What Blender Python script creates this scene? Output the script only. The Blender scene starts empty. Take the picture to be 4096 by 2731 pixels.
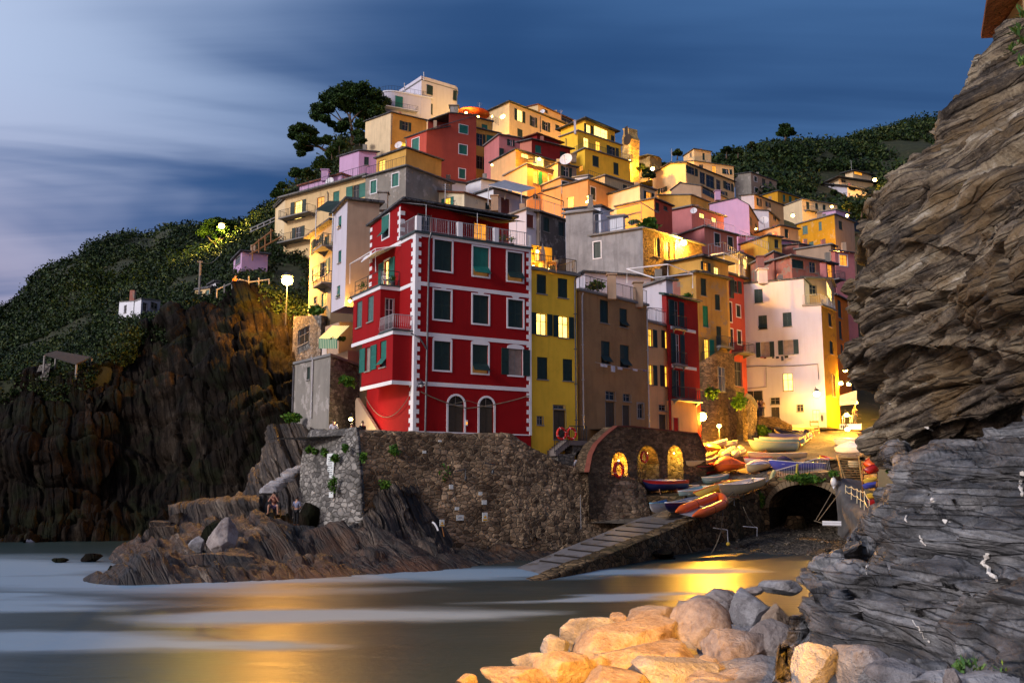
import bpy, math, random
import numpy as np
from mathutils import Vector, Matrix
random.seed(7)
S = bpy.context.scene
COL = S.collection
PI = math.pi
F, CX, CY, CAMH = 960.0, 512.0, 341.0, 4.2
PITCH = math.atan(144/960)
CP, SP = math.cos(PITCH), math.sin(PITCH)
CAM = Vector((0, 0, CAMH))
# how the notes taken on enlarged crops of the photo turn into picture coordinates
VIEWS = dict(A=(1000,200,1.96), B=(1800,200,1.96), C=(2600,400,1.96), D=(1000,700,1.96), E=(1400,900,1.96),
             F=(2100,900,1.96), G=(2700,1000,1.96), H=(2500,1600,2.138), I=(1000,1500,1.96), J=(1800,1600,1.96),
             K=(0,800,1.96), L=(0,1500,1.742), M=(3296,0,1.12), N=(3096,1300,1.096), O=(1800,2100,1.568),
             Z=(0,0,0.5742), P=(2500,1650,3.2667), Q=(2900,1650,3.2667), R=(400,1900,2.352), T=(2900,1250,3.2667), X=(0,0,0.25))
def px(v, x, y):
    ox, oy, s = VIEWS[v]
    return ((x/s+ox)/4, (y/s+oy)/4)
def ray(p):
    dx, dy = (p[0]-CX)/F, (CY-p[1])/F
    return Vector((dx, CP-dy*SP, SP+dy*CP))
def PT(p, Y):
    d = ray(p); return CAM + d*(Y/d.y)
def PZ(p, z):
    d = ray(p); return CAM + d*((z-CAMH)/d.z)
def hit(p, P0, N):
    d = ray(p); return CAM + d*((P0-CAM).dot(N)/d.dot(N))
def vt(v, x, y, Y): return PT(px(v, x, y), Y)
def vz(v, x, y, z): return PZ(px(v, x, y), z)
def V3(x, y, z=0.0): return Vector((x, y, z))
UPV = Vector((0, 0, 1))

def link(o, parent=None):
    COL.objects.link(o)
    if parent is not None: o.parent = parent
    return o
def tag(o, label=None, cat=None, group=None, kind=None):
    if label: o['label'] = label
    if cat: o['category'] = cat
    if group: o['group'] = group
    if kind: o['kind'] = kind
    return o
def thing(name, label, cat, loc, rz=0.0, group=None):
    o = bpy.data.objects.new(name, None); o.empty_display_size = .3
    o.location = loc; o.rotation_euler = (0, 0, rz)
    link(o); return tag(o, label, cat, group)
def origin(o):
    w = Vector((0, 0, 0))
    while o is not None: w += Vector(o.location); o = o.parent
    return w

class MB:
    def __init__(s): s.v = []; s.f = []; s.m = []; s.cur = 0
    def poly(s, pts):
        i = len(s.v); s.v += [Vector(p) for p in pts]; s.f.append(tuple(range(i, i+len(pts)))); s.m.append(s.cur)
    def raw(s, vs, fs):
        i = len(s.v); s.v += [Vector(p) for p in vs]
        for f in fs: s.f.append(tuple(i+k for k in f)); s.m.append(s.cur)
    def box(s, o, a, b, c):            # corner o, edge vectors a b c
        o, a, b, c = Vector(o), Vector(a), Vector(b), Vector(c)
        if a.cross(b).dot(c) < 0: a, b = b, a
        p = [o, o+a, o+a+b, o+b, o+c, o+a+c, o+a+b+c, o+b+c]
        s.raw(p, [(0,3,2,1),(4,5,6,7),(0,1,5,4),(1,2,6,5),(2,3,7,6),(3,0,4,7)])
    def cbox(s, c, a, b, d):
        c, a, b, d = Vector(c), Vector(a), Vector(b), Vector(d); s.box(c-a/2-b/2-d/2, a, b, d)
    def prism(s, base, top):
        n = len(base); s.raw(list(base)+list(top), [tuple(range(n))[::-1], tuple(range(n, 2*n))]+[(i, (i+1)%n, n+(i+1)%n, n+i) for i in range(n)])
    def tube(s, pts, r, n=6, cap=True, r2=None):
        pts = [Vector(p) for p in pts]; k = len(pts); vs = []; 
        for i, p in enumerate(pts):
            t = (pts[min(i+1, k-1)]-pts[max(i-1, 0)])
            if t.length < 1e-9: t = UPV.copy()
            t.normalize()
            a = t.cross(UPV)
            if a.length < 1e-3: a = Vector((1, 0, 0))
            a.normalize(); b = t.cross(a)
            if isinstance(r, (list, tuple)): rr = r[i]
            else: rr = r if r2 is None else r+(r2-r)*i/(k-1)
            vs += [p+a*rr*math.cos(2*PI*j/n)+b*rr*math.sin(2*PI*j/n) for j in range(n)]
        fs = [(i*n+j, i*n+(j+1)%n, (i+1)*n+(j+1)%n, (i+1)*n+j) for i in range(k-1) for j in range(n)]
        if cap: fs += [tuple(range(n))[::-1], tuple(range((k-1)*n, k*n))]
        s.raw(vs, fs)
    def ell(s, c, rx, ry, rz, n=10, m=7):
        c = Vector(c); vs = [c+Vector((0, 0, rz))]
        for i in range(1, m):
            a = PI*i/m
            vs += [c+Vector((rx*math.sin(a)*math.cos(2*PI*j/n), ry*math.sin(a)*math.sin(2*PI*j/n), rz*math.cos(a))) for j in range(n)]
        vs.append(c-Vector((0, 0, rz))); fs = []
        for j in range(n): fs.append((0, 1+j, 1+(j+1)%n)); fs.append((len(vs)-1, 1+(m-2)*n+(j+1)%n, 1+(m-2)*n+j))
        for i in range(m-2):
            for j in range(n): fs.append((1+i*n+j, 1+(i+1)*n+j, 1+(i+1)*n+(j+1)%n, 1+i*n+(j+1)%n))
        s.raw(vs, fs)
    def torus(s, c, ax, R, r, n=18, m=8, u=None):
        c = Vector(c); ax = Vector(ax).normalized()
        a = ax.cross(UPV) if abs(ax.z) < .9 else Vector((1, 0, 0)); a.normalize(); b = ax.cross(a)
        vs = []; fs = []
        for i in range(n):
            t = 2*PI*i/n; d = a*math.cos(t)+b*math.sin(t)
            vs += [c+d*(R+r*math.cos(2*PI*j/m))+ax*r*math.sin(2*PI*j/m) for j in range(m)]
            fs += [(i*m+j, i*m+(j+1)%m, ((i+1)%n)*m+(j+1)%m, ((i+1)%n)*m+j) for j in range(m)]
        s.raw(vs, fs)
    def build(s, name, mats, parent=None, smooth=False, loc=None):
        if not isinstance(mats, (list, tuple)): mats = [mats]
        w = origin(parent) if parent is not None else (Vector(loc) if loc is not None else Vector((0, 0, 0)))
        me = bpy.data.meshes.new(name)
        me.from_pydata([tuple(p-w) for p in s.v], [], s.f)
        for m in mats: me.materials.append(m)
        if len(mats) > 1: me.polygons.foreach_set('material_index', s.m)
        if smooth: me.polygons.foreach_set('use_smooth', [True]*len(s.f))
        me.update()
        o = bpy.data.objects.new(name, me)
        if parent is None and loc is not None: o.location = loc
        return link(o, parent)
def np_mesh(name, V, Fq, mat, parent=None, smooth=False, loc=None):
    """V (n,3) array, Fq (m,k) array of faces with k corners"""
    me = bpy.data.meshes.new(name); V = np.asarray(V, dtype=np.float32).copy()
    w = origin(parent) if parent is not None else (Vector(loc) if loc is not None else None)
    if w is not None: V -= np.array(w, dtype=np.float32)
    k = Fq.shape[1]; n = len(Fq)
    me.vertices.add(len(V)); me.vertices.foreach_set('co', V.ravel())
    me.loops.add(n*k); me.loops.foreach_set('vertex_index', Fq.astype(np.int32).ravel())
    me.polygons.add(n); me.polygons.foreach_set('loop_start', np.arange(0, n*k, k, dtype=np.int32))
    if smooth: me.polygons.foreach_set('use_smooth', np.ones(n, dtype=bool))
    for m in (mat if isinstance(mat, (list, tuple)) else [mat]): me.materials.append(m)
    me.update(calc_edges=True); me.validate()
    o = bpy.data.objects.new(name, me)
    if parent is None and loc is not None: o.location = loc
    return link(o, parent)

# ------- noise ------------------------------------------------------------
def _h(i, j, k, seed):
    n = (i*374761393+j*668265263+k*2147483647+seed*1274126177) & 0xffffffff
    n = ((n ^ (n >> 13))*1274126177) & 0xffffffff
    n = ((n ^ (n >> 16))*2246822519) & 0xffffffff
    return ((n ^ (n >> 15)) & 0xffffff)/float(0xffffff)
def vn(P, seed=0):
    P = np.asarray(P, dtype=np.float64); I = np.floor(P).astype(np.int64); f = P-I; u = f*f*(3-2*f)
    i, j, k = I[..., 0], I[..., 1], I[..., 2]; x, y, z = u[..., 0], u[..., 1], u[..., 2]
    def L(a, b, t): return a+(b-a)*t
    c = [[[_h(i+a, j+b, k+d, seed) for d in (0, 1)] for b in (0, 1)] for a in (0, 1)]
    return L(L(L(c[0][0][0], c[1][0][0], x), L(c[0][1][0], c[1][1][0], x), y), L(L(c[0][0][1], c[1][0][1], x), L(c[0][1][1], c[1][1][1], x), y), z)*2-1
def fbm(P, o=4, seed=0, g=.5):
    a, s, t = 1.0, 0.0, 0.0; P = np.asarray(P, dtype=np.float64)
    for q in range(o): s = s+a*vn(P, seed+q*17); t += a; a *= g; P = P*2.03+11.3
    return s/t
def ridged(P, o=4, seed=0):
    a, s, t = 1.0, 0.0, 0.0; P = np.asarray(P, dtype=np.float64)
    for q in range(o): s = s+a*(1-2*np.abs(vn(P, seed+q*17))); t += a; a *= .5; P = P*2.03+7.7
    return s/t

# ------- materials ----------------------------------------------------------
MATS = {}
def nodes(name):
    m = bpy.data.materials.new(name); m.use_nodes = True; nt = m.node_tree
    b = nt.nodes['Principled BSDF']; return m, nt, b
def N(nt, t, **kw):
    n = nt.nodes.new(t)
    for k, v in kw.items():
        if k.startswith('i_'):
            key = k[2:]; n.inputs[int(key) if key.isdigit() else key].default_value = v
        else: setattr(n, k, v)
    return n
def ramp(nt, stops, interp='LINEAR'):
    r = nt.nodes.new('ShaderNodeValToRGB'); r.color_ramp.interpolation = interp; e = r.color_ramp.elements
    while len(e) < len(stops): e.new(.5)
    for q, (p, c) in zip(e, stops): q.position = p; q.color = c if len(c) == 4 else (*c, 1)
    return r
def coords(nt, scale=(1, 1, 1), world=True, rot=(0, 0, 0), loc=(0, 0, 0)):
    if world: g = N(nt, 'ShaderNodeNewGeometry'); out = g.outputs['Position']
    else: g = N(nt, 'ShaderNodeTexCoord'); out = g.outputs['Object']
    mp = N(nt, 'ShaderNodeMapping'); mp.inputs['Scale'].default_value = scale; mp.inputs['Rotation'].default_value = rot; mp.inputs['Location'].default_value = loc
    nt.links.new(out, mp.inputs[0]); return mp.outputs[0]
def noise(nt, vec, scale, detail=4, rough=.6, dist=0.0):
    n = N(nt, 'ShaderNodeTexNoise'); n.inputs['Scale'].default_value = scale; n.inputs['Detail'].default_value = detail
    n.inputs['Roughness'].default_value = rough; n.inputs['Distortion'].default_value = dist
    nt.links.new(vec, n.inputs['Vector']); return n.outputs['Fac']
def mix(nt, fac, a, b, blend='MIX'):
    n = N(nt, 'ShaderNodeMix', data_type='RGBA', blend_type=blend)
    for sock, val in ((n.inputs[0], fac), (n.inputs[6], a), (n.inputs[7], b)):
        if hasattr(val, 'is_linked'): nt.links.new(val, sock)
        elif isinstance(val, (int, float)): sock.default_value = val
        else: sock.default_value = (*val, 1) if len(val) == 3 else val
    return n.outputs[2]
def mth(nt, op, a, b=0.0, clamp=False):
    n = N(nt, 'ShaderNodeMath', operation=op, use_clamp=clamp)
    for sock, val in ((n.inputs[0], a), (n.inputs[1], b)):
        if hasattr(val, 'is_linked'): nt.links.new(val, sock)
        else: sock.default_value = val
    return n.outputs[0]
def bump(nt, b, h, strength=.4, dist=.05):
    n = N(nt, 'ShaderNodeBump'); n.inputs['Strength'].default_value = strength; n.inputs['Distance'].default_value = dist
    nt.links.new(h, n.inputs['Height']); nt.links.new(n.outputs[0], b.inputs['Normal'])
def setc(b, nt, col):
    if hasattr(col, 'is_linked'): nt.links.new(col, b.inputs['Base Color'])
    else: b.inputs['Base Color'].default_value = (*col, 1)
def plain(name, col, rough=.6, metal=0.0, var=.12):
    if name in MATS: return MATS[name]
    m, nt, b = nodes(name); b.inputs['Roughness'].default_value = rough; b.inputs['Metallic'].default_value = metal
    f = noise(nt, coords(nt), 3.1, 4); c2 = tuple(x*(1-2.2*var) for x in col)
    r = ramp(nt, [(.35, c2), (.65, col)]); nt.links.new(f, r.inputs[0]); setc(b, nt, r.outputs[0])
    MATS[name] = m; return m
def plaster(name, col, stain=.35, dark=None, patch=None, streak=.3, rough=.88, patchy=.0):
    """lime render: blotches, vertical rain streaks, patches of repair, grainy surface"""
    if name in MATS: return MATS[name]
    m, nt, b = nodes(name); b.inputs['Roughness'].default_value = rough
    b.inputs['Specular IOR Level'].default_value = .25
    w = coords(nt); dark = dark or tuple(x*.55 for x in col)
    f1 = noise(nt, w, .55, 6, .65); f2 = noise(nt, coords(nt, (2.2, 2.2, .22)), 1.1, 5, .6); f3 = noise(nt, w, 7, 3, .7)
    r1 = ramp(nt, [(.42, (0, 0, 0)), (.75, (1, 1, 1))]); nt.links.new(f1, r1.inputs[0])
    r2 = ramp(nt, [(.5, (0, 0, 0)), (.78, (1, 1, 1))]); nt.links.new(f2, r2.inputs[0])
    c = mix(nt, mth(nt, 'MULTIPLY', r1.outputs[0], min(1, stain*1.4)), col, dark)
    c = mix(nt, mth(nt, 'MULTIPLY', r2.outputs[0], min(1, streak*1.4)), c, tuple(x*.5 for x in col))
    c = mix(nt, mth(nt, 'MULTIPLY', f3, .18), c, tuple(min(1, x*1.25) for x in col))
    if patch:
        f4 = noise(nt, coords(nt, loc=(3, 7, 1)), .8, 5, .7); r4 = ramp(nt, [(.56-patchy, (0, 0, 0)), (.6-patchy, (1, 1, 1))]); nt.links.new(f4, r4.inputs[0])
        c = mix(nt, r4.outputs[0], c, patch)
    setc(b, nt, c); bump(nt, b, noise(nt, w, 14, 5, .7), .35, .02); MATS[name] = m; return m
def rubble(name, c1, c2, mortar, scale=2.6, flat=2.0, rough=.9, gap=.06, moss=None, bs=.9):
    """coursed rubble masonry"""
    if name in MATS: return MATS[name]
    m, nt, b = nodes(name); b.inputs['Roughness'].default_value = rough; b.inputs['Specular IOR Level'].default_value = .2
    w0 = coords(nt, (1, 1, flat)); nn = N(nt, 'ShaderNodeTexNoise'); nn.inputs['Scale'].default_value = 1.3; nt.links.new(w0, nn.inputs['Vector'])
    va = N(nt, 'ShaderNodeVectorMath', operation='MULTIPLY_ADD'); nt.links.new(nn.outputs['Color'], va.inputs[0]); va.inputs[1].default_value = (.35, .35, .35); nt.links.new(w0, va.inputs[2])
    vo = N(nt, 'ShaderNodeTexVoronoi', feature='F1'); vo.inputs['Scale'].default_value = scale; nt.links.new(va.outputs[0], vo.inputs['Vector'])
    ve = N(nt, 'ShaderNodeTexVoronoi', feature='DISTANCE_TO_EDGE'); ve.inputs['Scale'].default_value = scale; nt.links.new(va.outputs[0], ve.inputs['Vector'])
    sep = N(nt, 'ShaderNodeSeparateColor'); nt.links.new(vo.outputs['Color'], sep.inputs[0])
    cm = tuple((a+b_)/2 for a, b_ in zip(c1, c2))
    r = ramp(nt, [(.0, c1), (.5, cm), (.95, c2)]); nt.links.new(sep.outputs[0], r.inputs[0])
    big = noise(nt, coords(nt), .35, 5, .65)
    rb = ramp(nt, [(.4, (.55, .55, .55)), (.62, (1.15, 1.15, 1.15))]); nt.links.new(big, rb.inputs[0])
    c = mix(nt, 1.0, r.outputs[0], rb.outputs[0], 'MULTIPLY')
    e = ramp(nt, [(gap*.4, (1, 1, 1)), (gap, (0, 0, 0))]); nt.links.new(ve.outputs['Distance'], e.inputs[0])
    fm = noise(nt, coords(nt), 1.2, 4); rm = ramp(nt, [(.35, mortar), (.65, tuple(x*.35 for x in mortar))]); nt.links.new(fm, rm.inputs[0])
    c = mix(nt, e.outputs[0], c, rm.outputs[0])
    if moss:
        f = noise(nt, coords(nt, (1, 1, .5), loc=(5, 2, 9)), .5, 5, .7); rr = ramp(nt, [(.52, (0, 0, 0)), (.66, (1, 1, 1))]); nt.links.new(f, rr.inputs[0])
        c = mix(nt, mth(nt, 'MULTIPLY', rr.outputs[0], .75), c, moss)
    setc(b, nt, c)
    hh = ramp(nt, [(0, (0, 0, 0)), (gap*2.2, (1, 1, 1))]); nt.links.new(ve.outputs['Distance'], hh.inputs[0])
    h = mth(nt, 'ADD', mth(nt, 'ADD', hh.outputs[0], mth(nt, 'MULTIPLY', sep.outputs[1], .8)), mth(nt, 'MULTIPLY', noise(nt, coords(nt), 9, 4), .6))
    bump(nt, b, h, bs, .07); MATS[name] = m; return m
def rock(name, stops, dirn, freq, rough=.8, fine=6.0, spec=.3, warp=.5, bs=.8, patch=None, iso=False):
    """bedded rock: thin beds cut by joints; dirn = bed normal, freq = beds per metre"""
    if name in MATS: return MATS[name]
    m, nt, b = nodes(name); b.inputs['Roughness'].default_value = rough; b.inputs['Specular IOR Level'].default_value = spec
    g = N(nt, 'ShaderNodeNewGeometry'); R = Vector(dirn).normalized().rotation_difference(UPV).to_matrix(); cb = N(nt, 'ShaderNodeCombineXYZ')
    for i in range(3):
        d = N(nt, 'ShaderNodeVectorMath', operation='DOT_PRODUCT'); nt.links.new(g.outputs['Position'], d.inputs[0]); d.inputs[1].default_value = R[i]; nt.links.new(d.outputs['Value'], cb.inputs[i])
    c0 = cb.outputs[0]; wn = N(nt, 'ShaderNodeTexNoise'); wn.inputs['Scale'].default_value = .45; wn.inputs['Detail'].default_value = 4; nt.links.new(c0, wn.inputs[0])
    va = N(nt, 'ShaderNodeVectorMath', operation='MULTIPLY_ADD'); nt.links.new(wn.outputs['Color'], va.inputs[0]); va.inputs[1].default_value = (warp,)*3; nt.links.new(c0, va.inputs[2])
    def M_(sx): mp = N(nt, 'ShaderNodeMapping'); mp.inputs['Scale'].default_value = (sx, sx, 1); nt.links.new(va.outputs[0], mp.inputs[0]); return mp.outputs[0]
    st = 1 if iso else .14; f1 = noise(nt, M_(st), freq, 8, .72); f3 = noise(nt, c0, fine*.12, 5, .65); f4 = noise(nt, c0, fine, 5, .75)
    ed, cl = [], []
    for sc, sx in ((freq*.5, .15), (freq*1.7, .085)) if not iso else ((.7, 1),):
        for feat, out in (('DISTANCE_TO_EDGE', ed), ('F1', cl)):
            v = N(nt, 'ShaderNodeTexVoronoi', feature=feat); v.inputs['Scale'].default_value = sc; nt.links.new(M_(sx), v.inputs['Vector'])
            if feat == 'F1': sp = N(nt, 'ShaderNodeSeparateColor'); nt.links.new(v.outputs['Color'], sp.inputs[0]); out.append(sp.outputs[0])
            else: out.append(v.outputs['Distance'])
    s = mth(nt, 'ADD', mth(nt, 'MULTIPLY', f1, .5), mth(nt, 'MULTIPLY', f3, .27)); s = mth(nt, 'ADD', s, mth(nt, 'MULTIPLY', f4, .18))
    for c_, k in zip(cl, ((.05,) if iso else (.07, .06))): s = mth(nt, 'ADD', s, mth(nt, 'MULTIPLY', c_, k))
    r = ramp(nt, stops); nt.links.new(s, r.inputs[0]); c = r.outputs[0]
    if patch:
        pf = noise(nt, c0, patch[1], 5, .65); pr = ramp(nt, [(.5, (0, 0, 0)), (.6, (1, 1, 1))]); nt.links.new(pf, pr.inputs[0]); c = mix(nt, mth(nt, 'MULTIPLY', pr.outputs[0], .7), c, patch[0])
    h = mth(nt, 'ADD', mth(nt, 'MULTIPLY', f4, .9), mth(nt, 'MULTIPLY', f1, 1.6))
    for e_ in ed:
        er = ramp(nt, [(.0, (0, 0, 0)), (.02 if iso else .06, (1, 1, 1))]); nt.links.new(e_, er.inputs[0]); c = mix(nt, .0 if iso else .5, c, mix(nt, er.outputs[0], tuple(x*.5 for x in stops[0][1]), c)); h = mth(nt, 'ADD', h, mth(nt, 'MULTIPLY', er.outputs[0], .0 if iso else .6))
    setc(b, nt, c); bump(nt, b, h, bs, .12); MATS[name] = m; return m
def leaf(name, stops, rough=.6, world=.05):
    if name in MATS: return MATS[name]
    m, nt, b = nodes(name); b.inputs['Roughness'].default_value = rough; b.inputs['Specular IOR Level'].default_value = .2
    g = N(nt, 'ShaderNodeNewGeometry'); f = noise(nt, coords(nt), world, 4, .6)
    s = mth(nt, 'ADD', mth(nt, 'MULTIPLY', g.outputs['Random Per Island'], .45), mth(nt, 'MULTIPLY', f, .75)); s = mth(nt, 'SUBTRACT', s, .1)
    r = ramp(nt, stops); nt.links.new(s, r.inputs[0]); setc(b, nt, r.outputs[0]); MATS[name] = m; return m
def glow(name, col, strength, inner=None):
    if name in MATS: return MATS[name]
    m, nt, b = nodes(name); b.inputs['Base Color'].default_value = (.2, .15, .1, 1)
    f = noise(nt, coords(nt), 1.7, 3); r = ramp(nt, [(.3, tuple(x*.55 for x in col)), (.6, col)]); nt.links.new(f, r.inputs[0])
    nt.links.new(r.outputs[0], b.inputs['Emission Color']); b.inputs['Emission Strength'].default_value = strength; MATS[name] = m; return m

SHUT = plain('shutter_green', (.012, .035, .026), .55)
SHUTB = plain('shutter_bright_green', (.01, .22, .11), .55)
SHUTR = plain('shutter_brown', (.17, .035, .02), .6)
SHUTG = plain('shutter_grey_green', (.10, .20, .19), .6)
SHUTT = plain('shutter_teal', (.01, .16, .12), .55)
WHITE = plaster('white_trim', (.78, .76, .78), .12, streak=.12)
TIMBER = plain('timber_frame', (.16, .05, .02), .6)
STONESILL = plain('stone_sill', (.30, .28, .26), .8)
DARKIN = plain('dark_interior', (.012, .011, .012), .5)
CURT = plain('curtain', (.35, .28, .24), .9)
IRON = plain('iron_railing', (.05, .055, .065), .5, .3)
PALEIRON = plain('pale_railing', (.42, .42, .45), .5, .2)
PIPE = plain('drain_pipe', (.13, .13, .14), .45, .4)
PIPEW = plain('pale_drain_pipe', (.5, .49, .52), .5)
LIT = glow('lit_window', (1, .56, .05), 1.8)
LITW = glow('lit_window_bright', (1, .70, .17), 2.9)
LITD = glow('dim_window', (1, .42, .08), .12)
LITO = glow('lit_window_orange', (1, .36, .02), 1.3)
m, nt, b = nodes('glass'); b.inputs['Base Color'].default_value = (.02, .025, .03, 1); b.inputs['Roughness'].default_value = .12
bump(nt, b, noise(nt, coords(nt), 1.5, 2), .15, .02); GLASS = m
SLATE = rubble('slate_roof', (.07, .075, .085), (.14, .14, .15), (.03, .03, .03), 3.2, 1.0, .8, .05, bs=.5)
TILE = rubble('tile_roof', (.22, .07, .035), (.34, .13, .07), (.06, .03, .02), 3.6, 1.0, .85, .05, bs=.6)
CONC = plaster('concrete_slab', (.22, .215, .21), .5, streak=.4)

# ======= windows, doors, walls with real openings ==================================
class Face:
    """a vertical wall plane: P0 -> P1 along the ground, seen from its outer side"""
    def __init__(s, P0, P1, out):
        s.P0 = Vector((P0.x, P0.y, 0)); d = Vector((P1.x-P0.x, P1.y-P0.y, 0)); s.w = d.length; s.U = d.normalized()
        n = Vector((s.U.y, -s.U.x, 0))
        if n.dot(Vector((out.x, out.y, 0))) < 0: n = -n
        s.N = n
    def uz(s, p): h = hit(p, s.P0, s.N); return ((h-s.P0).dot(s.U), h.z)
    def pt(s, u, z, o=0.0): return s.P0+s.U*u+UPV*z+s.N*o
    def rect(s, v, x0, y0, x1, y1):
        a = s.uz(px(v, x0, (y0+y1)/2)); b = s.uz(px(v, x1, (y0+y1)/2)); c = s.uz(px(v, (x0+x1)/2, y0)); d = s.uz(px(v, (x0+x1)/2, y1))
        return min(a[0], b[0]), max(a[0], b[0]), min(c[1], d[1]), max(c[1], d[1])
def fbox(mb, f, u0, u1, z0, z1, o0, o1): mb.box(f.pt(u0, z0, o0), f.U*(u1-u0), UPV*(z1-z0), f.N*(o1-o0))
def wall_face(mb, f, prof, zb, holes, depth=.16):
    """prof: [(u,z)...] top outline left to right; holes: (u0,u1,z0,z1)"""
    us = [p[0] for p in prof]; u0, u1 = us[0], us[-1]; zt = min(p[1] for p in prof)-.001
    hs = [h for h in holes if h[0] > u0+.02 and h[1] < u1-.02 and h[3] < zt-.02 and h[2] > zb+.02]
    U = sorted(set([u0, u1]+[h[0] for h in hs]+[h[1] for h in hs])); Z = sorted(set([zb, zt]+[h[2] for h in hs]+[h[3] for h in hs]))
    for i in range(len(U)-1):
        for j in range(len(Z)-1):
            cu, cz = (U[i]+U[i+1])/2, (Z[j]+Z[j+1])/2
            if any(h[0] < cu < h[1] and h[2] < cz < h[3] for h in hs): continue
            mb.poly([f.pt(U[i], Z[j]), f.pt(U[i+1], Z[j]), f.pt(U[i+1], Z[j+1]), f.pt(U[i], Z[j+1])])
    if max(p[1] for p in prof) > zt+.01:
        mb.poly([f.pt(u0, zt), f.pt(u1, zt)]+[f.pt(p[0], p[1]) for p in reversed(prof)])
    for h in hs:
        a, b_, c, d = h; q = [(a, c), (b_, c), (b_, d), (a, d)]
        for k in range(4):
            (ua, za), (ub, zb2) = q[k], q[(k+1) % 4]
            mb.poly([f.pt(ua, za), f.pt(ub, zb2), f.pt(ub, zb2, -depth), f.pt(ua, za, -depth)])
    return hs
def shutter_leaf(par, P, U, Nn, w, h, mat, near=False):
    """one louvred leaf, lower-left P, along U, up (0,0,1); tilt handled by the caller through UPV"""
    mb = MB(); t = .045
    mb.box(P, U*w, UPV*h, Nn*t*.5)
    s = min(.07, w*.18)
    for a in (0, w-s): mb.box(P+U*a+Nn*t*.5, U*s, UPV*h, Nn*t*.5)
    for z in (0, h/2-s/2, h-s): mb.box(P+U*s+UPV*z+Nn*t*.5, U*(w-2*s), UPV*s, Nn*t*.5)
    if near:
        n = max(4, int(h/.09))
        for k in range(n):
            z = s+(h-2*s)*(k+.5)/n; q = P+U*s+UPV*z+Nn*t*.5
            mb.poly([q, q+U*(w-2*s), q+U*(w-2*s)-UPV*.05+Nn*.02, q-UPV*.05+Nn*.02])
    return mb.build('shutter', mat, par)
def arch_pts(f, u0, u1, z0, z1, o, n=8, flat=.35):
    r = (u1-u0)/2; rise = r*flat*2 if flat < 1 else r; zc = z1-rise
    return [(u0, z0), (u1, z0)]+[((u0+u1)/2+r*math.cos(PI*k/n), zc+rise*math.sin(PI*k/n)) for k in range(n+1)]
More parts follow.
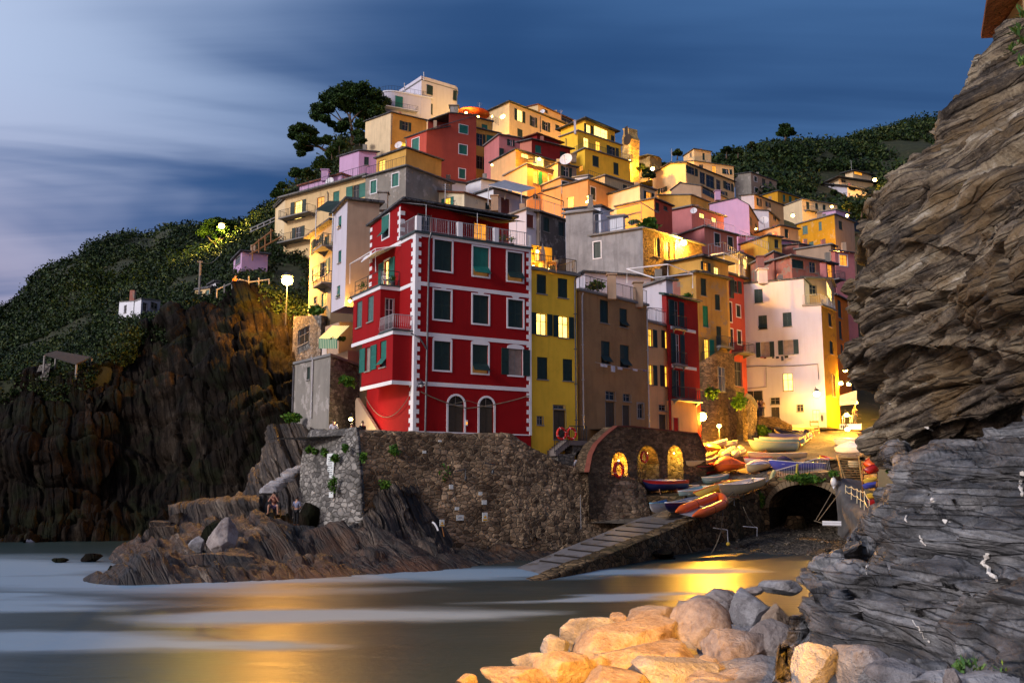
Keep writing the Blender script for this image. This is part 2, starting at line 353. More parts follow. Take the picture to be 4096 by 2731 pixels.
def window(root, f, r, kind, near=False, frame=None, recess=.13):
    """kind letters: s closed, a awning half, o open leaves+dark pane, y open leaves+lit, l lit, g glass, d door, b brown shut,
       G bright green, T teal, H grey green, c open leaves+curtain ; modifiers: w white surround, A arched, i sill"""
    u0, u1, z0, z1 = r; k = kind[0]; mods = kind[1:]; w, h = u1-u0, z1-z0
    fr = MB(); e = min(.11, w*.14)
    leafmat = SHUT
    if 'G' in mods: leafmat = SHUTB
    if 'T' in mods: leafmat = SHUTT
    if 'H' in mods: leafmat = SHUTG
    if 'R' in mods: leafmat = SHUTR
    arched = 'A' in mods
    if 'w' in mods:
        for a, b_ in ((u0-e, u0), (u1, u1+e)): fbox(fr, f, a, b_, z0-(e if k != 'd' else 0), z1+e, .0, .035)
        if not arched: fbox(fr, f, u0, u1, z1, z1+e, 0, .034)
        else:
            n = 8; rise = w*.18; mid = (u0+u1)/2
            P = [(mid-(w/2+e)*math.cos(PI*q/n), z1+e+rise*math.sin(PI*q/n)) for q in range(n+1)]
            fr.prism([f.pt(u0-e, z1-.001, .0)]+[f.pt(a, z, .0) for a, z in P]+[f.pt(u1+e, z1-.001, .0)], [f.pt(u0-e, z1-.001, .036)]+[f.pt(a, z, .036) for a, z in P]+[f.pt(u1+e, z1-.001, .036)])
        if k != 'd': fbox(fr, f, u0, u1, z0-e, z0, 0, .05)
        fm = frame or WHITE
    else:
        fbox(fr, f, u0-.06, u1+.06, z0-.07, z0, 0, .09); fm = STONESILL
        if k in 'gdl': fbox(fr, f, u0-.04, u0, z0, z1, 0, .02); fbox(fr, f, u1, u1+.04, z0, z1, 0, .02)
    wo = fr.build('window' if k != 'd' else 'door', fm, root)
    o = -recess
    if k in 'sab':
        lm = SHUTR if k == 'b' else leafmat
        n = 2 if w > .55 or near else 1; lw = (w-.01*(n-1))/n
        for q in range(n):
            P = f.pt(u0+q*(lw+.01), z0, o+.02)
            if k == 'a':
                mb = MB(); H = h*.37; P2 = f.pt(u0+q*(lw+.01), z0+H, o+.02)
                mb.box(P2, f.U*lw, UPV*(h-H), f.N*.04)
                D = (f.N*.62-UPV*.78)*H*1.0
                mb.box(P2, f.U*lw, D, (f.N*.78+UPV*.62)*.03)
                for z in (.12, .4, .68, .96):
                    mb.box(P2+D*z*.98+(f.N*.78+UPV*.62)*.03, f.U*lw, D.normalized()*.04, (f.N*.78+UPV*.62)*.015)
                mb.build('shutter', lm, wo)
            else: shutter_leaf(wo, P, f.U, f.N, lw, h, lm, near)
        if k == 'a': pm = MB(); fbox(pm, f, u0, u1, z0, z0+h*.45, o-.03, o-.01); pm.build('pane', LITD if 'L' in mods else DARKIN, wo)
    if k in 'oyc':
        lw = w*(.95 if 'x' in mods else .5)
        sides = (-1, 1)
        if '1' in mods: sides = (1,)
        for sd in sides:
            u = u0-lw-.02 if sd < 0 else u1+.02
            shutter_leaf(wo, f.pt(u, z0, .02), f.U, f.N, lw, h, leafmat, near)
    if k in 'oyclgD':
        pm = MB(); fbox(pm, f, u0, u1, z0, z1, o-.03, o)
        mat = {'o': GLASS, 'g': GLASS, 'c': CURT, 'y': LIT, 'l': LIT, 'D': LITW}[k]
        if 'O' in mods: mat = LITO
        if 'B' in mods: mat = LITW
        pm.build('pane', mat, wo)
        ms = MB(); t = .045
        for a in ((u0, u0+t), (u1-t, u1), ((u0+u1)/2-t/2, (u0+u1)/2+t/2)): fbox(ms, f, a[0], a[1], z0, z1, o, o+.03)
        for a in ((z0, z0+t), (z1-t, z1), (z0+h*.62, z0+h*.62+t*.7)): fbox(ms, f, u0+t, (u0+u1)/2-t/2, a[0], a[1], o, o+.028); fbox(ms, f, (u0+u1)/2+t/2, u1-t, a[0], a[1], o, o+.028)
        ms.build('sash', TIMBER if 't' in mods or k in 'yl' else WHITE if 'W' in mods else STONESILL, wo)
    if k == 'd':
        dm = MB(); lw = w/2-.01
        for q in range(2):
            P = f.pt(u0+q*(lw+.02), z0, o); dm.box(P, f.U*lw, UPV*h, f.N*.05)
            for z in (.08, .52): dm.box(P+f.N*.05+f.U*lw*.18+UPV*h*z, f.U*lw*.64, UPV*h*.38, f.N*.015)
        dm.build('leaf', DOORM if 'L' not in mods else TIMBER, wo)
        hm = MB(); hm.ell(f.pt((u0+u1)/2+.06, z0+h*.48, o+.09), .03, .03, .03, 6, 4); hm.build('handle', IRON, wo)
    return wo
DOORM = plain('door_wood', (.07, .055, .035), .7)

def rail(root, pts, h=1.0, mat=None, sp=.16, name='railing', r=.02, bars=True, cables=0):
    mat = mat or IRON; mb = MB(); pts = [Vector(p) for p in pts]
    for a, b_ in zip(pts, pts[1:]):
        d = b_-a; L = d.length
        if L < .05: continue
        n = d.normalized()
        mb.tube([a+UPV*h, b_+UPV*h], r*1.3, 5)
        if bars: mb.tube([a+UPV*.1, b_+UPV*.1], r, 4)
        for k in range(1, cables+1): mb.tube([a+UPV*h*k/(cables+1), b_+UPV*h*k/(cables+1)], r*.7, 4)
        k = max(1, int(L/sp))
        if bars:
            for i in range(k+1):
                p = a+d*i/k; mb.tube([p+UPV*.1, p+UPV*h], r*.55 if i % 8 else r*1.2, 4, False)
        for i in range(max(1, int(L/1.8))+1):
            p = a+d*i/max(1, int(L/1.8)); mb.tube([p, p+UPV*h], r*1.2, 4)
    return mb.build(name, mat, root)

def balcony(root, f, u0, u1, z, out=.9, mat=None, slab=None, sp=.16, brack=True):
    mb = MB(); mb.box(f.pt(u0, z-.16, .003), f.U*(u1-u0), f.N*out, UPV*.16)
    if brack:
        for u in (u0+.15, u1-.25): mb.prism([f.pt(u, z-.16, .003), f.pt(u, z-.16, out*.7), f.pt(u, z-.5, .003)], [f.pt(u+.1, z-.16, .003), f.pt(u+.1, z-.16, out*.7), f.pt(u+.1, z-.5, .003)])
    bo = mb.build('balcony', slab or CONC, root)
    rail(bo, [f.pt(u0+.05, z, .02), f.pt(u0+.05, z, out-.05), f.pt(u1-.05, z, out-.05), f.pt(u1-.05, z, .02)], .95, mat, sp)
    return bo
def drain(root, f, u, z0, z1, mat=None, r=.06):
    mb = MB(); mb.tube([f.pt(u, z1, .2), f.pt(u, z1-.25, .09), f.pt(u, z0, .09)], r, 6)
    for k in range(int((z1-z0)/2.5)): fbox(mb, f, u-r*1.3, u+r*1.3, z0+1+k*2.5, z0+1.06+k*2.5, .0, .09+r*1.1)
    return mb.build('drain_pipe', mat or PIPE, root)

NB = [0]
def slab_over(mb, quad, over, th):
    c = sum(quad, Vector())/len(quad); out = []
    n = len(quad)
    for i, p in enumerate(quad):
        a = (quad[(i+1) % n]-p); b_ = (quad[i-1]-p); a.z = 0*a.z+a.z
        q = p-a.normalized()*over-b_.normalized()*over; out.append(q)
    mb.prism(out, [p+UPV*th for p in out])
def bld(label, v, C, L=None, R=None, h=14, wall=None, roof='slab', rm=None, wins=(), cat='house', name='house', prof=None, profR=None, dep=8,
        root=None, over=.3, th=.18, group=None, near=False, ang=None, drains=(), bal=(), frame=None, facewins=True, quiet=False):
    """C near corner (x,y,depth); L, R ends of the two faces seen: (x,y) = level edge, (x,y,depth) = explicit"""
    NB[0] += 1
    Cp = PT(px(v, C[0], C[1]), C[2])
    def end(E_):
        if len(E_) == 3: return PT(px(v, E_[0], E_[1]), E_[2])
        return PZ(px(v, E_[0], E_[1]), Cp.z)
    Lp = end(L) if L else None; Rp = end(R) if R else None
    if Rp is None:
        d = (Lp-Cp); d.z = 0; n = Vector((-d.y, d.x, 0)).normalized(); n = n if n.y > 0 else -n
        if dep < 0: pass
        Rp = Cp+n*abs(dep); seenR = False
    else: seenR = True
    if Lp is None:
        d = (Rp-Cp); d.z = 0; n = Vector((-d.y, d.x, 0)).normalized(); n = n if n.y > 0 else -n
        Lp = Cp+n*abs(dep); seenL = False
    else: seenL = True
    a, b_ = (Lp-Cp), (Rp-Cp); a.z = b_.z = 0
    if not quiet: print('BLD %-34s Y%.0f z%.1f L %.1fm R %.1fm ang %.0f' % (label[:34], C[2], Cp.z, a.length, b_.length, math.degrees(a.angle(b_))))
    Bp = Lp+Rp-Cp; zb = Cp.z-h
    if root is None: root = thing(name, label, cat, (Cp.x, Cp.y, zb), 0, group)
    cen = (Cp+Bp)/2
    def outv(p, q): return (p+q)/2-cen
    fR = Face(Cp, Rp, outv(Cp, Rp)); fL = Face(Cp, Lp, outv(Cp, Lp))
    if abs(a.normalized().dot(b_.normalized())) > .97: print('   !! thin')
    hR, hL = [], []; wl = []
    for wd in wins:
        x0, y0, x1, y1, kd = wd[:5]; side = None
        if kd[0] in 'LR' and len(kd) > 1 and kd[1] == ':': side = kd[0]; kd = kd[2:]
        if side is None: side = 'R' if (x0+x1)/2 > C[0] else 'L'
        f = fR if side == 'R' else fL; r = f.rect(v, x0, y0, x1, y1); (hR if side == 'R' else hL).append(r); wl.append((f, r, kd))
    mb = MB()
    pL = [(0, Cp.z), (fL.w, Lp.z)]; pR = [(0, Cp.z), (fR.w, Rp.z)]
    if prof: pL = [(0, Cp.z)]+[fL.uz(px(v, *q)) for q in prof]+[(fL.w, Lp.z)]
    if profR: pR = [(0, Cp.z)]+[fR.uz(px(v, *q)) for q in profR]+[(fR.w, Rp.z)]
    cut = wall_face(mb, fR, pR, zb, hR)
    if isinstance(wall, tuple): mb.build('wall', wall[1], root); mb = MB(); wall = wall[0]
    cut = cut+wall_face(mb, fL, pL, zb, hL)
    # the two far walls
    sL, sR = Rp-Cp, Lp-Cp
    def sh(f, q, s): return f.pt(q[0], q[1])+s
    mb.poly([sh(fR, q, sR) for q in pR]+[fR.pt(fR.w, zb)+Vector((sR.x, sR.y, 0)), fR.pt(0, zb)+Vector((sR.x, sR.y, 0))])
    mb.poly([sh(fL, q, sL) for q in pL]+[fL.pt(fL.w, zb)+Vector((sL.x, sL.y, 0)), fL.pt(0, zb)+Vector((sL.x, sL.y, 0))])
    mb.build('wall', wall, root)
    rb = MB(); rmat = rm or (TILE if roof == 'tile' else SLATE if roof == 'slate' else CONC)
    if roof == 'open': pass
    if prof or profR:
        f, pp, s = (fL, pL, sL) if prof else (fR, pR, sR)
        for q0, q1 in zip(pp, pp[1:]):
            if abs(q1[0]-q0[0]) < .15: continue
            A, B_ = f.pt(*q0)+UPV*.01, f.pt(*q1)+UPV*.01; slab_over(rb, [A, B_, B_+s, A+s], over*.8, th)
        rb.build('roof', rmat, root)
    elif roof != 'none':
        q = [Cp+UPV*.01, Rp+UPV*.01, Bp+UPV*.01, Lp+UPV*.01]
        slab_over(rb, q, over, th)
        ro = rb.build('roof', rmat, root)
    for f, r, kd in wl: window(root, f, r, kd, near, frame, .13 if r in cut else -.03)
    for (side, x, y0, y1, *mm) in drains:
        f = fR if side == 'R' else fL; u, z1 = f.uz(px(v, x, y0)); _, z0 = f.uz(px(v, x, y1)); drain(root, f, u, z0, z1, mm[0] if mm else None)
    for (side, x0, x1, y, *oo) in bal:
        f = fR if side == 'R' else fL; u0, z = f.uz(px(v, x0, y)); u1, _ = f.uz(px(v, x1, y)); balcony(root, f, min(u0, u1), max(u0, u1), z, *(oo or (.8,)))
    if roof != 'none' and h > 9 and Cp.y > 75 and not prof:
        k = random.uniform(.25, .75); p = Cp.lerp(Rp, k)+(Lp-Cp)*random.uniform(.25, .5)+UPV*.1; mb = MB(); mb.box(p, (.55, 0, 0), (0, .55, 0), (0, 0, random.uniform(.9, 1.5))); mb.box(p+V3(-.08, -.08, 1.5), (.7, 0, 0), (0, .7, 0), (0, 0, .1)) if random.random() < 0 else None; mb.build('chimney', random.choice((tan, greyr, weather)), root)
        mb = MB(); mb.tube([fR.pt(-.1, Cp.z+.05, over+.05), fR.pt(fR.w+.1, Rp.z+.05, over+.05)], .07, 6); mb.build('gutter', PIPE, root)
    return dict(root=root, fR=fR, fL=fL, C=Cp, L=Lp, R=Rp, B=Bp, v=v, zb=zb)
# ======= render colours ===============================================================
cream = plaster('render_cream', (.74, .58, .36), .3)
paleyel = plaster('render_pale_yellow', (.72, .52, .27), .3)
yellow = plaster('render_yellow', (.98, .60, .05), .35, streak=.25)
ochre = plaster('render_ochre', (.60, .30, .02), .4, patch=(.42, .20, .03))
mustard = plaster('render_mustard', (.64, .37, .09), .4)
orange = plaster('render_orange', (.66, .34, .12), .3)
peach = plaster('render_peach', (.74, .44, .20), .3)  # also carries the alleys' warm lamplight in the wall colour
salmon = plaster('render_salmon', (.60, .22, .15), .3)
redfront = plaster('render_red', (.30, .003, .005), .3, dark=(.17, .002, .003), streak=.22)
darkred = plaster('render_dark_red', (.26, .02, .018), .3)
smallred = plaster('render_deep_red', (.36, .018, .014), .3)
brick = plaster('render_brick_red', (.38, .075, .05), .35, dark=(.24, .04, .03), streak=.2)
pinkred = plaster('render_pink_red', (.52, .09, .06), .3)
pink = plaster('render_pink', (.55, .20, .20), .3)
lilac = plaster('render_lilac', (.56, .36, .56), .2, streak=.15)
purple = plaster('render_purple', (.52, .30, .50), .2)
white = plaster('render_white', (.56, .54, .62), .22, dark=(.5, .44, .44), streak=.2)
whiteb = plaster('render_bluish_white', (.72, .74, .80), .2, streak=.2)
stained = plaster('render_stained_white', (.70, .62, .44), .3, patch=(.22, .18, .17), patchy=-.04)
tan = plaster('render_tan', (.42, .30, .21), .35)
brown = plaster('render_brown', (.36, .215, .10), .5, dark=(.17, .10, .05), streak=.45)
greyr = plaster('render_grey', (.26, .24, .21), .5, patch=(.36, .33, .30), streak=.5)
greyd = plaster('render_dark_grey', (.13, .12, .115), .6, patch=(.26, .25, .24), streak=.5)
greyb = plaster('render_blue_grey', (.30, .31, .33), .7, dark=(.12, .12, .13), streak=.75)
greyy = plaster('render_grey_yellow', (.34, .28, .18), .5, patch=(.22, .19, .14))
weather = plaster('render_weathered_pink', (.42, .17, .13), .5, patch=(.28, .23, .19), streak=.6, patchy=.03)
stone = rubble('rubble_grey', (.11, .10, .09), (.33, .30, .26), (.16, .14, .12), 2.4, 1.9)
stoneb = rubble('rubble_brown', (.10, .065, .04), (.28, .19, .11), (.14, .11, .07), 2.6, 2.2)

# ======= the upper town =================================================================
b = bld('cream block with plain side wall below the white round villa', 'A', (1105, 490, 172), (905, 562), (1385, 553), 22, (cream, mustard), 'slate',
    wins=[(1195, 560, 1240, 630, 'o'), (1183, 722, 1222, 752, 'l')], drains=[('R', 1112, 500, 740)])
b = bld('tall brick-red house with green shutters, higher to the right', 'A', (1385, 632, 150), (1222, 690), (1775, 513, 154.5), 22, (pinkred, brick), 'slate',  # left wall in lighter pink: its lit side is put into the colour
    wins=[(1640, 588, 1706, 652, 'swT'), (1638, 742, 1702, 815, 'swT'), (1638, 930, 1688, 1005, 'swT'), (1270, 692, 1325, 800, 'swB2T'), (1268, 875, 1320, 985, 'swT'), (1264, 1058, 1314, 1160, 'swT')],
    profR=[(1556, 602), (1560, 495)], drains=[('L', 1228, 700, 1170, PIPEW)])
bld('narrow yellow house right of the tall brick-red house', 'B', (196, 612, 157), None, (388, 655), 24, mustard, 'slate', dep=6,
    wins=[(215, 655, 256, 750, 'o'), (286, 667, 346, 768, 'sT'), (215, 830, 256, 930, 'o'), (285, 842, 340, 942, 's')], drains=[('R', 376, 655, 900)])
bld('small yellow roof room with teal shutter beside the red dome', 'B', (205, 535, 159), None, (330, 562), 5, mustard, 'slate', dep=4, wins=[(248, 582, 296, 628, 'sT')])
bld('long cream apartment block on the crest with one lit window', 'B', (465, 408, 196), (240, 510), (905, 583), 24, (paleyel, cream), 'slate', over=.6,
    wins=[(527, 470, 568, 560, 'yB'), (640, 522, 668, 600, 'oW'), (738, 562, 768, 632, 'oW'), (826, 585, 858, 626, 's'), (528, 618, 570, 680, 's'), (300, 540, 318, 566, 'g')], drains=[('R', 708, 520, 640)])
bld('cream roof storey standing behind the long crest block', 'B', (690, 427, 214), (592, 450), (972, 555), 16, paleyel, 'tile', wins=[(735, 465, 768, 492, 'g'), (872, 528, 960, 568, 'g')])
# yellow terraced apartment house: three stepped storeys in one thing
b7 = bld('tall yellow apartment house stepped in three tiers with lit windows', 'B', (1060, 545, 166), (868, 625), (1292, 640), 8, yellow, 'slate', over=.8,
    wins=[(1068, 585, 1102, 650, 'yB'), (1130, 610, 1236, 698, 'lB'), (1262, 668, 1290, 712, 's')])
bld('', 'B', (1000, 634, 161), (865, 682), (1342, 748), 9, yellow, 'slab', root=b7['root'], wins=[(1048, 688, 1086, 762, 'lBt'), (1142, 716, 1178, 790, 'lt'), (1252, 757, 1298, 832, 'o')], drains=[('L', 912, 690, 790)])
b7c = bld('', 'B', (1057, 772, 156), (930, 833), (1412, 876), 22, yellow, 'slab', root=b7['root'], wins=[(1118, 828, 1168, 912, 's'), (1282, 882, 1322, 975, 's'), (1010, 905, 1040, 950, 'lO')])
rail(b7['root'], [b7c['L']+UPV*.2, b7c['C']+UPV*.2, b7c['R']+UPV*.2], 1.0, IRON, .3)
b = bld('small dark red house with teal shutters under the yellow block', 'B', (640, 703, 148), (548, 724), (942, 776), 12, (salmon, darkred), 'slate', over=.5,
    wins=[(668, 745, 715, 806, 'sT'), (862, 795, 910, 852, 's')])
bld('', 'B', (682, 662, 151), (580, 695), (866, 728), 4.5, darkred, 'tile', root=b['root'], over=.5)
bld('pink rendered house with pale window behind the peach terrace', 'B', (385, 665, 150), None, (560, 695), 12, pink, 'slab', dep=6, wins=[(462, 700, 490, 750, 'oW'), (385, 770, 420, 830, 's')])
b9 = bld('peach house with brightly lit roof terrace in mid hill', 'B', (515, 780, 137), (320, 884), (838, 880), 26, (peach, mustard), 'slate',
    wins=[(560, 812, 618, 846, 'lB'), (668, 842, 738, 914, 'DB'), (782, 885, 832, 938, 'lO')])
b9b = bld('', 'B', (605, 895, 133), (428, 986), (868, 966), 14, (peach, orange), 'slab', root=b9['root'],
    wins=[(655, 942, 690, 1045, 'yG1x'), (772, 976, 818, 1078, 'lwO'), (652, 1132, 698, 1168, 'g'), (776, 1156, 820, 1218, 'gw')], drains=[('R', 858, 975, 1230)])
rail(b9['root'], [b9b['C']+UPV*.2, b9b['R']+UPV*.2], 1.0, IRON, .3)
bld('orange facade with two closed shutters beside the peach terrace house', 'B', (868, 1002, 131), None, (1087, 1052), 20, orange, 'slab', dep=7,
    wins=[(877, 1030, 925, 1124, 'sw'), (985, 1056, 1030, 1152, 's')], drains=[('R', 962, 1025, 1195, PIPEW)])
bld('grey-pink upper storey with curtained window above the orange facade', 'B', (845, 888, 135), None, (990, 922), 10, tan, 'slate', dep=5, wins=[(890, 915, 932, 990, 'oW')])
bld('small pale blue roof terrace box with round plaque', 'B', (1082, 985, 132), (978, 1000), (1100, 992), 8, whiteb, 'slab')
b10 = bld('long apricot facade with one lit window between dark shutters', 'B', (1080, 1014, 128), None, (1492, 1168), 24, orange, 'slate', dep=8,
    wins=[(1103, 1075, 1140, 1172, 'sw'), (1254, 1126, 1286, 1224, 'yB'), (1350, 1170, 1386, 1266, 's')], drains=[('R', 1318, 1100, 1290)])
bld('', 'B', (1215, 985, 133), None, (1600, 1105), 9, paleyel, 'slab', root=b10['root'], dep=6, wins=[(1355, 1055, 1390, 1116, 's'), (1398, 1066, 1422, 1116, 's'), (1440, 1078, 1476, 1118, 'g')])
bld('cream end house with orange lit window above the pink house', 'B', (1488, 1062, 127), None, (1606, 1100), 24, cream, 'slate', dep=6, wins=[(1538, 1112, 1578, 1200, 'yO')], drains=[('R', 1512, 1080, 1285)])
bld('low dark red house with two black shutters near the lower gardens', 'B', (1600, 1165, 124), None, (1740, 1225), 12, (mustard, pinkred), 'slate', dep=6, wins=[(1612, 1195, 1642, 1262, 's'), (1674, 1222, 1706, 1256, 's')])
# white and grey roofs in the middle
bld('white house with brown shutters under a flat pergola roof', 'B', (340, 1086, 112), (205, 1130), (594, 1160), 14, (whiteb, white), 'slate', wins=[(400, 1160, 466, 1302, 'b')], drains=[('R', 588, 1170, 1360)])
bld('low stained cream house with lit window and green shutters', 'A', (1680, 1122, 108), (1438, 1112, 111), (1905, 1192), 9, (stained, stained), 'tile',
    wins=[(1526, 1158, 1572, 1252, 'yT'), (1845, 1198, 1878, 1250, 's')])
bld('bluish white flat-roofed house below the brick-red house', 'A', (1498, 1018, 118), (1392, 1092), (1692, 1050), 12, whiteb, 'slate')
bld('bluish white roof block right of the flat-roofed white house', 'A', (1812, 1014, 121), (1688, 1050), (1955, 1040), 12, whiteb, 'slate')
bld('white wall house with dark brown shutter beside grey house', 'B', (598, 1250, 97), None, (700, 1272), 16, white, 'slab', dep=6, wins=[(602, 1288, 655, 1392, 'b')], drains=[('R', 682, 1280, 1500)])
bld('dark grey peeling house with two black shutters', 'B', (700, 1272, 97.5), None, (906, 1342), 18, greyd, 'slate', dep=7, wins=[(732, 1310, 780, 1424, 's'), (850, 1346, 893, 1458, 's')], drains=[('R', 703, 1290, 1500)])
bld('blue-grey blind tower wall right of the dark grey house', 'B', (1118, 1262, 96.5), (908, 1288), (1165, 1280), 20, greyb, 'slab')
bld('low white roof house behind the blue-grey wall', 'B', (1180, 1226, 106), (905, 1254), (1255, 1262), 9, whiteb, 'slate')
bld('small white laundry box on the terrace behind the grey house', 'B', (1356, 1300, 103), (1252, 1312), (1372, 1312), 6, whiteb, 'slab')
bld('large grey-streaked house with bare stone right side', 'F', (922, 28, 92), (524, 88), (1388, 158), 24, (greyb, stoneb), 'slab',
    wins=[(538, 130, 594, 256, 'sw'), (1013, 96, 1058, 245, 's'), (1092, 126, 1135, 270, 's'), (1034, 346, 1074, 396, 'sG')], drains=[('R', 1172, 110, 480, PIPEW)])
# left side
bld('long yellow row with roof terrace at the left edge of town', 'A', (905, 992, 112), (277, 1162), None, 30, paleyel, 'slab', dep=9, over=.7,
    wins=[(350, 1182, 408, 1322, 'yB'), (527, 1150, 583, 1252, 'ltO'), (652, 1106, 700, 1190, 'sT'), (806, 1056, 858, 1164, 'oTx'), (355, 1385, 402, 1505, 'oW'), (330, 1590, 380, 1640, 'g')],
    bal=[('L', 282, 510, 1332, 1.3), ('L', 275, 485, 1520, 1.3)], drains=[('L', 616, 1110, 1200)])
bld('grey rendered house with two green shuttered windows', 'A', (1224, 912, 106), (906, 1000), None, 24, greyr, 'slab', dep=8, wins=[(946, 1022, 992, 1120, 'swT'), (1115, 966, 1166, 1066, 'swT')])
bld('ochre terrace room under a sloping canopy beside brick-red house', 'A', (1224, 770, 113), (992, 850), None, 12, mustard, 'slate', dep=6, wins=[(1008, 862, 1060, 960, 'l')])
bld('lilac house with one small dark shutter on the left slope', 'A', (855, 790, 128), (703, 836), (992, 802), 14, (lilac, purple), 'slate', wins=[(895, 836, 932, 900, 's')])
bld('low pink terrace wall house with stubby chimney', 'A', (720, 975, 121), (390, 1068), None, 8, lilac, 'tile', dep=6)
bld('thin cream house with white shutter at the far left of the row', 'A', (285, 1160, 128), (205, 1235), None, 26, cream, 'slate', dep=6)
t14 = bld('slim cream tower with tilted green shutters left of the red house', 'D', (765, 198, 70), (657, 312, 72.6), (1015, 225), 8.1, (white, tan), 'slate', near=True,
    wins=[(693, 322, 716, 412, 'aT'), (691, 590, 715, 685, 'sT'), (681, 866, 706, 958, 'aT')])
bld('', 'D', (700, 1150, 71.5), (590, 1185, 74.5), (840, 1150, 74), 8, tan, 'none', root=t14['root'])
bld('narrow grey-yellow house with balconies left of the cream tower', 'D', (650, 365, 77), (474, 492), None, 18, greyy, 'slate', dep=6, over=.5,
    wins=[(507, 492, 549, 602, 'o'), (556, 676, 598, 790, 'oT'), (486, 716, 526, 828, 'sH'), (560, 920, 600, 1030, 'sT'), (585, 470, 620, 560, 's'), (500, 950, 525, 1010, 'g')],
    bal=[('L', 580, 655, 600, 1.0), ('L', 580, 652, 880, 1.0)])
bld('ruined stone tower with dark archway on the left rocks', 'D', (560, 1095, 76), (342, 1105, 84), (640, 1110, 79), 14, stone, 'none', wins=[(376, 1195, 464, 1322, 'gA')])
bld('grey stone cottage with pale drain pipe beside the red house', 'D', (632, 1418, 66), (350, 1484, 71.5), (862, 1500, 70), 8, (greyr, stone), 'slab', over=.15,
    wins=[(445, 1502, 470, 1600, 's')], drains=[('L', 502, 1420, 1900, PIPEW), ('L', 352, 1490, 1850)])
ta = bld('cream terrace house with striped awning behind stone cottage', 'D', (768, 1372, 68.4), (574, 1436, 71.8), (862, 1380, 70.6), 7, tan, 'none')
# yellow, brown, peach and red row
yh = bld('narrow yellow house with bright windows beside the red building', 'F', (46, 348, 65), None, (402, 402), 14.5, yellow, 'slab', dep=8, near=True, over=.25,
    wins=[(92, 386, 168, 536, 's'), (258, 416, 335, 568, 's'), (88, 690, 170, 858, 'yB'), (262, 712, 340, 880, 'yB'), (95, 1032, 178, 1206, 's'), (297, 1048, 375, 1218, 's'), (95, 1492, 142, 1563, 'g'),
          (224, 1447, 318, 1677, 'd'), (222, 1405, 310, 1437, 'g')], drains=[('R', 385, 410, 1640, PIPE)])
rail(yh['root'], [yh['C']+UPV*.18, yh['R']+UPV*.18, yh['R']+(yh['L']-yh['C'])*.6+UPV*.18], 1.0, IRON, .15)
bld('', 'F', (46, 150, 69), None, (212, 178), 4.5, yellow, 'none', root=yh['root'], dep=4, wins=[(82, 182, 118, 290, 'lB')])
bh = bld('brown rendered house with two arched doorways', 'F', (428, 514, 67.6), None, (955, 634), 13, brown, 'slab', dep=8, near=True, over=.15,
    wins=[(588, 586, 655, 765, 's'), (742, 652, 803, 798, 'a'), (597, 908, 668, 1085, 'a'), (745, 938, 818, 1115, 'a'), (632, 1385, 705, 1720, 'd'), (632, 1300, 706, 1368, 'gA'), (766, 1410, 822, 1680, 'd'),
          (770, 1320, 828, 1380, 'gA'), (882, 1397, 928, 1510, 'gw')], drains=[('R', 440, 530, 1600, PIPEW), ('R', 948, 650, 1590, PIPEW)], frame=STONESILL)
rail(bh['root'], [bh['C']+UPV*.18, bh['R']+UPV*.18], 1.05, IRON, .16)
print('brown end', bh['R'])
ph = bld('peach house with yellow lit windows over the boat arches', 'F', (962, 760, bh['R'].y+.4), None, (1150, 806), 14, peach, 'slab', dep=6, near=True, over=.15,
    wins=[(967, 812, 1000, 948, 'yx1'), (1094, 830, 1120, 965, 'yx'), (972, 1092, 1003, 1250, 'yx1'), (1090, 1103, 1122, 1265, 'yx'), (1052, 1480, 1108, 1640, 'd'), (1050, 1405, 1108, 1452, 'g')])
rail(ph['root'], [ph['C']+UPV*.18, ph['R']+UPV*.18], 1.0, PALEIRON, .15)
rh = bld('narrow deep red house with stacked balconies and green roof edge', 'F', (1108, 548, ph['C'].y+1.6), (1072, 545, ph['C'].y+5), (1352, 604), 18.5, smallred, 'slab', near=True, over=.35, rm=plain('green_roof_edge', (.03, .09, .07), .6),
    wins=[(1165, 592, 1205, 786, 'ox'), (1178, 852, 1214, 1080, 'oxW'), (1182, 1136, 1214, 1342, 'ox')], bal=[('R', 1150, 1345, 1358, .7), ('R', 1150, 1250, 1082, .35), ('R', 1150, 1250, 795, .3)])
g = rh['fR']
mb = MB()
for (ya, yb) in (((1140, 793), (1336, 842)), ((1150, 1093), (1342, 1134))):
    a = g.uz(px('F', *ya)); c = g.uz(px('F', *yb)); zz = (a[1]+c[1])/2; fbox(mb, g, max(.1, a[0]), min(g.w, c[0]), zz-.12, zz+.12, .0, .05)
mb.build('white_band', WHITE, rh['root'])
gq = lambda x, y: hit(px('F', x, y), rh['fR'].P0, rh['fR'].N)-rh['fR'].N*-.14
bld('', 'F', (1150, 1372, gq(1150, 1372).y), None, (1348, 1402, gq(1348, 1402).y), 6, peach, 'slab', root=rh['root'], dep=3, over=.05, th=.08, wins=[(1166, 1506, 1205, 1640, 'd')])
bld('pinkish white house wall with roof garden behind the brown house', 'F', (1106, 428, ph['C'].y+6), (905, 492), (1170, 440), 14, white, 'slab')
bld('low white house with green metal roof panels', 'F', (985, 410, 87), (470, 372), None, 9, white, 'slate', dep=6)
bld('yellow house with two dark shutters behind the pipe pergola', 'F', (1192, 282, 97), None, (1342, 338), 18, mustard, 'slate', dep=7, wins=[(1208, 322, 1242, 428, 's'), (1280, 346, 1312, 452, 's')])
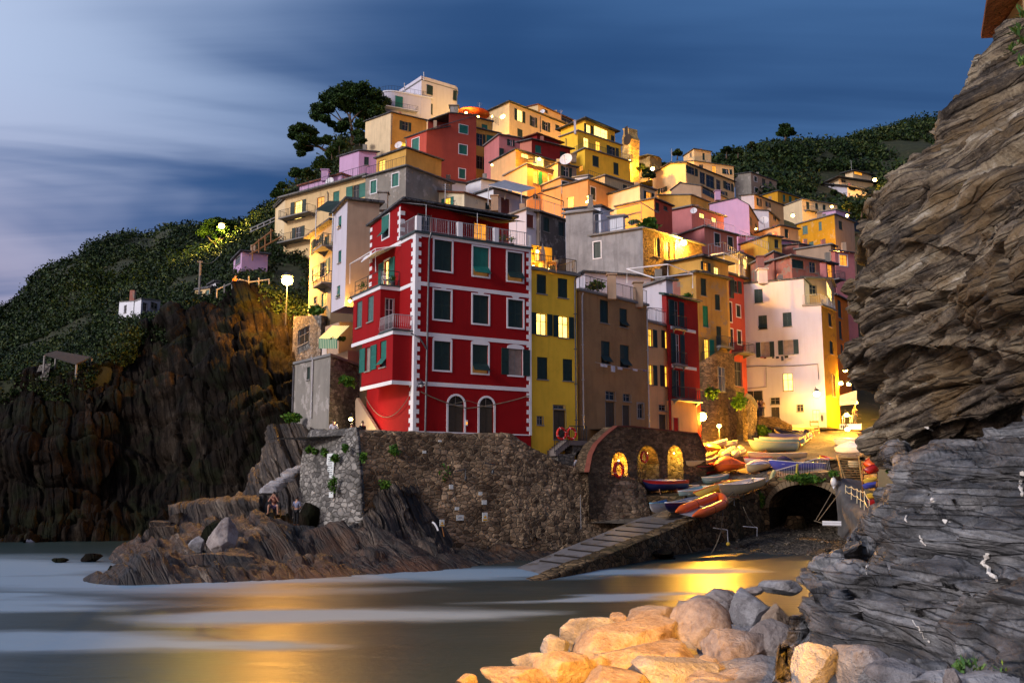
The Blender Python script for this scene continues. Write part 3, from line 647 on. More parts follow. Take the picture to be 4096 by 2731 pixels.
oc = bld('tall worn ochre house with bright green shutter', 'F', (1338, 375, 90), None, (1580, 425), 22, plaster('render_worn_ochre', (.42, .26, .07), .5, patch=(.30, .22, .13), streak=.5), 'slate', dep=8, over=.5,
    wins=[(1378, 414, 1422, 552, 's'), (1490, 542, 1530, 664, 's'), (1394, 630, 1438, 798, 'sG'), (1408, 892, 1445, 1060, 'yG1x'), (1502, 792, 1540, 936, 's')], bal=[('R', 1385, 1500, 1070, .9), ('R', 1498, 1600, 945, .6)])
bld('', 'F', (1388, 248, 92), None, (1592, 308), 8, mustard, 'slate', root=oc['root'], dep=6, over=.5, wins=[(1396, 290, 1432, 356, 'yO'), (1482, 328, 1522, 436, 'lOB')])
bld('rough stone base block under the ochre house', 'F', (1505, 990, 88.5), (1350, 1085, 90), (1640, 1005, 92), 16, stoneb, 'none', wins=[(1512, 1110, 1565, 1300, 'g')])
bld('pink-red house with white framed windows and corner balcony', 'F', (1568, 378, 98), None, (1716, 424), 24, pinkred, 'slate', dep=8, over=.4,
    wins=[(1578, 422, 1606, 562, 'oxW'), (1640, 432, 1668, 528, 'ox'), (1592, 602, 1620, 755, 'sw'), (1657, 627, 1688, 716, 'sw'), (1600, 812, 1630, 962, 'sw'), (1666, 827, 1695, 930, 'sw'), (1640, 1068, 1700, 1258, 'gA')],
    bal=[('R', 1620, 1716, 992, 1.3)], drains=[('R', 1573, 390, 1050)])
wh = bld('large white house at the harbour head with flood-lit shop', 'G', (1008, 222, 98), (537, 266), None, 17, white, 'slate', dep=9, near=True, over=.1,
    wins=[(622, 303, 688, 412, 's'), (655, 509, 722, 618, 'a'), (845, 486, 915, 597, 's'), (672, 718, 742, 836, 'c'), (850, 702, 928, 815, 'c'), (847, 964, 922, 1100, 'lB'), (748, 1152, 820, 1206, 'gA'), (757, 1228, 818, 1312, 'd'),
          (955, 1206, 1006, 1262, 'g'), (548, 1100, 690, 1312, 'gA')])  # widest entry: a dark pane stands for the shade inside the archway
yc = hit(px('G', 1145, 432), wh['fL'].P0, wh['fL'].N).y
we = bld('', 'G', (1145, 432, yc-.02), (1006, 440, hit(px('G', 1006, 440), wh['fL'].P0, wh['fL'].N).y-.02), (1256, 478), 12.5, (white, ochre), 'slab', root=wh['root'], near=True, over=.1,  # right wall in ochre: orange lamplight put into the white house's colour
    wins=[(1078, 1248, 1138, 1334, 'DB'), (1203, 492, 1228, 597, 's'), (1215, 710, 1240, 812, 's'), (1230, 967, 1254, 1144, 'lO')])
rail(wh['root'], [we['L']+UPV*.2, we['C']+UPV*.2, we['R']+UPV*.2], 1.0, PALEIRON, .2)
bld('', 'G', (1225, 232, yc+6), (1008, 222, yc+3), (1245, 282, yc+9), 6, tan, 'slab', root=wh['root'], over=.5, wins=[(1055, 270, 1110, 350, 'g'), (1190, 285, 1222, 380, 'R:lB')])
bld('orange lit alley house squeezed against the cliff', 'G', (1250, 350, 112), None, (1352, 402), 34, plaster('render_bright_orange', (.72, .20, .02), .2), 'slate', dep=8,
    wins=[(1278, 392, 1305, 526, 's'), (1287, 556, 1310, 694, 's'), (1300, 737, 1320, 830, 's')])
# ======= right hillside ===============================================================
bld('big cream gabled house with three dark loggias', 'C', (285, 492, 205), (20, 582), (656, 638), 26, (paleyel, paleyel), 'slate', prof=[(160, 498)], over=.7,
    wins=[(305, 525, 350, 582, 'o'), (392, 565, 432, 655, 'g'), (440, 590, 505, 685, 'g'), (520, 625, 552, 700, 'g'), (595, 645, 635, 705, 'oW'), (80, 685, 116, 724, 'oW'), (560, 712, 590, 740, 'oW')], drains=[('L', 283, 500, 650)])
bld('yellow house with lit window behind the gabled house', 'C', (345, 478, 222), (218, 485), (655, 520), 18, paleyel, 'slate', wins=[(488, 515, 518, 575, 'lO'), (585, 540, 622, 580, 'oW'), (385, 505, 420, 535, 'g')])
bld('small cream belvedere room on top of the yellow house', 'C', (345, 384, 228), (262, 440), (478, 405), 14, paleyel, 'slate', wins=[(412, 415, 430, 468, 's'), (312, 410, 326, 445, 'g')])
bld('tan house with yellow-lit balcony and grey side wall', 'C', (790, 566, 236), (664, 584), (992, 636), 26, (greyr, tan), 'slate', wins=[(816, 598, 838, 636, 'sw'), (878, 615, 905, 670, 's'), (936, 638, 956, 676, 's'), (820, 685, 844, 722, 'sw'), (880, 702, 904, 756, 's'), (942, 718, 962, 764, 'sw')], bal=[('R', 862, 940, 680, 1.2)])
bld('mustard house with green shutters in the far row', 'C', (1000, 712, 226), None, (1198, 772), 22, ochre, 'slate', dep=8, wins=[(1042, 740, 1062, 796, 'sT'), (1090, 752, 1112, 812, 'sT'), (1138, 768, 1160, 815, 'sT')], bal=[('R', 1045, 1150, 818, 1.0)])
bld('pale cream house with lit balcony at the end of the far row', 'C', (1190, 776, 218), None, (1468, 822), 22, cream, 'slab', dep=8, wins=[(1225, 798, 1250, 855, 's'), (1296, 808, 1318, 852, 's'), (1354, 818, 1378, 860, 's'), (1412, 825, 1440, 850, 'lO')], bal=[('R', 1212, 1300, 862, 1.0)])
v6 = bld('white flat-roofed villa standing apart on the wooded slope', 'C', (1545, 672, 262), (1362, 655, 270), (1700, 706), 24, white, 'slate', over=1.2, wins=[(1420, 652, 1446, 680, 'g'), (1378, 672, 1398, 698, 'g'), (1560, 682, 1612, 706, 'g'), (1625, 745, 1690, 800, 'g'), (1500, 742, 1530, 780, 'g')])
bld('', 'C', (1478, 612, 268), (1330, 676), (1750, 652), 6, cream, 'slate', root=v6['root'], over=1.6, wins=[(1500, 620, 1535, 645, 'g')])
bld('', 'C', (1590, 556, 272), (1530, 572), (1735, 590), 4, cream, 'slate', root=v6['root'], over=1.0, wins=[(1600, 565, 1660, 585, 'lO')])
bld('pale house with curved gable left of the mustard block', 'C', (815, 740, 196), (715, 750), (1045, 826), 20, (white, peach), 'slate', wins=[(846, 770, 864, 828, 'oW'), (915, 800, 934, 836, 'oW')])
bld('tan gabled roof house below the cream gable', 'C', (400, 672, 190), (165, 706), (602, 772), 16, tan, 'slate', prof=[(236, 650)], wins=[(410, 700, 530, 760, 'g')])
bld('ochre terrace wall house above the pink house', 'C', (318, 742, 172), (66, 745, 178), (460, 800), 18, mustard, 'slab', wins=[(62, 780, 90, 830, 's')])
bld('tall lilac house with orange lit right side', 'C', (775, 822, 150), (466, 816, 156), (850, 945), 26, (lilac, orange), 'slate', prof=[(680, 768)], wins=[(785, 920, 802, 990, 's'), (825, 970, 840, 1020, 's'), (785, 1045, 815, 1070, 's')], th=.12)
p9 = bld('pink house with white quoins and balustrade balcony', 'C', (325, 832, 136), (0, 898), (578, 916), 20, pink, 'slab', wins=[(388, 886, 426, 924, 'lB'), (484, 920, 520, 956, 'lB')], over=.4)
bld('', 'C', (425, 992, 132), (180, 1080), (680, 1062), 24, (pink, salmon), 'slab', root=p9['root'], over=.4, wins=[(505, 1044, 548, 1140, 'sw'), (610, 1072, 650, 1178, 'sw')])
bld('small yellow house with lit doorway below the pink house', 'C', (690, 1195, 121), None, (825, 1250), 16, mustard, 'slate', dep=6, wins=[(732, 1242, 758, 1322, 'lB')])
bld('big orange house with pale stripes above the rooftops', 'C', (1445, 896, 168), (1150, 975), (1600, 960), 24, (plaster('render_striped_orange', (.62, .30, .015), .3, patch=(.60, .36, .12), patchy=-.01), tan), 'slab',
    wins=[(1196, 984, 1236, 1048, 'sH'), (1322, 952, 1346, 1018, 'sH'), (1246, 1108, 1282, 1140, 'sH'), (1336, 1088, 1376, 1122, 'sH'), (1480, 948, 1508, 1015, 's')])
bld('lilac roof room on top of the orange house', 'C', (1455, 860, 176), (1330, 880), (1560, 890), 8, lilac, 'slab')
bld('peach gabled cottage between lilac and orange houses', 'C', (1020, 985, 150), None, (1162, 1012), 16, peach, 'slate', dep=7, wins=[(1056, 1008, 1085, 1078, 's')])
bld('dark slate-roofed house with satellite dish and scaffold', 'C', (930, 870, 162), (806, 862, 168), (1010, 945), 18, (white, tan), 'slate', wins=[(965, 900, 985, 940, 'g')])
bld('little bright yellow house with one black shutter', 'C', (922, 1062, 136), None, (1030, 1078), 14, plaster('render_lemon', (.70, .42, .06), .2), 'slate', dep=6, wins=[(976, 1090, 1008, 1158, 's')])
wr = bld('weathered pink and grey house with rust-streaked walls', 'C', (970, 1192, 116), (786, 1290), (1245, 1300, 122), 18, (weather, weather), 'slab', wins=[(862, 1250, 890, 1320, 'sH'), (1112, 1245, 1205, 1318, 's')])
bld('', 'C', (1108, 1225, 114), None, (1330, 1262), 7, weather, 'slab', root=wr['root'], dep=5, over=.5, wins=[(1115, 1252, 1206, 1318, 's'), (1250, 1268, 1300, 1352, 'g')])
bld('grey-pink house with bright orange end wall', 'C', (1415, 1132, 134), (1145, 1172), (1452, 1150), 20, (tan, orange), 'slab')
bld('low rosy house with peeling wall under the orange house', 'C', (1165, 1128, 138), (1032, 1142, 141), None, 14, weather, 'slate', dep=6)
bld('pink house with warm window beside the cliff', 'C', (1450, 1180, 128), (1420, 1185, 131), (1600, 1200), 30, pink, 'slate', wins=[(1486, 1212, 1546, 1296, 'lOw')])
bld('lit porch house with white railing next to the cliff', 'C', (1380, 1270, 122), (1320, 1262, 124), (1450, 1290), 16, pink, 'slate', over=.5, wins=[(1392, 1288, 1430, 1400, 'lO')], bal=[('R', 1395, 1448, 1405, 1.6)])
bld('dim lilac wall house under the satellite terrace', 'C', (915, 1082, 140), (690, 1062, 146), None, 12, purple, 'slab', dep=6)
# ======= land, rock, water ==============================================================
rng = np.random.default_rng(5)
def cr_resample(P, n, axis):
    """Catmull-Rom resampling of a grid of points along one axis"""
    P = np.moveaxis(P, axis, 0); m = P.shape[0]; t = np.linspace(0, m-1, n); i = np.clip(np.floor(t).astype(int), 0, m-2); u = (t-i)[:, None, None]
    p0 = P[np.clip(i-1, 0, m-1)]; p1 = P[i]; p2 = P[i+1]; p3 = P[np.clip(i+2, 0, m-1)]
    q = .5*((2*p1)+(-p0+p2)*u+(2*p0-5*p1+4*p2-p3)*u**2+(-p0+3*p1-3*p2+p3)*u**3)
    return np.moveaxis(q, 0, axis)
def grid_faces(nu, nv):
    a = np.arange(nu*nv).reshape(nu, nv); return np.stack([a[:-1, :-1], a[1:, :-1], a[1:, 1:], a[:-1, 1:]], -1).reshape(-1, 4)
def relief(name, rows, nu, nv, disp, mat, smooth=False, parent=None, resamp=True, flip=False):
    P = np.array([[tuple(p) for p in r] for r in rows], dtype=float)
    if resamp: P = cr_resample(cr_resample(P, nu, 0), nv, 1)
    gu = np.gradient(P, axis=0); gv = np.gradient(P, axis=1); n = np.cross(gu, gv); n /= (np.linalg.norm(n, axis=-1, keepdims=True)+1e-9)
    if flip: n = -n
    c = P-np.array(CAM); s = np.sign(-(n*c).sum(-1).mean()) or 1; n = n*s
    if disp is not None: P = P+n*disp(P)[..., None]
    o = np_mesh(name, P.reshape(-1, 3), grid_faces(*P.shape[:2]), mat, parent, smooth); return o, P
def basis(nrm):
    n = np.array(nrm, float); n /= np.linalg.norm(n); a = np.cross(n, [0, 0, 1.0]); 
    if np.linalg.norm(a) < .1: a = np.array([1., 0, 0])
    a /= np.linalg.norm(a); return np.stack([a, np.cross(n, a), n])
def strata(P, nrm, f, amp, along=.12, seed=0, warp=1.0):
    B_ = basis(nrm); q = P@B_.T; w = fbm(q*.12, 3, seed+5)*warp
    q = q.copy(); q[..., 2] += w
    s = np.array([along, along, 1.0])
    return amp*(ridged(q*s*f, 4, seed)*.6+fbm(q*s*f*3.1, 3, seed+31)*.4)
def blocks(P, nrm, f, g_, amp, seed=0, w=.6):
    """beds broken by joints: every block stands out by its own amount"""
    q = P@basis(nrm).T; wv = fbm(q*.25, 3, seed); L_ = q[..., 2]*f+wv*w; i = np.floor(L_).astype(np.int64); h = _h(i, i*0+3, i*0, seed)
    j = np.floor(q[..., 0]*f*g_+h*17+wv*1.3).astype(np.int64); k = np.floor(q[..., 1]*f*g_+h*29+wv).astype(np.int64); fr = L_-i
    return amp*(_h(i, j, k, seed+1)*2-1+(h*2-1)*.7-1.2*np.clip(1-np.minimum(fr, 1-fr)*9, 0, 1))
def rbf(ctrl, X, Y):
    C = np.array([(p[0], p[1]) for p in ctrl]); Z = np.array([p[2] for p in ctrl]); D = np.hypot(C[:, None, 0]-C[None, :, 0], C[:, None, 1]-C[None, :, 1])
    n = len(C); A = np.zeros((n+1, n+1)); A[:n, :n] = D; A[:n, n] = A[n, :n] = 1; w = np.linalg.solve(A+np.eye(n+1)*1e-6, np.append(Z, 0))
    out = np.full(X.shape, w[n])
    for k in range(n): out = out+w[k]*np.hypot(X-C[k, 0], Y-C[k, 1])
    return out
def cards(C, size, up=.3, seed=1, elong=1.5):
    """random leaf faces at the points C (n,3); returns vertices and quads"""
    r = np.random.default_rng(seed); n = len(C); size = np.broadcast_to(size, (n,))
    d = r.normal(size=(n, 3)); d[:, 2] += up; d /= np.linalg.norm(d, axis=1, keepdims=True); a = np.cross(d, r.normal(size=(n, 3))); a /= np.linalg.norm(a, axis=1, keepdims=True); b_ = np.cross(d, a)
    a = a*size[:, None]*.5*elong; b_ = b_*size[:, None]*.5
    V = np.stack([C-a, C-b_*.9, C+a, C+b_*.9], 1).reshape(-1, 3); return V, np.arange(4*n).reshape(-1, 4)
def ball(c, r, n, g, flat=.75, shell=.55):
    d = g.normal(size=(n, 3)); d /= np.linalg.norm(d, axis=1, keepdims=True); rr = shell+(1-shell)*g.random(n)**.6
    return np.array(c)+d*rr[:, None]*np.array([r, r, r*flat])

HILLLEAF = leaf('scrub_leaf', [(.2, (.004, .009, .003)), (.42, (.009, .022, .006)), (.58, (.022, .048, .010)), (.75, (.07, .09, .02)), (.9, (.14, .11, .045))], world=.07)
PINELEAF = leaf('pine_leaf', [(.0, (.004, .012, .003)), (.45, (.014, .04, .008)), (.8, (.05, .095, .014)), (1, (.09, .13, .02))], world=.25)
IVY = leaf('wall_plant_leaf', [(0, (.01, .03, .005)), (.5, (.04, .12, .012)), (1, (.18, .28, .03))], world=1.5)
BARK = plain('bark', (.11, .075, .05), .9)
# ---- the sea ----
m, nt, b = nodes('sea_water'); w = coords(nt)
b.inputs['Roughness'].default_value = .28; b.inputs['Specular IOR Level'].default_value = .42
st = noise(nt, coords(nt, (.06, .30, 1), rot=(0, 0, math.radians(-8))), 1.0, 6, .6, .9)
fine = noise(nt, coords(nt, (.35, 1.0, 1)), 1.2, 4, .6, .4)
g = N(nt, 'ShaderNodeNewGeometry')
wz = N(nt, 'ShaderNodeTexNoise'); wz.inputs['Scale'].default_value = 1; wz.inputs['Detail'].default_value = 5; nt.links.new(coords(nt, (.07, .22, 1)), wz.inputs[0]); wq = N(nt, 'ShaderNodeVectorMath', operation='MULTIPLY_ADD'); nt.links.new(wz.outputs['Color'], wq.inputs[0]); wq.inputs[1].default_value = (22, 7, 0); wr = N(nt, 'ShaderNodeVectorMath', operation='SUBTRACT'); nt.links.new(g.outputs['Position'], wr.inputs[0]); wr.inputs[1].default_value = (11, 3.5, 0); nt.links.new(wr.outputs[0], wq.inputs[2]); WARP = wq.outputs[0]
def blob(cx, cy, rx, ry, a=0.0):
    mp = N(nt, 'ShaderNodeMapping', vector_type='TEXTURE'); mp.inputs['Location'].default_value = (cx, cy, 0); mp.inputs['Rotation'].default_value = (0, 0, math.radians(a)); mp.inputs['Scale'].default_value = (rx, ry, 50)
    nt.links.new(WARP, mp.inputs[0]); ln = N(nt, 'ShaderNodeVectorMath', operation='LENGTH'); nt.links.new(mp.outputs[0], ln.inputs[0])
    r = N(nt, 'ShaderNodeMapRange', interpolation_type='SMOOTHERSTEP'); nt.links.new(ln.outputs['Value'], r.inputs[0]); r.inputs[1].default_value = 1; r.inputs[2].default_value = 0; return r.outputs[0]
foam = None
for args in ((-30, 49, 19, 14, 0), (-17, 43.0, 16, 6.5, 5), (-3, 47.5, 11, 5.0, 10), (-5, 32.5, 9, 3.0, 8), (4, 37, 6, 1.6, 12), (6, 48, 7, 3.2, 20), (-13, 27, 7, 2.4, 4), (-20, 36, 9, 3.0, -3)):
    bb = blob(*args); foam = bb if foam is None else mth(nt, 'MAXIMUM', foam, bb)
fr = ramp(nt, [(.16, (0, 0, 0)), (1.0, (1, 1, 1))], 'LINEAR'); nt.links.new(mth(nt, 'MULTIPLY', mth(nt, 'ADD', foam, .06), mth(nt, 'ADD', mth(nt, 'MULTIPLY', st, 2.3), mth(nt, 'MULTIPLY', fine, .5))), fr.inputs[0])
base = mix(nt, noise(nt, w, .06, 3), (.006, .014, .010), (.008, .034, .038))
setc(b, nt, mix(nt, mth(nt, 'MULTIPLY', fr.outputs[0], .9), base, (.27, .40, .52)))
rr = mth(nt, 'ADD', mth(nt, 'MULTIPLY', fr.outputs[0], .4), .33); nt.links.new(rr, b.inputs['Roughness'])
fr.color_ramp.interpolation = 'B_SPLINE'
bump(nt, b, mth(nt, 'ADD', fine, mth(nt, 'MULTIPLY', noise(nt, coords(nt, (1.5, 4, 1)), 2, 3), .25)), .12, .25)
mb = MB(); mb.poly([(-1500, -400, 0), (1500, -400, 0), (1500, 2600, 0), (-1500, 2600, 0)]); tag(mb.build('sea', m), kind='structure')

# ---- the far hills ----
HILL = plaster('hill_soil', (.035, .04, .018), .6, dark=(.012, .014, .008), patch=(.10, .08, .05), patchy=-.05)
def krow(v, pts): return [vt(v, *p) for p in pts]
sky_l = [(-250, 850, 200), (0, 920, 200), (180, 830, 195), (300, 700, 190), (350, 610, 188), (600, 520, 185), (700, 535, 190), (740, 390, 220), (980, 310, 222), (1200, 335, 215), (1330, 250, 205), (1530, 245, 195), (1800, 225, 180), (1950, 190, 170), (2130, 70, 163), (2400, -70, 158)]
bot_l = [(-250, 1450, 88), (0, 1440, 88), (250, 1405, 88), (430, 1462, 87), (540, 1420, 87), (780, 1330, 88), (900, 1280, 90), (980, 1075, 92), (1150, 1015, 94), (1300, 1020, 94), (1420, 880, 93), (1650, 812, 92), (1830, 735, 91), (1960, 720, 90), (2150, 770, 89), (2400, 880, 88)]
def lerp(a, b_, t): return tuple(p+(q-p)*t for p, q in zip(a, b_))
rows = [[PT(px('K', x, y+60), Y+60)for x, y, Y in sky_l], krow('K', sky_l)]
for t in (.3, .6, .85): rows.append(krow('K', [lerp(a, c, t) for a, c in zip(sky_l, bot_l)]))
rows.append(krow('K', bot_l)); rows.append([Vector((p.x, p.y-.6, p.z-5)) for p in krow('K', bot_l)])
o, PL = relief('hill', rows, 120, 200, lambda P: fbm(P*.06, 4, 3)*2.2*np.clip(P[..., 1]/190, .35, 1), HILL); tag(o, kind='structure')
SR_ = [(380, 470, 300), (520, 415, 300), (740, 378, 300), (830, 345, 300), (960, 305, 305), (1130, 285, 310), (1300, 280, 315), (1440, 268, 320), (1570, 240, 330), (1700, 180, 340), (1930, 128, 350), (2200, 100, 350), (2600, 120, 350)]
sky_r = [(x, y+105, Y) for x, y, Y in SR_]
bot_r = [(380, 620, 245), (520, 640, 240), (740, 700, 238), (830, 740, 238), (960, 800, 236), (1130, 860, 236), (1300, 880, 234), (1440, 900, 230), (1570, 930, 225), (1700, 960, 220), (1930, 980, 215), (2200, 1000, 210), (2600, 1000, 200)]
rows = [[PT(px('C', x, y+40), Y+60) for x, y, Y in sky_r], krow('C', sky_r)]+[krow('C', [lerp(a, c, t) for a, c in zip(sky_r, bot_r)]) for t in (.3, .65, 1)]
o, PR = relief('hill', rows, 100, 160, lambda P: fbm(P*.05, 4, 8)*3.5, HILL); tag(o, kind='structure')
# the town's own slope, under and behind the houses
town = []
SKX = (268, 285, 300, 318, 332, 345, 370, 400, 450, 500, 550, 600, 650, 700, 750, 800, 900)
SKY_ = (226, 205, 188, 176, 158, 142, 132, 142, 145, 150, 160, 178, 186, 192, 204, 220, 240)
SKD = (150, 158, 165, 175, 185, 192, 205, 215, 222, 225, 226, 226, 228, 230, 232, 232, 225)
town.append([PT((x, y+25), d+15) for x, y, d in zip(SKX, SKY_, SKD)])
for t in (0, .12, .3, .5, .75, 1):
    r = []
    for x, y, d in zip(SKX, SKY_, SKD):
        yb = 430; Yb = 100 if x > 400 else 82+18*max(0, (x-268)/132); xx = x+(max(0, 330-x))*t*.8
        yy = y+(yb-y)*t; pr = (t**.62); r.append(PT((xx, yy), d+(Yb-d)*pr))
    town.append(r)
o, PTW = relief('town_slope', town, 90, 120, lambda P: fbm(P*.1, 3, 4)*1.2, HILL); tag(o, kind='structure')
# scrub over the hills
def scatter(P, n, g, mask=None):
    H, Wd = P.shape[:2]; iu = g.random(n)*(H-1.001); iv = g.random(n)*(Wd-1.001); a, c = iu.astype(int), iv.astype(int); fu, fv = (iu-a)[:, None], (iv-c)[:, None]
    return (P[a, c]*(1-fu)+P[a+1, c]*fu)*(1-fv)+(P[a, c+1]*(1-fu)+P[a+1, c+1]*fu)*fv, iu/(H-1), iv/(Wd-1)
KEEP = [(845, 188, 33, 17, 300), (806, 205, 32, 12, 236), (757, 180, 24, 16, 250), (287, 281, 16, 14, 125), (221, 226, 9, 14, 160), (140, 303, 19, 16, 112), (206, 287, 13, 13, 104), (237, 255, 10, 18, 112), (60, 355, 40, 12, 92), (234, 289, 30, 7, 96), (198, 262, 3, 30, 98)]
def scrub(P, n, rad, per, size, seed, lift=.4, lo=0.0):
    g = np.random.default_rng(seed); C, u, v = scatter(P, n, g); keep = fbm(C*.05, 3, seed) > lo
    cc = (C-np.array(CAM))@np.array([[1, 0, 0], [0, CP, SP], [0, -SP, CP]]).T; sx = CX+F*cc[:, 0]/cc[:, 1]; sy = CY-F*cc[:, 2]/cc[:, 1]
    for (kx, ky, kw, kh, kY) in KEEP: keep &= ~((abs(sx-kx) < kw) & (abs(sy-ky) < kh) & (C[:, 1] < kY))
    C = C[keep]
    out = []
    for c in C:
        r = rad*(.5+g.random()**2*1.3)*min(1.5, c[1]/190); out.append(ball(c+np.array([0, 0, r*lift]), r, per, g))
    out = np.concatenate(out); return cards(out, size*(.5+.8*g.random(len(out)))*np.clip(out[:, 1]/190, .3, 1.5), .4, seed)
def stuff(name, VF, mat): o = np_mesh(name, VF[0], VF[1], mat); return tag(o, kind='stuff')
stuff('scrub', scrub(PL, 10000, 1.3, 46, .42, 11, lo=-.22), HILLLEAF)
stuff('scrub', scrub(PR, 4600, 1.7, 52, .52, 12, lo=-.3), HILLLEAF)
tw = PTW[:75, :40]; stuff('scrub', scrub(tw, 1100, 1.5, 44, .5, 13, lo=-.5), HILLLEAF)

# ---- dark bedded cliff on the left ----
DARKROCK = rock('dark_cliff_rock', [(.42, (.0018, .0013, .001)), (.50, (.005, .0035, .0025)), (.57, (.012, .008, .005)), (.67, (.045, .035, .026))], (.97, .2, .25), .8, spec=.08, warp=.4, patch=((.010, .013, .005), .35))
wat = [(-250, 1180, 73), (0, 1160, 73), (250, 1160, 73), (430, 1150, 73.5), (600, 1140, 74), (780, 1130, 74.5), (980, 1130, 75), (1150, 1120, 75), (1350, 1120, 74), (1500, 1120, 73), (1650, 1110, 72), (1780, 1100, 71), (1900, 1090, 70.5), (2000, 1080, 70), (2130, 1075, 69.5), (2300, 1070, 70)]
top = [vt('K', *p) for p in bot_l]; bt = []
for i, (x, y, Y) in enumerate(wat):
    p = PT(px('L', x*1.742/1.96*1.0, y), Y); p.z = -.6; p.x = top[i].x*Y/top[i].y; bt.append(p)
def mid(a, c, t, back): q = a.lerp(c, t); q.y -= back; return q
behind = [Vector((p.x*1.05, p.y+9, p.z-1.0)) for p in top]
rows = [behind, [p+Vector((0, .6, .15)) for p in top], [mid(a, c, .12, .5) for a, c in zip(top, bt)], [mid(a, c, .4, 1.2) for a, c in zip(top, bt)], [mid(a, c, .75, -1.6) for a, c in zip(top, bt)], bt]
def dcliff(P): return blocks(P, (.97, .2, .25), .45, .16, .30, 21)+blocks(P, (.97, .2, .25), 1.6, .14, .13, 22)+fbm(P*.14, 4, 9)*2.4+blocks(P, (.2, .1, 1), .25, .5, .35, 23)+fbm(P*1.2, 3, 24)*.15
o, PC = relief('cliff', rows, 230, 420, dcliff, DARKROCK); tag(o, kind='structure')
g = np.random.default_rng(3); sc = PC[:22, :340]; stuff('scrub', scrub(sc, 700, .9, 40, .35, 14, lo=-.2), HILLLEAF)

# ---- rocky point below the promenade ----
PTROCK = rock('point_rock', [(.42, (.005, .0035, .003)), (.50, (.018, .012, .008)), (.56, (.05, .031, .019)), (.63, (.12, .085, .058)), (.71, (.38, .33, .26))], (.82, .42, .38), 2.2, rough=.55, spec=.5, patch=((.09, .04, .015), .4))
def c3(v, x, y, z=None, Y=None):
    p = vz(v, x, y, z) if z is not None else vt(v, x, y, Y); return (p.x, p.y, p.z)
ctrl = [c3('R', 190, 900, -.3), c3('R', 330, 990, -.5), c3('R', 700, 985, -.5), c3('R', 1200, 975, -.5), c3('R', 1700, 965, -.5), c3('R', 2150, 950, -.5), c3('I', 900, 1500, -.5), c3('I', 1300, 1440, -.4), c3('I', 1800, 1420, -.4), c3('J', 200, 1190, -.4),
        c3('J', 600, 1160, -.3), c3('R', 250, 780, .9), c3('R', 330, 840, .8), c3('R', 450, 620, 1.0), c3('R', 500, 760, .9), c3('R', 560, 560, 1.5), c3('R', 700, 700, .9), c3('R', 720, 780, .75), c3('R', 900, 900, .3), c3('R', 1100, 780, .9), c3('R', 1100, 900, .3),
        c3('R', 1340, 850, .6), c3('R', 860, 640, 1.1), c3('R', 1200, 660, 1.2), c3('R', 1260, 450, Y=54.5), c3('R', 1430, 410, Y=55.5), c3('R', 1600, 410, Y=56), c3('R', 1750, 420, Y=57), c3('R', 1330, 640, Y=51), c3('R', 1550, 700, Y=50), c3('R', 1700, 620, Y=51.5), c3('R', 1800, 800, Y=48.5),
        c3('R', 1950, 580, Y=52.5), c3('R', 2050, 480, Y=54.5), c3('R', 2250, 480, Y=54.5), c3('R', 2330, 700, Y=50.5), c3('R', 2150, 800, Y=48.5), c3('R', 1850, 470, Y=57), c3('R', 1600, 380, Y=58.5), c3('R', 1150, 500, Y=56), c3('R', 900, 520, Y=56.5), c3('R', 700, 560, Y=56.5),
        c3('R', 470, 420, Y=58), c3('R', 640, 430, Y=59.5), c3('R', 430, 560, -.3), c3('R', 300, 700, -.4), (-24, 61, -.6), (-24, 50, -.6), (-20, 66, -.6), (-15, 70, 0), (-8, 66, 2.5), c3('I', 900, 1200, Y=54), c3('I', 1000, 1350, Y=51), c3('I', 1300, 1300, Y=53), c3('I', 1250, 1380, .4), c3('I', 1700, 1370, .5), c3('J', 300, 1145, .5), (2, 60, .3)]+[(x_, 40.6+max(0, x_+6)*.9, -1.8) for x_ in range(-25, 6, 3)]+[(-25.5, y_, -1.5) for y_ in range(42, 70, 5)]
xs = np.arange(-25, 5, .11); ys = np.arange(41, 70, .13); XX, YY = np.meshgrid(xs, ys, indexing='ij'); ZZ = rbf(ctrl, XX, YY)
Pp = np.stack([XX, YY, ZZ], -1); flatness = np.clip((ZZ+.4)/1.2, 0, 1)
q = np.stack([XX*.9+YY*.42+fbm(Pp*.2, 3, 2)*1.6, YY*.12-XX*.04, ZZ*.25], -1)
NB_ = (.82, .42, .38); dz = blocks(Pp, NB_, 1.0, .12, .24, 6, .8)+blocks(Pp, NB_, 3.2, .10, .10, 66, .5)+fbm(Pp*.5, 3, 7)*.5+fbm(Pp*4, 2, 78)*.04
Pp[..., 2] = ZZ+dz*flatness; Pp[..., 0] += fbm(Pp*1.3, 3, 55)*.16
o = np_mesh('rocky_shore', Pp.reshape(-1, 3), grid_faces(*XX.shape), PTROCK); tag(o, kind='structure')
def zat(x, y, P=Pp): i = int(np.clip((x+25)/.11, 0, len(xs)-1)); j = int(np.clip((y-41)/.13, 0, len(ys)-1)); return float(Pp[i, j, 2])

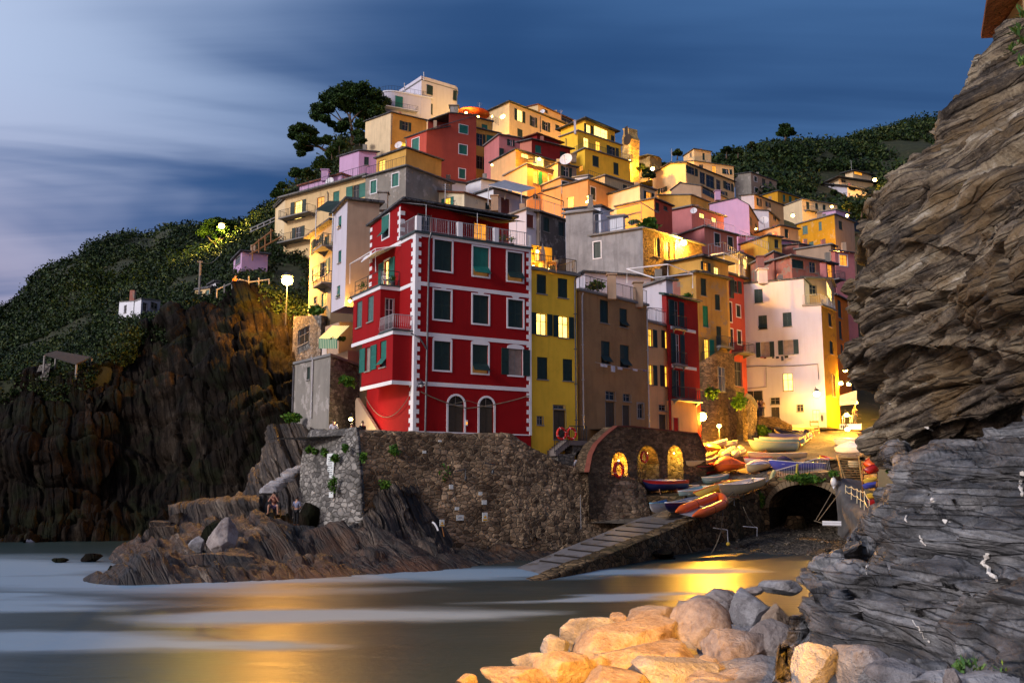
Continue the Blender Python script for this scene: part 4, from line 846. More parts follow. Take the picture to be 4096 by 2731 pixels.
# ---- the big cliff on the right, with its overhang ----
CLIFF = rock('right_cliff_rock', [(.42, (.022, .017, .013)), (.49, (.09, .068, .048)), (.54, (.22, .17, .115)), (.60, (.40, .32, .21)), (.67, (.64, .57, .46))], (-.22, .10, .97), 2.6, rough=.75, fine=9, spec=.35, warp=.25, patch=((.23, .145, .06), .35), bs=1.0)
SLAB = rock('slab_rock', [(.40, (.035, .035, .037)), (.47, (.09, .092, .098)), (.53, (.18, .182, .19)), (.59, (.32, .322, .33)), (.66, (.55, .55, .55))], (.02, -.04, 1), 3.4, rough=.6, fine=9, spec=.45, warp=.15, bs=1.0, patch=((.09, .075, .06), .5))
sil = [('M', 1010, -60, 27), ('M', 896, 80, 27), ('M', 740, 180, 26.5), ('M', 670, 250, 26.5), ('M', 545, 390, 26), ('M', 440, 500, 26), ('M', 370, 620, 25.5), ('M', 290, 740, 25.5), ('M', 225, 800, 25), ('M', 190, 870, 25), ('M', 140, 990, 25), ('M', 118, 1070, 24.5), ('M', 130, 1130, 24.5), ('M', 80, 1280, 24.5), ('M', 100, 1370, 24.5),
       ('N', 318, 30, 24.5), ('N', 312, 100, 24.5), ('N', 352, 180, 25), ('N', 372, 300, 25), ('N', 392, 440, 25), ('N', 440, 520, 25), ('N', 500, 575, 25), ('N', 545, 640, 25), ('N', 560, 700, 25.2)]
rows = []
for k, (v, x, y, Y) in enumerate(sil):
    p = px(v, x, y); p = (p[0]+9, p[1]); t = k/(len(sil)-1)
    und = max(0, (t-.80)/.20)             # lower part cuts back under the overhang
    a = PT(p, Y); r = [a+Vector((6, 9, 0)), a+Vector((1.6, 3.4, 0)), a]
    bul = 1-und
    for du, dy_, dv in ((38, -2.2*bul+.6*und, 0), (85, -4.6*bul+1.6*und, 2), (140, -7.2*bul+1.8*und, 4), (210, -9.8*bul+.5*und, 6), (300, -12.4*bul-2*und, 8), (420, -14.6*bul-4*und, 10)):
        r.append(PT((p[0]+du, p[1]+dv*0), Y+dy_))
    e = r[-1]; r = [a+Vector((16, 24, 0))]+r+[e+Vector((3, -.5, 0)), e+Vector((9, 3, 0)), e+Vector((20, 16, 0))]
    if k == 0: rows.append([q+Vector((3, 7, -1)) for q in r])
    rows.append(r)
rows.append([q+Vector((1.5, 3, -.6)) for q in rows[-1]]); rows.append([q+Vector((3, 8, -3.5)) for q in rows[-1]])
def rcl(P):
    B1 = (-.22, .10, .97); lower = np.clip((P[..., 2]-7)/-6, 0, 1)
    big = fbm(P*.16, 3, 41)*.9
    Bm = basis(B1); q = P@Bm.T; q[..., 2] += fbm(q*.15, 3, 47)*.8
    return big+blocks(P, B1, 1.0, .22, .26, 42)+blocks(P, B1, 2.7, .16, .12, 43)+blocks(P, B1, 8, .12, .045, 45, .3)+fbm(P*1.1, 3, 46)*.2+fbm(P*5, 2, 44)*.03
o, PRC = relief('cliff', rows, 470, 400, rcl, CLIFF); tag(o, kind='structure')
# lower slabs nearer the camera
lo_ = [('N', 600, 640, 17.5), ('N', 575, 760, 17.0), ('N', 560, 870, 16.6), ('N', 470, 905, 16.6), ('N', 415, 930, 16.4), ('N', 395, 990, 16.2), ('N', 215, 1015, 16.2), ('N', 150, 1045, 16), ('N', 140, 1100, 15.8), ('N', 85, 1150, 15.4), ('N', 95, 1220, 15.2), ('N', 75, 1310, 15), ('N', 85, 1400, 14.6), ('N', 60, 1440, 14.2), ('N', -20, 1530, 13.6), ('N', -60, 1600, 12.9), ('N', -60, 1680, 12.2)]
rows = []
for k, (v, x, y, Y) in enumerate(lo_):
    p = px(v, x, y); p = (p[0]+15, p[1]+(5 if 3 < k < 9 else 0)); a = PT(p, Y); t = k/(len(lo_)-1); r = [a+Vector((3.5, 7, .4)), a+Vector((.7, 2.4, .1)), a]
    for du, dd in ((30, -.8), (75, -1.6), (130, -2.6), (200, -3.8), (290, -5.0), (400, -6.0)): r.append(PT((p[0]+du, p[1]-(26*(1-t) if k < 5 else 0)*min(1, du/200)), Y+dd))
    e = r[-1]; r = [a+Vector((9, 14, .4))]+r+[e+Vector((3, 0, 0)), e+Vector((9, 4, 0)), e+Vector((18, 14, 0))]
    if k == 0: rows.append([q+Vector((1.5, 5, .6)) for q in r])
    rows.append(r)
def lcl(P):
    n1 = (.02, -.04, 1); q = P.copy(); z = P[..., 2]+fbm(P*.25, 3, 61)*.5
    led = (np.floor(z*1.15)-z*1.15+.5)*.5
    return fbm(P*.3, 3, 51)*.5+blocks(P, n1, 1.1, .3, .22, 52)+blocks(P, n1, 3.2, .2, .10, 53)+blocks(P, n1, 10, .12, .035, 55, .3)+fbm(P*3, 3, 54)*.04
o, PLC = relief('rock_slabs', rows, 400, 420, lcl, SLAB); tag(o, kind='structure')
# quartz veins crossing the slabs
def vein(P, pts, w, name='quartz_vein'):
    mbv = MB(); H, Wd = P.shape[:2]; path = []
    fl = P.reshape(-1, 3); d = np.array([[0, 0, 0]]); 
    F_ = np.array([[1, 0, 0], [0, CP, SP], [0, -SP, CP]]); c = (fl-np.array(CAM))@F_.T; sx = CX+F*c[:, 0]/c[:, 1]; sy = CY-F*c[:, 2]/c[:, 1]
    for (v, x0, y0), (_, x1, y1) in zip(pts, pts[1:]):
        for k in range(7):
            p = px(v, x0+(x1-x0)*k/7+random.uniform(-3, 3), y0+(y1-y0)*k/7+random.uniform(-2, 2)); i = np.argmin((sx-p[0])**2+(sy-p[1])**2); q = Vector(fl[i]); path.append(q+(CAM-q).normalized()*.03)
    mbv.tube(path, [w*random.uniform(.3, 1.2) for _ in path], 5); return mbv
QUARTZ = plaster('quartz', (.72, .68, .62), .3)
mv = MB()
for P_, pts, w in ((PLC, [('N', 680, 735), ('N', 705, 800), ('N', 735, 850), ('N', 790, 880)], .035), (PLC, [('N', 940, 1005), ('N', 915, 1040), ('N', 950, 1085), ('N', 1000, 1135)], .035), (PLC, [('N', 575, 800), ('N', 580, 860), ('N', 600, 885)], .02), (PLC, [('N', 415, 1020), ('N', 405, 1080), ('N', 415, 1125)], .025),
                   (PLC, [('N', 1085, 650), ('N', 1080, 700), ('N', 1092, 750)], .035), (PRC, [('N', 432, 235), ('N', 470, 295), ('N', 520, 360), ('N', 590, 405), ('N', 660, 445), ('N', 740, 478), ('N', 860, 500), ('N', 1000, 535)], .028), (PLC, [('N', 635, 915), ('N', 650, 950), ('N', 680, 985)], .02), (PLC, [('N', 610, 1290), ('N', 650, 1350), ('N', 690, 1400)], .012)):
    x = vein(P_, pts, w); mv.raw(x.v, x.f)
tag(mv.build('quartz_vein', QUARTZ), kind='structure')
# broken rock at the very bottom right
BOULD = []
def bouldermat(i, cols):
    name = 'boulder_%d' % i
    m = rock(name, cols, (random.uniform(-1, 1), random.uniform(-1, 1), random.uniform(-.3, 1)), 1.6, rough=.85, fine=8, spec=.25, warp=.6, bs=1.0, iso=True); return m
BM = [bouldermat(0, [(.36, (.14, .11, .10)), (.47, (.34, .29, .27)), (.57, (.52, .46, .43)), (.68, (.70, .66, .63))]), bouldermat(1, [(.36, (.13, .125, .13)), (.47, (.31, .30, .31)), (.57, (.48, .475, .49)), (.68, (.66, .66, .68))]),
      bouldermat(2, [(.36, (.17, .11, .07)), (.47, (.38, .28, .20)), (.57, (.54, .44, .34)), (.70, (.70, .62, .52))])]
def icos(sub):
    import bmesh
    bm = bmesh.new(); bmesh.ops.create_icosphere(bm, subdivisions=sub, radius=1); V = np.array([v.co[:] for v in bm.verts]); Fc = np.array([[v.index for v in f.verts] for f in bm.faces]); bm.free(); return V, Fc
ICO5, ICO4 = icos(5), icos(4)
def rockmesh(seed, rad, V=None, cuts=15, rough=.05):
    """a block knocked into shape by random flat cuts, then worn and pitted"""
    g = np.random.default_rng(seed); V = (V if V is not None else ICO5[0]).copy(); n = g.normal(size=(cuts, 3)); n /= np.linalg.norm(n, axis=1, keepdims=True); d = .56+.26*g.random(cuts)
    for k in range(cuts):
        s = V@n[k]; over = np.maximum(0, s-d[k]); V -= over[:, None]*n[k]*.985
    V += (V/np.linalg.norm(V, axis=1, keepdims=True))*(fbm(V*1.3+seed, 3, seed)*.03+ridged(V*2.6+seed, 4, seed+1)*.045+fbm(V*9+seed, 3, seed+2)*rough*.6)[:, None]
    return V*np.array(rad)
def boulder(label, v, x, y, w, h, seed, mi, z0=.55, asp=.9, rot=0.0, Y=None, group=None, sub=True):
    """x,y = centre in the crop, w,h size there; the foot stands on z0"""
    cx, cy = px(v, x, y); s = VIEWS[v][2]*4; pw, ph = w/s, h/s
    if Y is None:
        f = PZ((cx, cy+ph*.40), z0); Y = f.y+pw*f.y/F*.35
    c = PT((cx, cy), Y); rx, rz = pw*Y/F*.60, ph*Y/F*.62; ry = rx*asp
    V = rockmesh(seed, (rx, ry, rz), (ICO5 if sub else ICO4)[0]); a = math.radians(rot); ca, sa = math.cos(a), math.sin(a)
    V[:, [0, 2]] = V[:, [0, 2]]@np.array([[ca, sa], [-sa, ca]])
    o = np_mesh('boulder', V+np.array(c), (ICO5 if sub else ICO4)[1], BM[mi], None, False, loc=c); tag(o, label, 'boulder', group or 'boulders of the breakwater'); return o
BL = [
 ('small square grey boulder at the left edge of the breakwater crest', 650, 758, 185, 120, 1, 1, 0), ('tall pale grey boulder with flat top beside the water', 905, 690, 360, 250, 2, 1, -8),
 ('big golden boulder with sloping shoulder in the middle of the heap', 1120, 730, 560, 260, 33, 2, 12), ('reddish pitted boulder near the waterline above the golden one', 1300, 595, 310, 180, 4, 2, 0),
 ('large block with grey front and tan top right of centre', 1565, 680, 370, 330, 5, 0, 20), ('small tan boulder on the far crest left of a pale one', 1462, 500, 95, 70, 6, 2, 0), ('low pale boulder on the far crest beside the water', 1560, 505, 190, 110, 7, 0, 0),
 ('long buff boulder high on the far crest', 1710, 465, 260, 130, 8, 0, 0), ('small rounded pinkish boulder on the skyline of the heap', 1900, 412, 95, 66, 9, 0, 0), ('white-grey boulder farthest back beside the slabs', 2070, 385, 220, 90, 10, 1, 0),
 ('broad blue-grey boulder below the slab rock', 1890, 560, 350, 260, 11, 1, -6), ('small buff boulder wedged left of the blue-grey one', 1728, 555, 130, 130, 12, 0, 0), ('brown upright boulder touching the slab rock', 2062, 625, 180, 210, 13, 2, 8),
 ('pyramid boulder with orange right side and grey left side', 1770, 790, 370, 310, 14, 0, 24), ('mottled grey and orange boulder at the right of the heap', 2010, 775, 330, 290, 15, 0, -15), ('smooth yellow rounded boulder at lower left', 725, 890, 330, 215, 16, 2, 0),
 ('grey slab-like boulder behind the yellow rounded one', 530, 850, 230, 130, 17, 1, -6), ('long pink-brown boulder across the foreground', 1250, 850, 620, 240, 18, 2, 6), ('pale grey boulder low in the foreground centre', 1400, 930, 500, 220, 19, 1, 0),
 ('little yellow boulder alone at the lower left corner', 100, 972, 130, 70, 20, 2, 0), ('ochre boulder sloping down to the water at lower left', 440, 950, 400, 130, 21, 2, -12), ('flat pinkish boulder at the lower right of the heap', 1830, 950, 330, 130, 22, 0, 0),
 ('knobbly yellow boulder squeezed beside the rounded one', 910, 885, 130, 150, 23, 2, 0), ('dark little boulder at the water edge near the crest', 1640, 442, 60, 42, 24, 1, 0), ('tan boulder in the bottom foreground under the long one', 1060, 975, 460, 160, 25, 2, 0),
 ('buff boulder between the pyramid and the block', 1640, 900, 170, 150, 26, 0, 0), ('small grey boulder in the gap below the big block', 1490, 800, 150, 110, 27, 1, 0), ('pinkish wedge boulder right of the golden one', 1380, 720, 170, 110, 28, 0, 0), ('grey-buff boulder at the bottom edge centre right', 1600, 985, 300, 120, 29, 0, 0),
 ('ochre boulder half hidden behind the tall grey one', 1060, 600, 110, 110, 30, 2, 0)]
for lab, x, y, w, h, sd, mi, rt in BL: boulder(lab, 'O', x, y, w, h, sd, mi, rot=rt)
# a bank of hidden stone under the boulders so that no gap shows water
ctrl = [c3('O', 40, 990, .1), c3('O', 420, 930, .1), c3('O', 600, 800, .1), c3('O', 900, 640, .1), c3('O', 1300, 560, .0), c3('O', 1600, 470, .0), c3('O', 1900, 420, .0), c3('O', 2150, 380, .0), (4, 18, .9), (6, 22, 1.0), (8, 26, 1.0), (9, 20, 1.2), (6, 15, 1.0), (2, 14, .6), (-2, 13, -.4), (-6, 16, -1.5), (0, 24, -1.2), (4, 31, -1.2), (8, 36, -1.2), (12, 30, .8), (14, 22, 1)]
xs2 = np.arange(-4, 14, .15); ys2 = np.arange(10, 36, .15); X2, Y2 = np.meshgrid(xs2, ys2, indexing='ij'); Z2 = rbf(ctrl, X2, Y2)-.25; P2 = np.stack([X2, Y2, Z2], -1); P2[..., 2] += ridged(P2*1.3, 3, 71)*.25
tag(np_mesh('breakwater_core', P2.reshape(-1, 3), grid_faces(*X2.shape), BM[1]), kind='structure')
for lab, v, x, y, w, h, sd, mi, Y in (
 ('split boulder with a pale lit tip on the rocky point', 'R', 1155, 600, 260, 330, 41, 0, 50.5), ('round grey boulder beside the pale-tipped one', 'R', 912, 645, 130, 120, 42, 1, 50.3), ('dark rounded boulder leaning behind the pale-tipped one', 'R', 1080, 560, 240, 260, 43, 3, 52.5),
 ('long flat brown slab boulder low on the point', 'R', 1080, 830, 900, 240, 44, 4, 47.5), ('small black rock standing in the foam off the point', 'R', 130, 905, 125, 110, 45, 3, 46), ('flat black rock awash in the foam farther out', 'L', 640, 1270, 130, 60, 46, 3, 55), ('low black rock awash left of the flat one', 'L', 430, 1285, 110, 34, 48, 3, 54.5),
 ('dark rounded rock under the wall beside the standing man', 'R', 1960, 400, 190, 280, 47, 3, 59.3)):
    if mi == 3: BM.append(None) if len(BM) < 4 else None; BM[3] = DARKROCK
    if mi == 4:
        while len(BM) < 5: BM.append(None)
        BM[4] = PTROCK
    boulder(lab, v, x, y, w, h, sd, mi, Y=Y, group='loose rocks of the point')
for lab, x, y, w, h, sd, mi, Y in (('jagged pale rock at the bottom right corner of the heap', 170, 1500, 230, 190, 51, 1, 11.5), ('craggy grey rock in front of the slabs', 390, 1480, 260, 180, 52, 1, 11.3), ('dark broken rock below the slabs', 560, 1540, 260, 120, 53, 1, 10.8), ('blue-grey broken rock right of the dark one', 740, 1555, 260, 110, 54, 1, 10.6), ('pale shard of rock at the bottom edge under the small plants', 780, 1545, 70, 80, 55, 0, 10.0), ('low grey rock at the lower right corner', 980, 1560, 260, 90, 56, 1, 10.2)):
    boulder(lab, 'N', x, y, w, h, sd, mi, Y=Y, group='broken rocks below the slabs')
# ======= the red corner house ============================================================
RH = thing('red_house', 'big red corner house with white quoins above the harbour wall', 'house', (0, 0, 0))
U1 = Vector((.859, .512, 0)).normalized(); U2 = Vector((-U1.y, U1.x, 0)); Cc = PT(px('E', 518, 60), 60); Cc.z = 0
def ez(y): return PT(px('E', 518, y), 60).z
Z0, Z3, Z2, Z1, ZT = ez(1604)-.1, ez(1235), ez(845), ez(450), ez(58)
RH.location = (Cc.x, Cc.y, Z0-1.5)
fM = Face(Cc, Cc+U1*5, -U2); tE = fM.uz(px('E', 1417, 900))[0]; fM = Face(Cc, Cc+U1*tE, -U2)
fS = Face(Cc, Cc+U2*7.7, -U1)
print('red house width', tE, 'levels', Z0, Z3, Z2, Z1, ZT)
def hp(u, v, z): return Cc+U1*u+U2*v+UPV*z
W1 = [(660, 118, 798, 356, 'sw'), (964, 172, 1088, 398, 'aLTw'), (1234, 214, 1353, 438, 'aLw'), (657, 510, 790, 738, 'sw'), (962, 548, 1086, 770, 'sw'), (1238, 585, 1356, 800, 'sw'),
      (657, 908, 788, 1134, 'swA'), (960, 936, 1082, 1158, 'aLwA'), (1243, 968, 1352, 1174, 'cwA')]
WS = [('D', 1040, 322, 1092, 488, 'aTw'), ('D', 1052, 668, 1094, 862, 'yTwB')]
mb = MB(); hm = [fM.rect('E', *w[:4]) for w in W1]; doors = [fM.rect('E', 770, 1335, 893, 1604), fM.rect('E', 1014, 1350, 1126, 1612)]
for i, dd in enumerate(doors): doors[i] = (dd[0], dd[1], Z0+.05, dd[3])
wall_face(mb, fM, [(0, ZT), (tE, ZT)], Z0-1.5, hm+doors, .2)
hs = [fS.rect(w[0], *w[1:5]) for w in WS]; wall_face(mb, fS, [(0, ZT), (7.7, ZT)], Z0-1.5, hs[1:])
mb.poly([hp(tE, 0, Z0-1.5), hp(tE, 8, Z0-1.5), hp(tE, 8, ZT), hp(tE, 0, ZT)]); mb.poly([hp(0, 7.7, Z0-1.5), hp(0, 7.7, ZT), hp(tE, 8, ZT), hp(tE, 8, Z0-1.5)])
mb.build('wall', redfront, RH)
# set-back top storey
v0 = 2.46; zt = ez(58)+2.65
f5 = Face(hp(0, v0, 0), hp(8.4, v0, 0), -U2); f6 = Face(hp(0, v0, 0), hp(0, 7.7, 0), -U1)
mb = MB(); dr = [f5.rect('D', 1318, 292, 1418, 470), f5.rect('D', 1758, 405, 1860, 560)]; dr = [(a, b_, ZT+.05, ZT+2.1) for a, b_, c, d in dr]
wall_face(mb, f5, [(0, zt), (8.4, zt)], ZT, dr)
wall_face(mb, f6, [(0, zt), (5.24, zt-.35)], ZT, [])
mb.poly([hp(8.4, v0, ZT), hp(8.4, 7.7, ZT), hp(8.4, 7.7, zt), hp(8.4, v0, zt)]); mb.poly([hp(0, 7.7, ZT), hp(0, 7.7, zt-.35), hp(8.4, 7.7, zt), hp(8.4, 7.7, ZT)])
mb.build('upper_wall', redfront, RH)
mb = MB(); mb.prism([hp(-.25, v0-.9, zt), hp(8.7, v0-.9, zt), hp(8.7, 8, zt), hp(-.25, 8, zt-.4)], [hp(-.25, v0-.9, zt+.14), hp(8.7, v0-.9, zt+.14), hp(8.7, 8, zt+.14), hp(-.25, 8, zt-.26)]); mb.build('roof', SLATE, RH)
window(RH, f5, dr[0], 'g', True); window(RH, f5, dr[1], 'lO', True); window(RH, f6, f6.rect('D', *WS[0][1:5]), 'aTw', True, recess=-.03)
for w, r in zip(W1, hm): window(RH, fM, r, w[4], True, recess=.14)
window(RH, fS, hs[1], 'yTxwB', True)
# protruding boxes on the seaward side
pr = 1.36
def pbox(va, vb, za, zb_, wins, fwins, v='D'):
    fl = Face(hp(-pr, va, 0), hp(-pr, vb, 0), -U1); ff = Face(hp(-pr, va, 0), hp(0, va, 0), -U2); mb = MB()
    rl = [fl.rect(v, *w[:4]) for w in wins]; rf = [ff.rect(v, *w[:4]) for w in fwins]
    wall_face(mb, fl, [(0, zb_), (vb-va, zb_)], za, rl); wall_face(mb, ff, [(0, zb_), (pr, zb_)], za, rf)
    mb.poly([hp(-pr, vb, za), hp(0, vb, za), hp(0, vb, zb_), hp(-pr, vb, zb_)]); mb.poly([hp(-pr, va, za), hp(0, va, za), hp(0, vb, za), hp(-pr, vb, za)]); mb.poly([hp(-pr, va, zb_-.01), hp(0, va, zb_-.01), hp(0, vb, zb_-.01), hp(-pr, vb, zb_-.01)])
    w_ = mb.build('bay', redfront, RH)
    for w, r in zip(wins, rl): window(RH, fl, r, w[4], True)
    for w, r in zip(fwins, rf): window(RH, ff, r, w[4], True)
pbox(2.38, 7.15, Z2+.12, Z1-.14, [(836, 988, 878, 1190, 'sH'), (923, 948, 968, 1145, 'sH')], [(1062, 962, 1126, 1205, 'gW')])
pbox(.25, 5.35, Z3+.1, Z2-.14, [(906, 1345, 950, 1532, 'cTx'), (1020, 1296, 1068, 1502, 'aT')], [])
# bands, slabs, quoins
mb = MB(); t = .035
for z in (Z1, Z2, Z3): fbox(mb, fM, .17, tE-.12, z-.13, z+.13, 0, t); 
fbox(mb, fM, .17, tE-.12, ZT-.2, ZT, 0, t); fbox(mb, fM, .17, tE-.12, Z0-.02, Z0+.06, 0, t)
for z, a in ((ZT-.1, 0), (Z1, 0), (Z2, 0)): fbox(mb, fS, .37, 2.38 if z < ZT-1 else 7.6, z-.13, z+.1, 0, t)
for (va, vb, z) in ((2.38, 7.2, Z1-.13), (.25, 7.2, Z2-.13), (.25, 5.4, Z3-.12)):
    o0 = hp(-pr-.05, va-.05, z); mb.box(o0, U2*(vb-va+.08), U1*.05, UPV*.24); mb.box(hp(-pr-.0, va-.05, z), U1*(pr+.0), U2*.05, UPV*.24)
for (x, y0, y1) in ((734, 478, 506), (1026, 520, 545), (1298, 558, 582)):
    a = fM.rect('E', x-26, y0, x+26, y1); c = (a[0]+a[1])/2; mb.prism([fM.pt(a[0]-.05, a[3], .0), fM.pt(a[1]+.05, a[3], .0), fM.pt(c+.1, a[2], .0), fM.pt(c-.1, a[2], .0)], [fM.pt(a[0]-.05, a[3], .033), fM.pt(a[1]+.05, a[3], .033), fM.pt(c+.1, a[2], .033), fM.pt(c-.1, a[2], .033)])
mb.build('white_band', WHITE, RH)
mb = MB(); z = Z0; k = 0
mb.box(hp(-.04, -.04, Z0), U1*.21, U2*.41, UPV*(ZT-Z0)); mb.box(hp(tE-.14, -.04, Z0), U1*.18, U2*.2, UPV*(ZT+1.0-Z0))
while z < ZT-.3:
    mb.box(hp(.17, -.036, z), U1*.2, U2*.03, UPV*.29); mb.box(hp(-.036, .37, z+.02), U2*.24, U1*.03, UPV*.29); mb.box(hp(tE-.34, -.036, z+.28), U1*.2, U2*.03, UPV*.28)
    z += .565
z = ZT+.1
while z < zt-.4:
    mb.box(hp(-.036, v0, z), U2*.42, U1*.03, UPV*.28); mb.box(hp(-.036, v0, z+.28), U2*.2, U1*.03, UPV*.285); mb.box(hp(0, v0-.034, z), U1*.3, U2*.03, UPV*.28); mb.box(hp(-.036, 7.3, z), U2*.36, U1*.03, UPV*.28); z += .565
z = Z2+.4
while z < ZT-.4: mb.box(hp(-.036, 7.2, z), U2*.46, U1*.03, UPV*.28); z += .565
mb.build('quoins', WHITE, RH)
SE_ = plain('slab_edge_green_grey', (.045, .07, .07), .6)
for q_ in ((hp(-.18, -.18, ZT), U1*(tE+.3), U2*v0, UPV*.13), (hp(-pr-.12, 2.26, Z1+.11), U2*5.0, U1*(pr+.1), UPV*.09), (hp(-pr-.12, .13, Z2+.11), U2*2.24, U1*(pr+.1), UPV*.09)): mb = MB(); mb.box(*q_); mb.build('slab', SE_, RH)
mb = MB()
for u in (0.0, 3.0, 5.75): mb = MB(); mb.box(hp(u-.02, -.12, ZT+.13), U1*.34, U2*.28, UPV*1.0); mb.build('terrace_pillar', WHITE, RH)
rail(RH, [hp(0, v0, ZT+.13), hp(0, .1, ZT+.13)], 1.0, PALEIRON, .14); rail(RH, [hp(.3, 0, ZT+.13), hp(tE-.2, 0, ZT+.13)], 1.0, PALEIRON, .14)
rail(RH, [hp(-pr, 2.4, Z1+.2), hp(-pr, 6.9, Z1+.2)], .95, IRON, .4, bars=False, cables=2); rail(RH, [hp(-pr, 2.33, Z1+.2), hp(-.1, 2.33, Z1+.2)], .95, IRON, .4, bars=False, cables=2)
# bellied balcony railing
mb = MB(); path = [hp(-pr-.02, 2.3, Z2+.2), hp(-pr-.02, .22, Z2+.2), hp(-.05, .22, Z2+.2)]
for a, b_ in zip(path, path[1:]):
    d = b_-a; n = max(2, int(d.length/.13)); nrm = Vector((d.y, -d.x, 0)).normalized(); nrm = nrm if nrm.dot(-U1-U2) > 0 else -nrm
    mb.tube([a+UPV*.95, b_+UPV*.95], .025, 5); mb.tube([a+UPV*.06, b_+UPV*.06], .02, 4)
    for i in range(n+1):
        p = a+d*i/n; mb.tube([p+UPV*.06, p+UPV*.25+nrm*.09, p+UPV*.5+nrm*.03, p+UPV*.95], .011, 4, False)
mb.build('railing', PALEIRON, RH)
mb = MB(); mb.tube([fM.pt(.98, ZT+.1, .2), fM.pt(.9, ZT-.4, .09), fM.pt(.80, Z0, .09)], .065, 7); mb.tube([hp(-.2, .1, Z2), fM.pt(.3, Z2-.3, .15), fM.pt(.83, Z2-1.0, .1)], .05, 6); mb.build('drain_pipe', PIPE, RH)
# arched street doors
for dd in doors:
    u0, u1, z0, z1 = dd; mb = MB(); r = (u1-u0)/2; c = (u0+u1)/2; zc = z1-r
    for s in (u0-.13, u1): fbox(mb, fM, s, s+.13, z0, zc, 0, .04)
    out = [(c+(r+.13)*math.cos(PI*k/12), zc+(r+.13)*math.sin(PI*k/12)) for k in range(13)]; inn = [(c+r*math.cos(PI*k/12), zc+r*math.sin(PI*k/12)) for k in range(13)]
    for k in range(12): mb.prism([fM.pt(*out[k]), fM.pt(*out[k+1]), fM.pt(*inn[k+1]), fM.pt(*inn[k])], [fM.pt(*out[k], .04), fM.pt(*out[k+1], .04), fM.pt(*inn[k+1], .04), fM.pt(*inn[k], .04)])
    do = mb.build('door', WHITE, RH)
    mb = MB()           # red spandrels close the corners of the square opening
    for s in (-1, 1):
        cor = (c+s*r, z1)
        for k in range(6):
            a0, a1 = PI/2*k/6, PI/2*(k+1)/6; mb.poly([fM.pt(*cor, -.01), fM.pt(c+s*r*math.cos(a0), zc+r*math.sin(a0), -.01), fM.pt(c+s*r*math.cos(a1), zc+r*math.sin(a1), -.01)])
    mb.build('spandrel', redfront, do)
    mb = MB()
    for q in range(2):
        P = fM.pt(u0+q*r+.01*q, z0, -.18); mb.box(P, fM.U*(r-.01), UPV*(zc-z0-.06), fM.N*.05)
        for k in range(3): mb.box(P+fM.N*.05+fM.U*r*.15+UPV*(.12+k*(zc-z0)*.31), fM.U*r*.68, UPV*(zc-z0)*.26, fM.N*.02)
    mb.build('leaf', DOORM, do)
    mb = MB(); mb.poly([fM.pt(u0, zc, -.17), fM.pt(u1, zc, -.17), fM.pt(u1, z1, -.17), fM.pt(u0, z1, -.17)]); mb.build('pane', GLASS, do)
    mb = MB(); fbox(mb, fM, u0, u1, zc-.06, zc, -.17, -.05); mb.tube([fM.pt(c, zc, -.12), fM.pt(c, z1-.02, -.12)], .02, 4); mb.build('transom', STONESILL, do)
mb = MB(); fbox(mb, fM, *(lambda a: (a[0], a[1], a[2], a[3]))(fM.rect('E', 903, 1525, 920, 1570)), .0, .06); mb.build('door_bell', WHITE, RH)
mb = MB(); a = fM.rect('E', 907, 1540, 917, 1560); fbox(mb, fM, *a, .06, .08); mb.build('bell_light', LITO, RH)
mb = MB(); mb.ell(f6.pt(*f6.uz(px('D', 941, 445)), 0), .05, .16, .2, 12, 8); mb.build('round_vent', STONESILL, RH)
# tapering parapet of the stairs at the seaward foot
mb = MB(); ff = Face(hp(-.25, 0, 0), hp(-.25, 7, 0), -U1); q = [ff.uz(px('I', *p)) for p in ((858, 175), (1016, 428), (850, 432), (845, 200))]
mb.prism([ff.pt(u, z, 0) for u, z in q], [ff.pt(u, z, .2) for u, z in q]); mb.build('stair_parapet', tan, RH)
# ---- things on and around it ----
def pipeframe(label, segs, r, mat, name='pergola_frame', cat='pergola', group=None):
    mb = MB(); 
    for s in segs: mb.tube(s, r, 6)
    o = mb.build(name, mat, None, loc=tuple(segs[0][0])); return tag(o, label, cat, group)
P = lambda v, x, y, Y: vt(v, x, y, Y)
fP = Face(hp(-pr, 2.4, 0), hp(-pr, 7, 0), -U1)
def on(f, v, x, y, o=0): u, z = f.uz(px(v, x, y)); return f.pt(u, z, o)
pf = pipeframe('white pipe awning frame over the upper seaward balcony', [[on(fP, 'D', 985, 755), on(fP, 'D', 983, 575), hp(-.05, 2.2, on(fP, 'D', 985, 560).z)], [on(fP, 'D', 782, 850), on(fP, 'D', 784, 695), on(fP, 'D', 983, 575)], [on(fP, 'D', 784, 695), on(fS, 'D', 905, 640)]], .035, WHITE, 'awning', 'awning')
mb = MB(); a, c = on(fP, 'D', 870, 683), on(fP, 'D', 985, 600); e, g_ = on(fS, 'D', 1145, 552), on(fS, 'D', 905, 640); mb.prism([a, c, e, g_], [p+UPV*.07 for p in (a, c, e, g_)]); mb.build('rolled_awning', WHITE, pf)
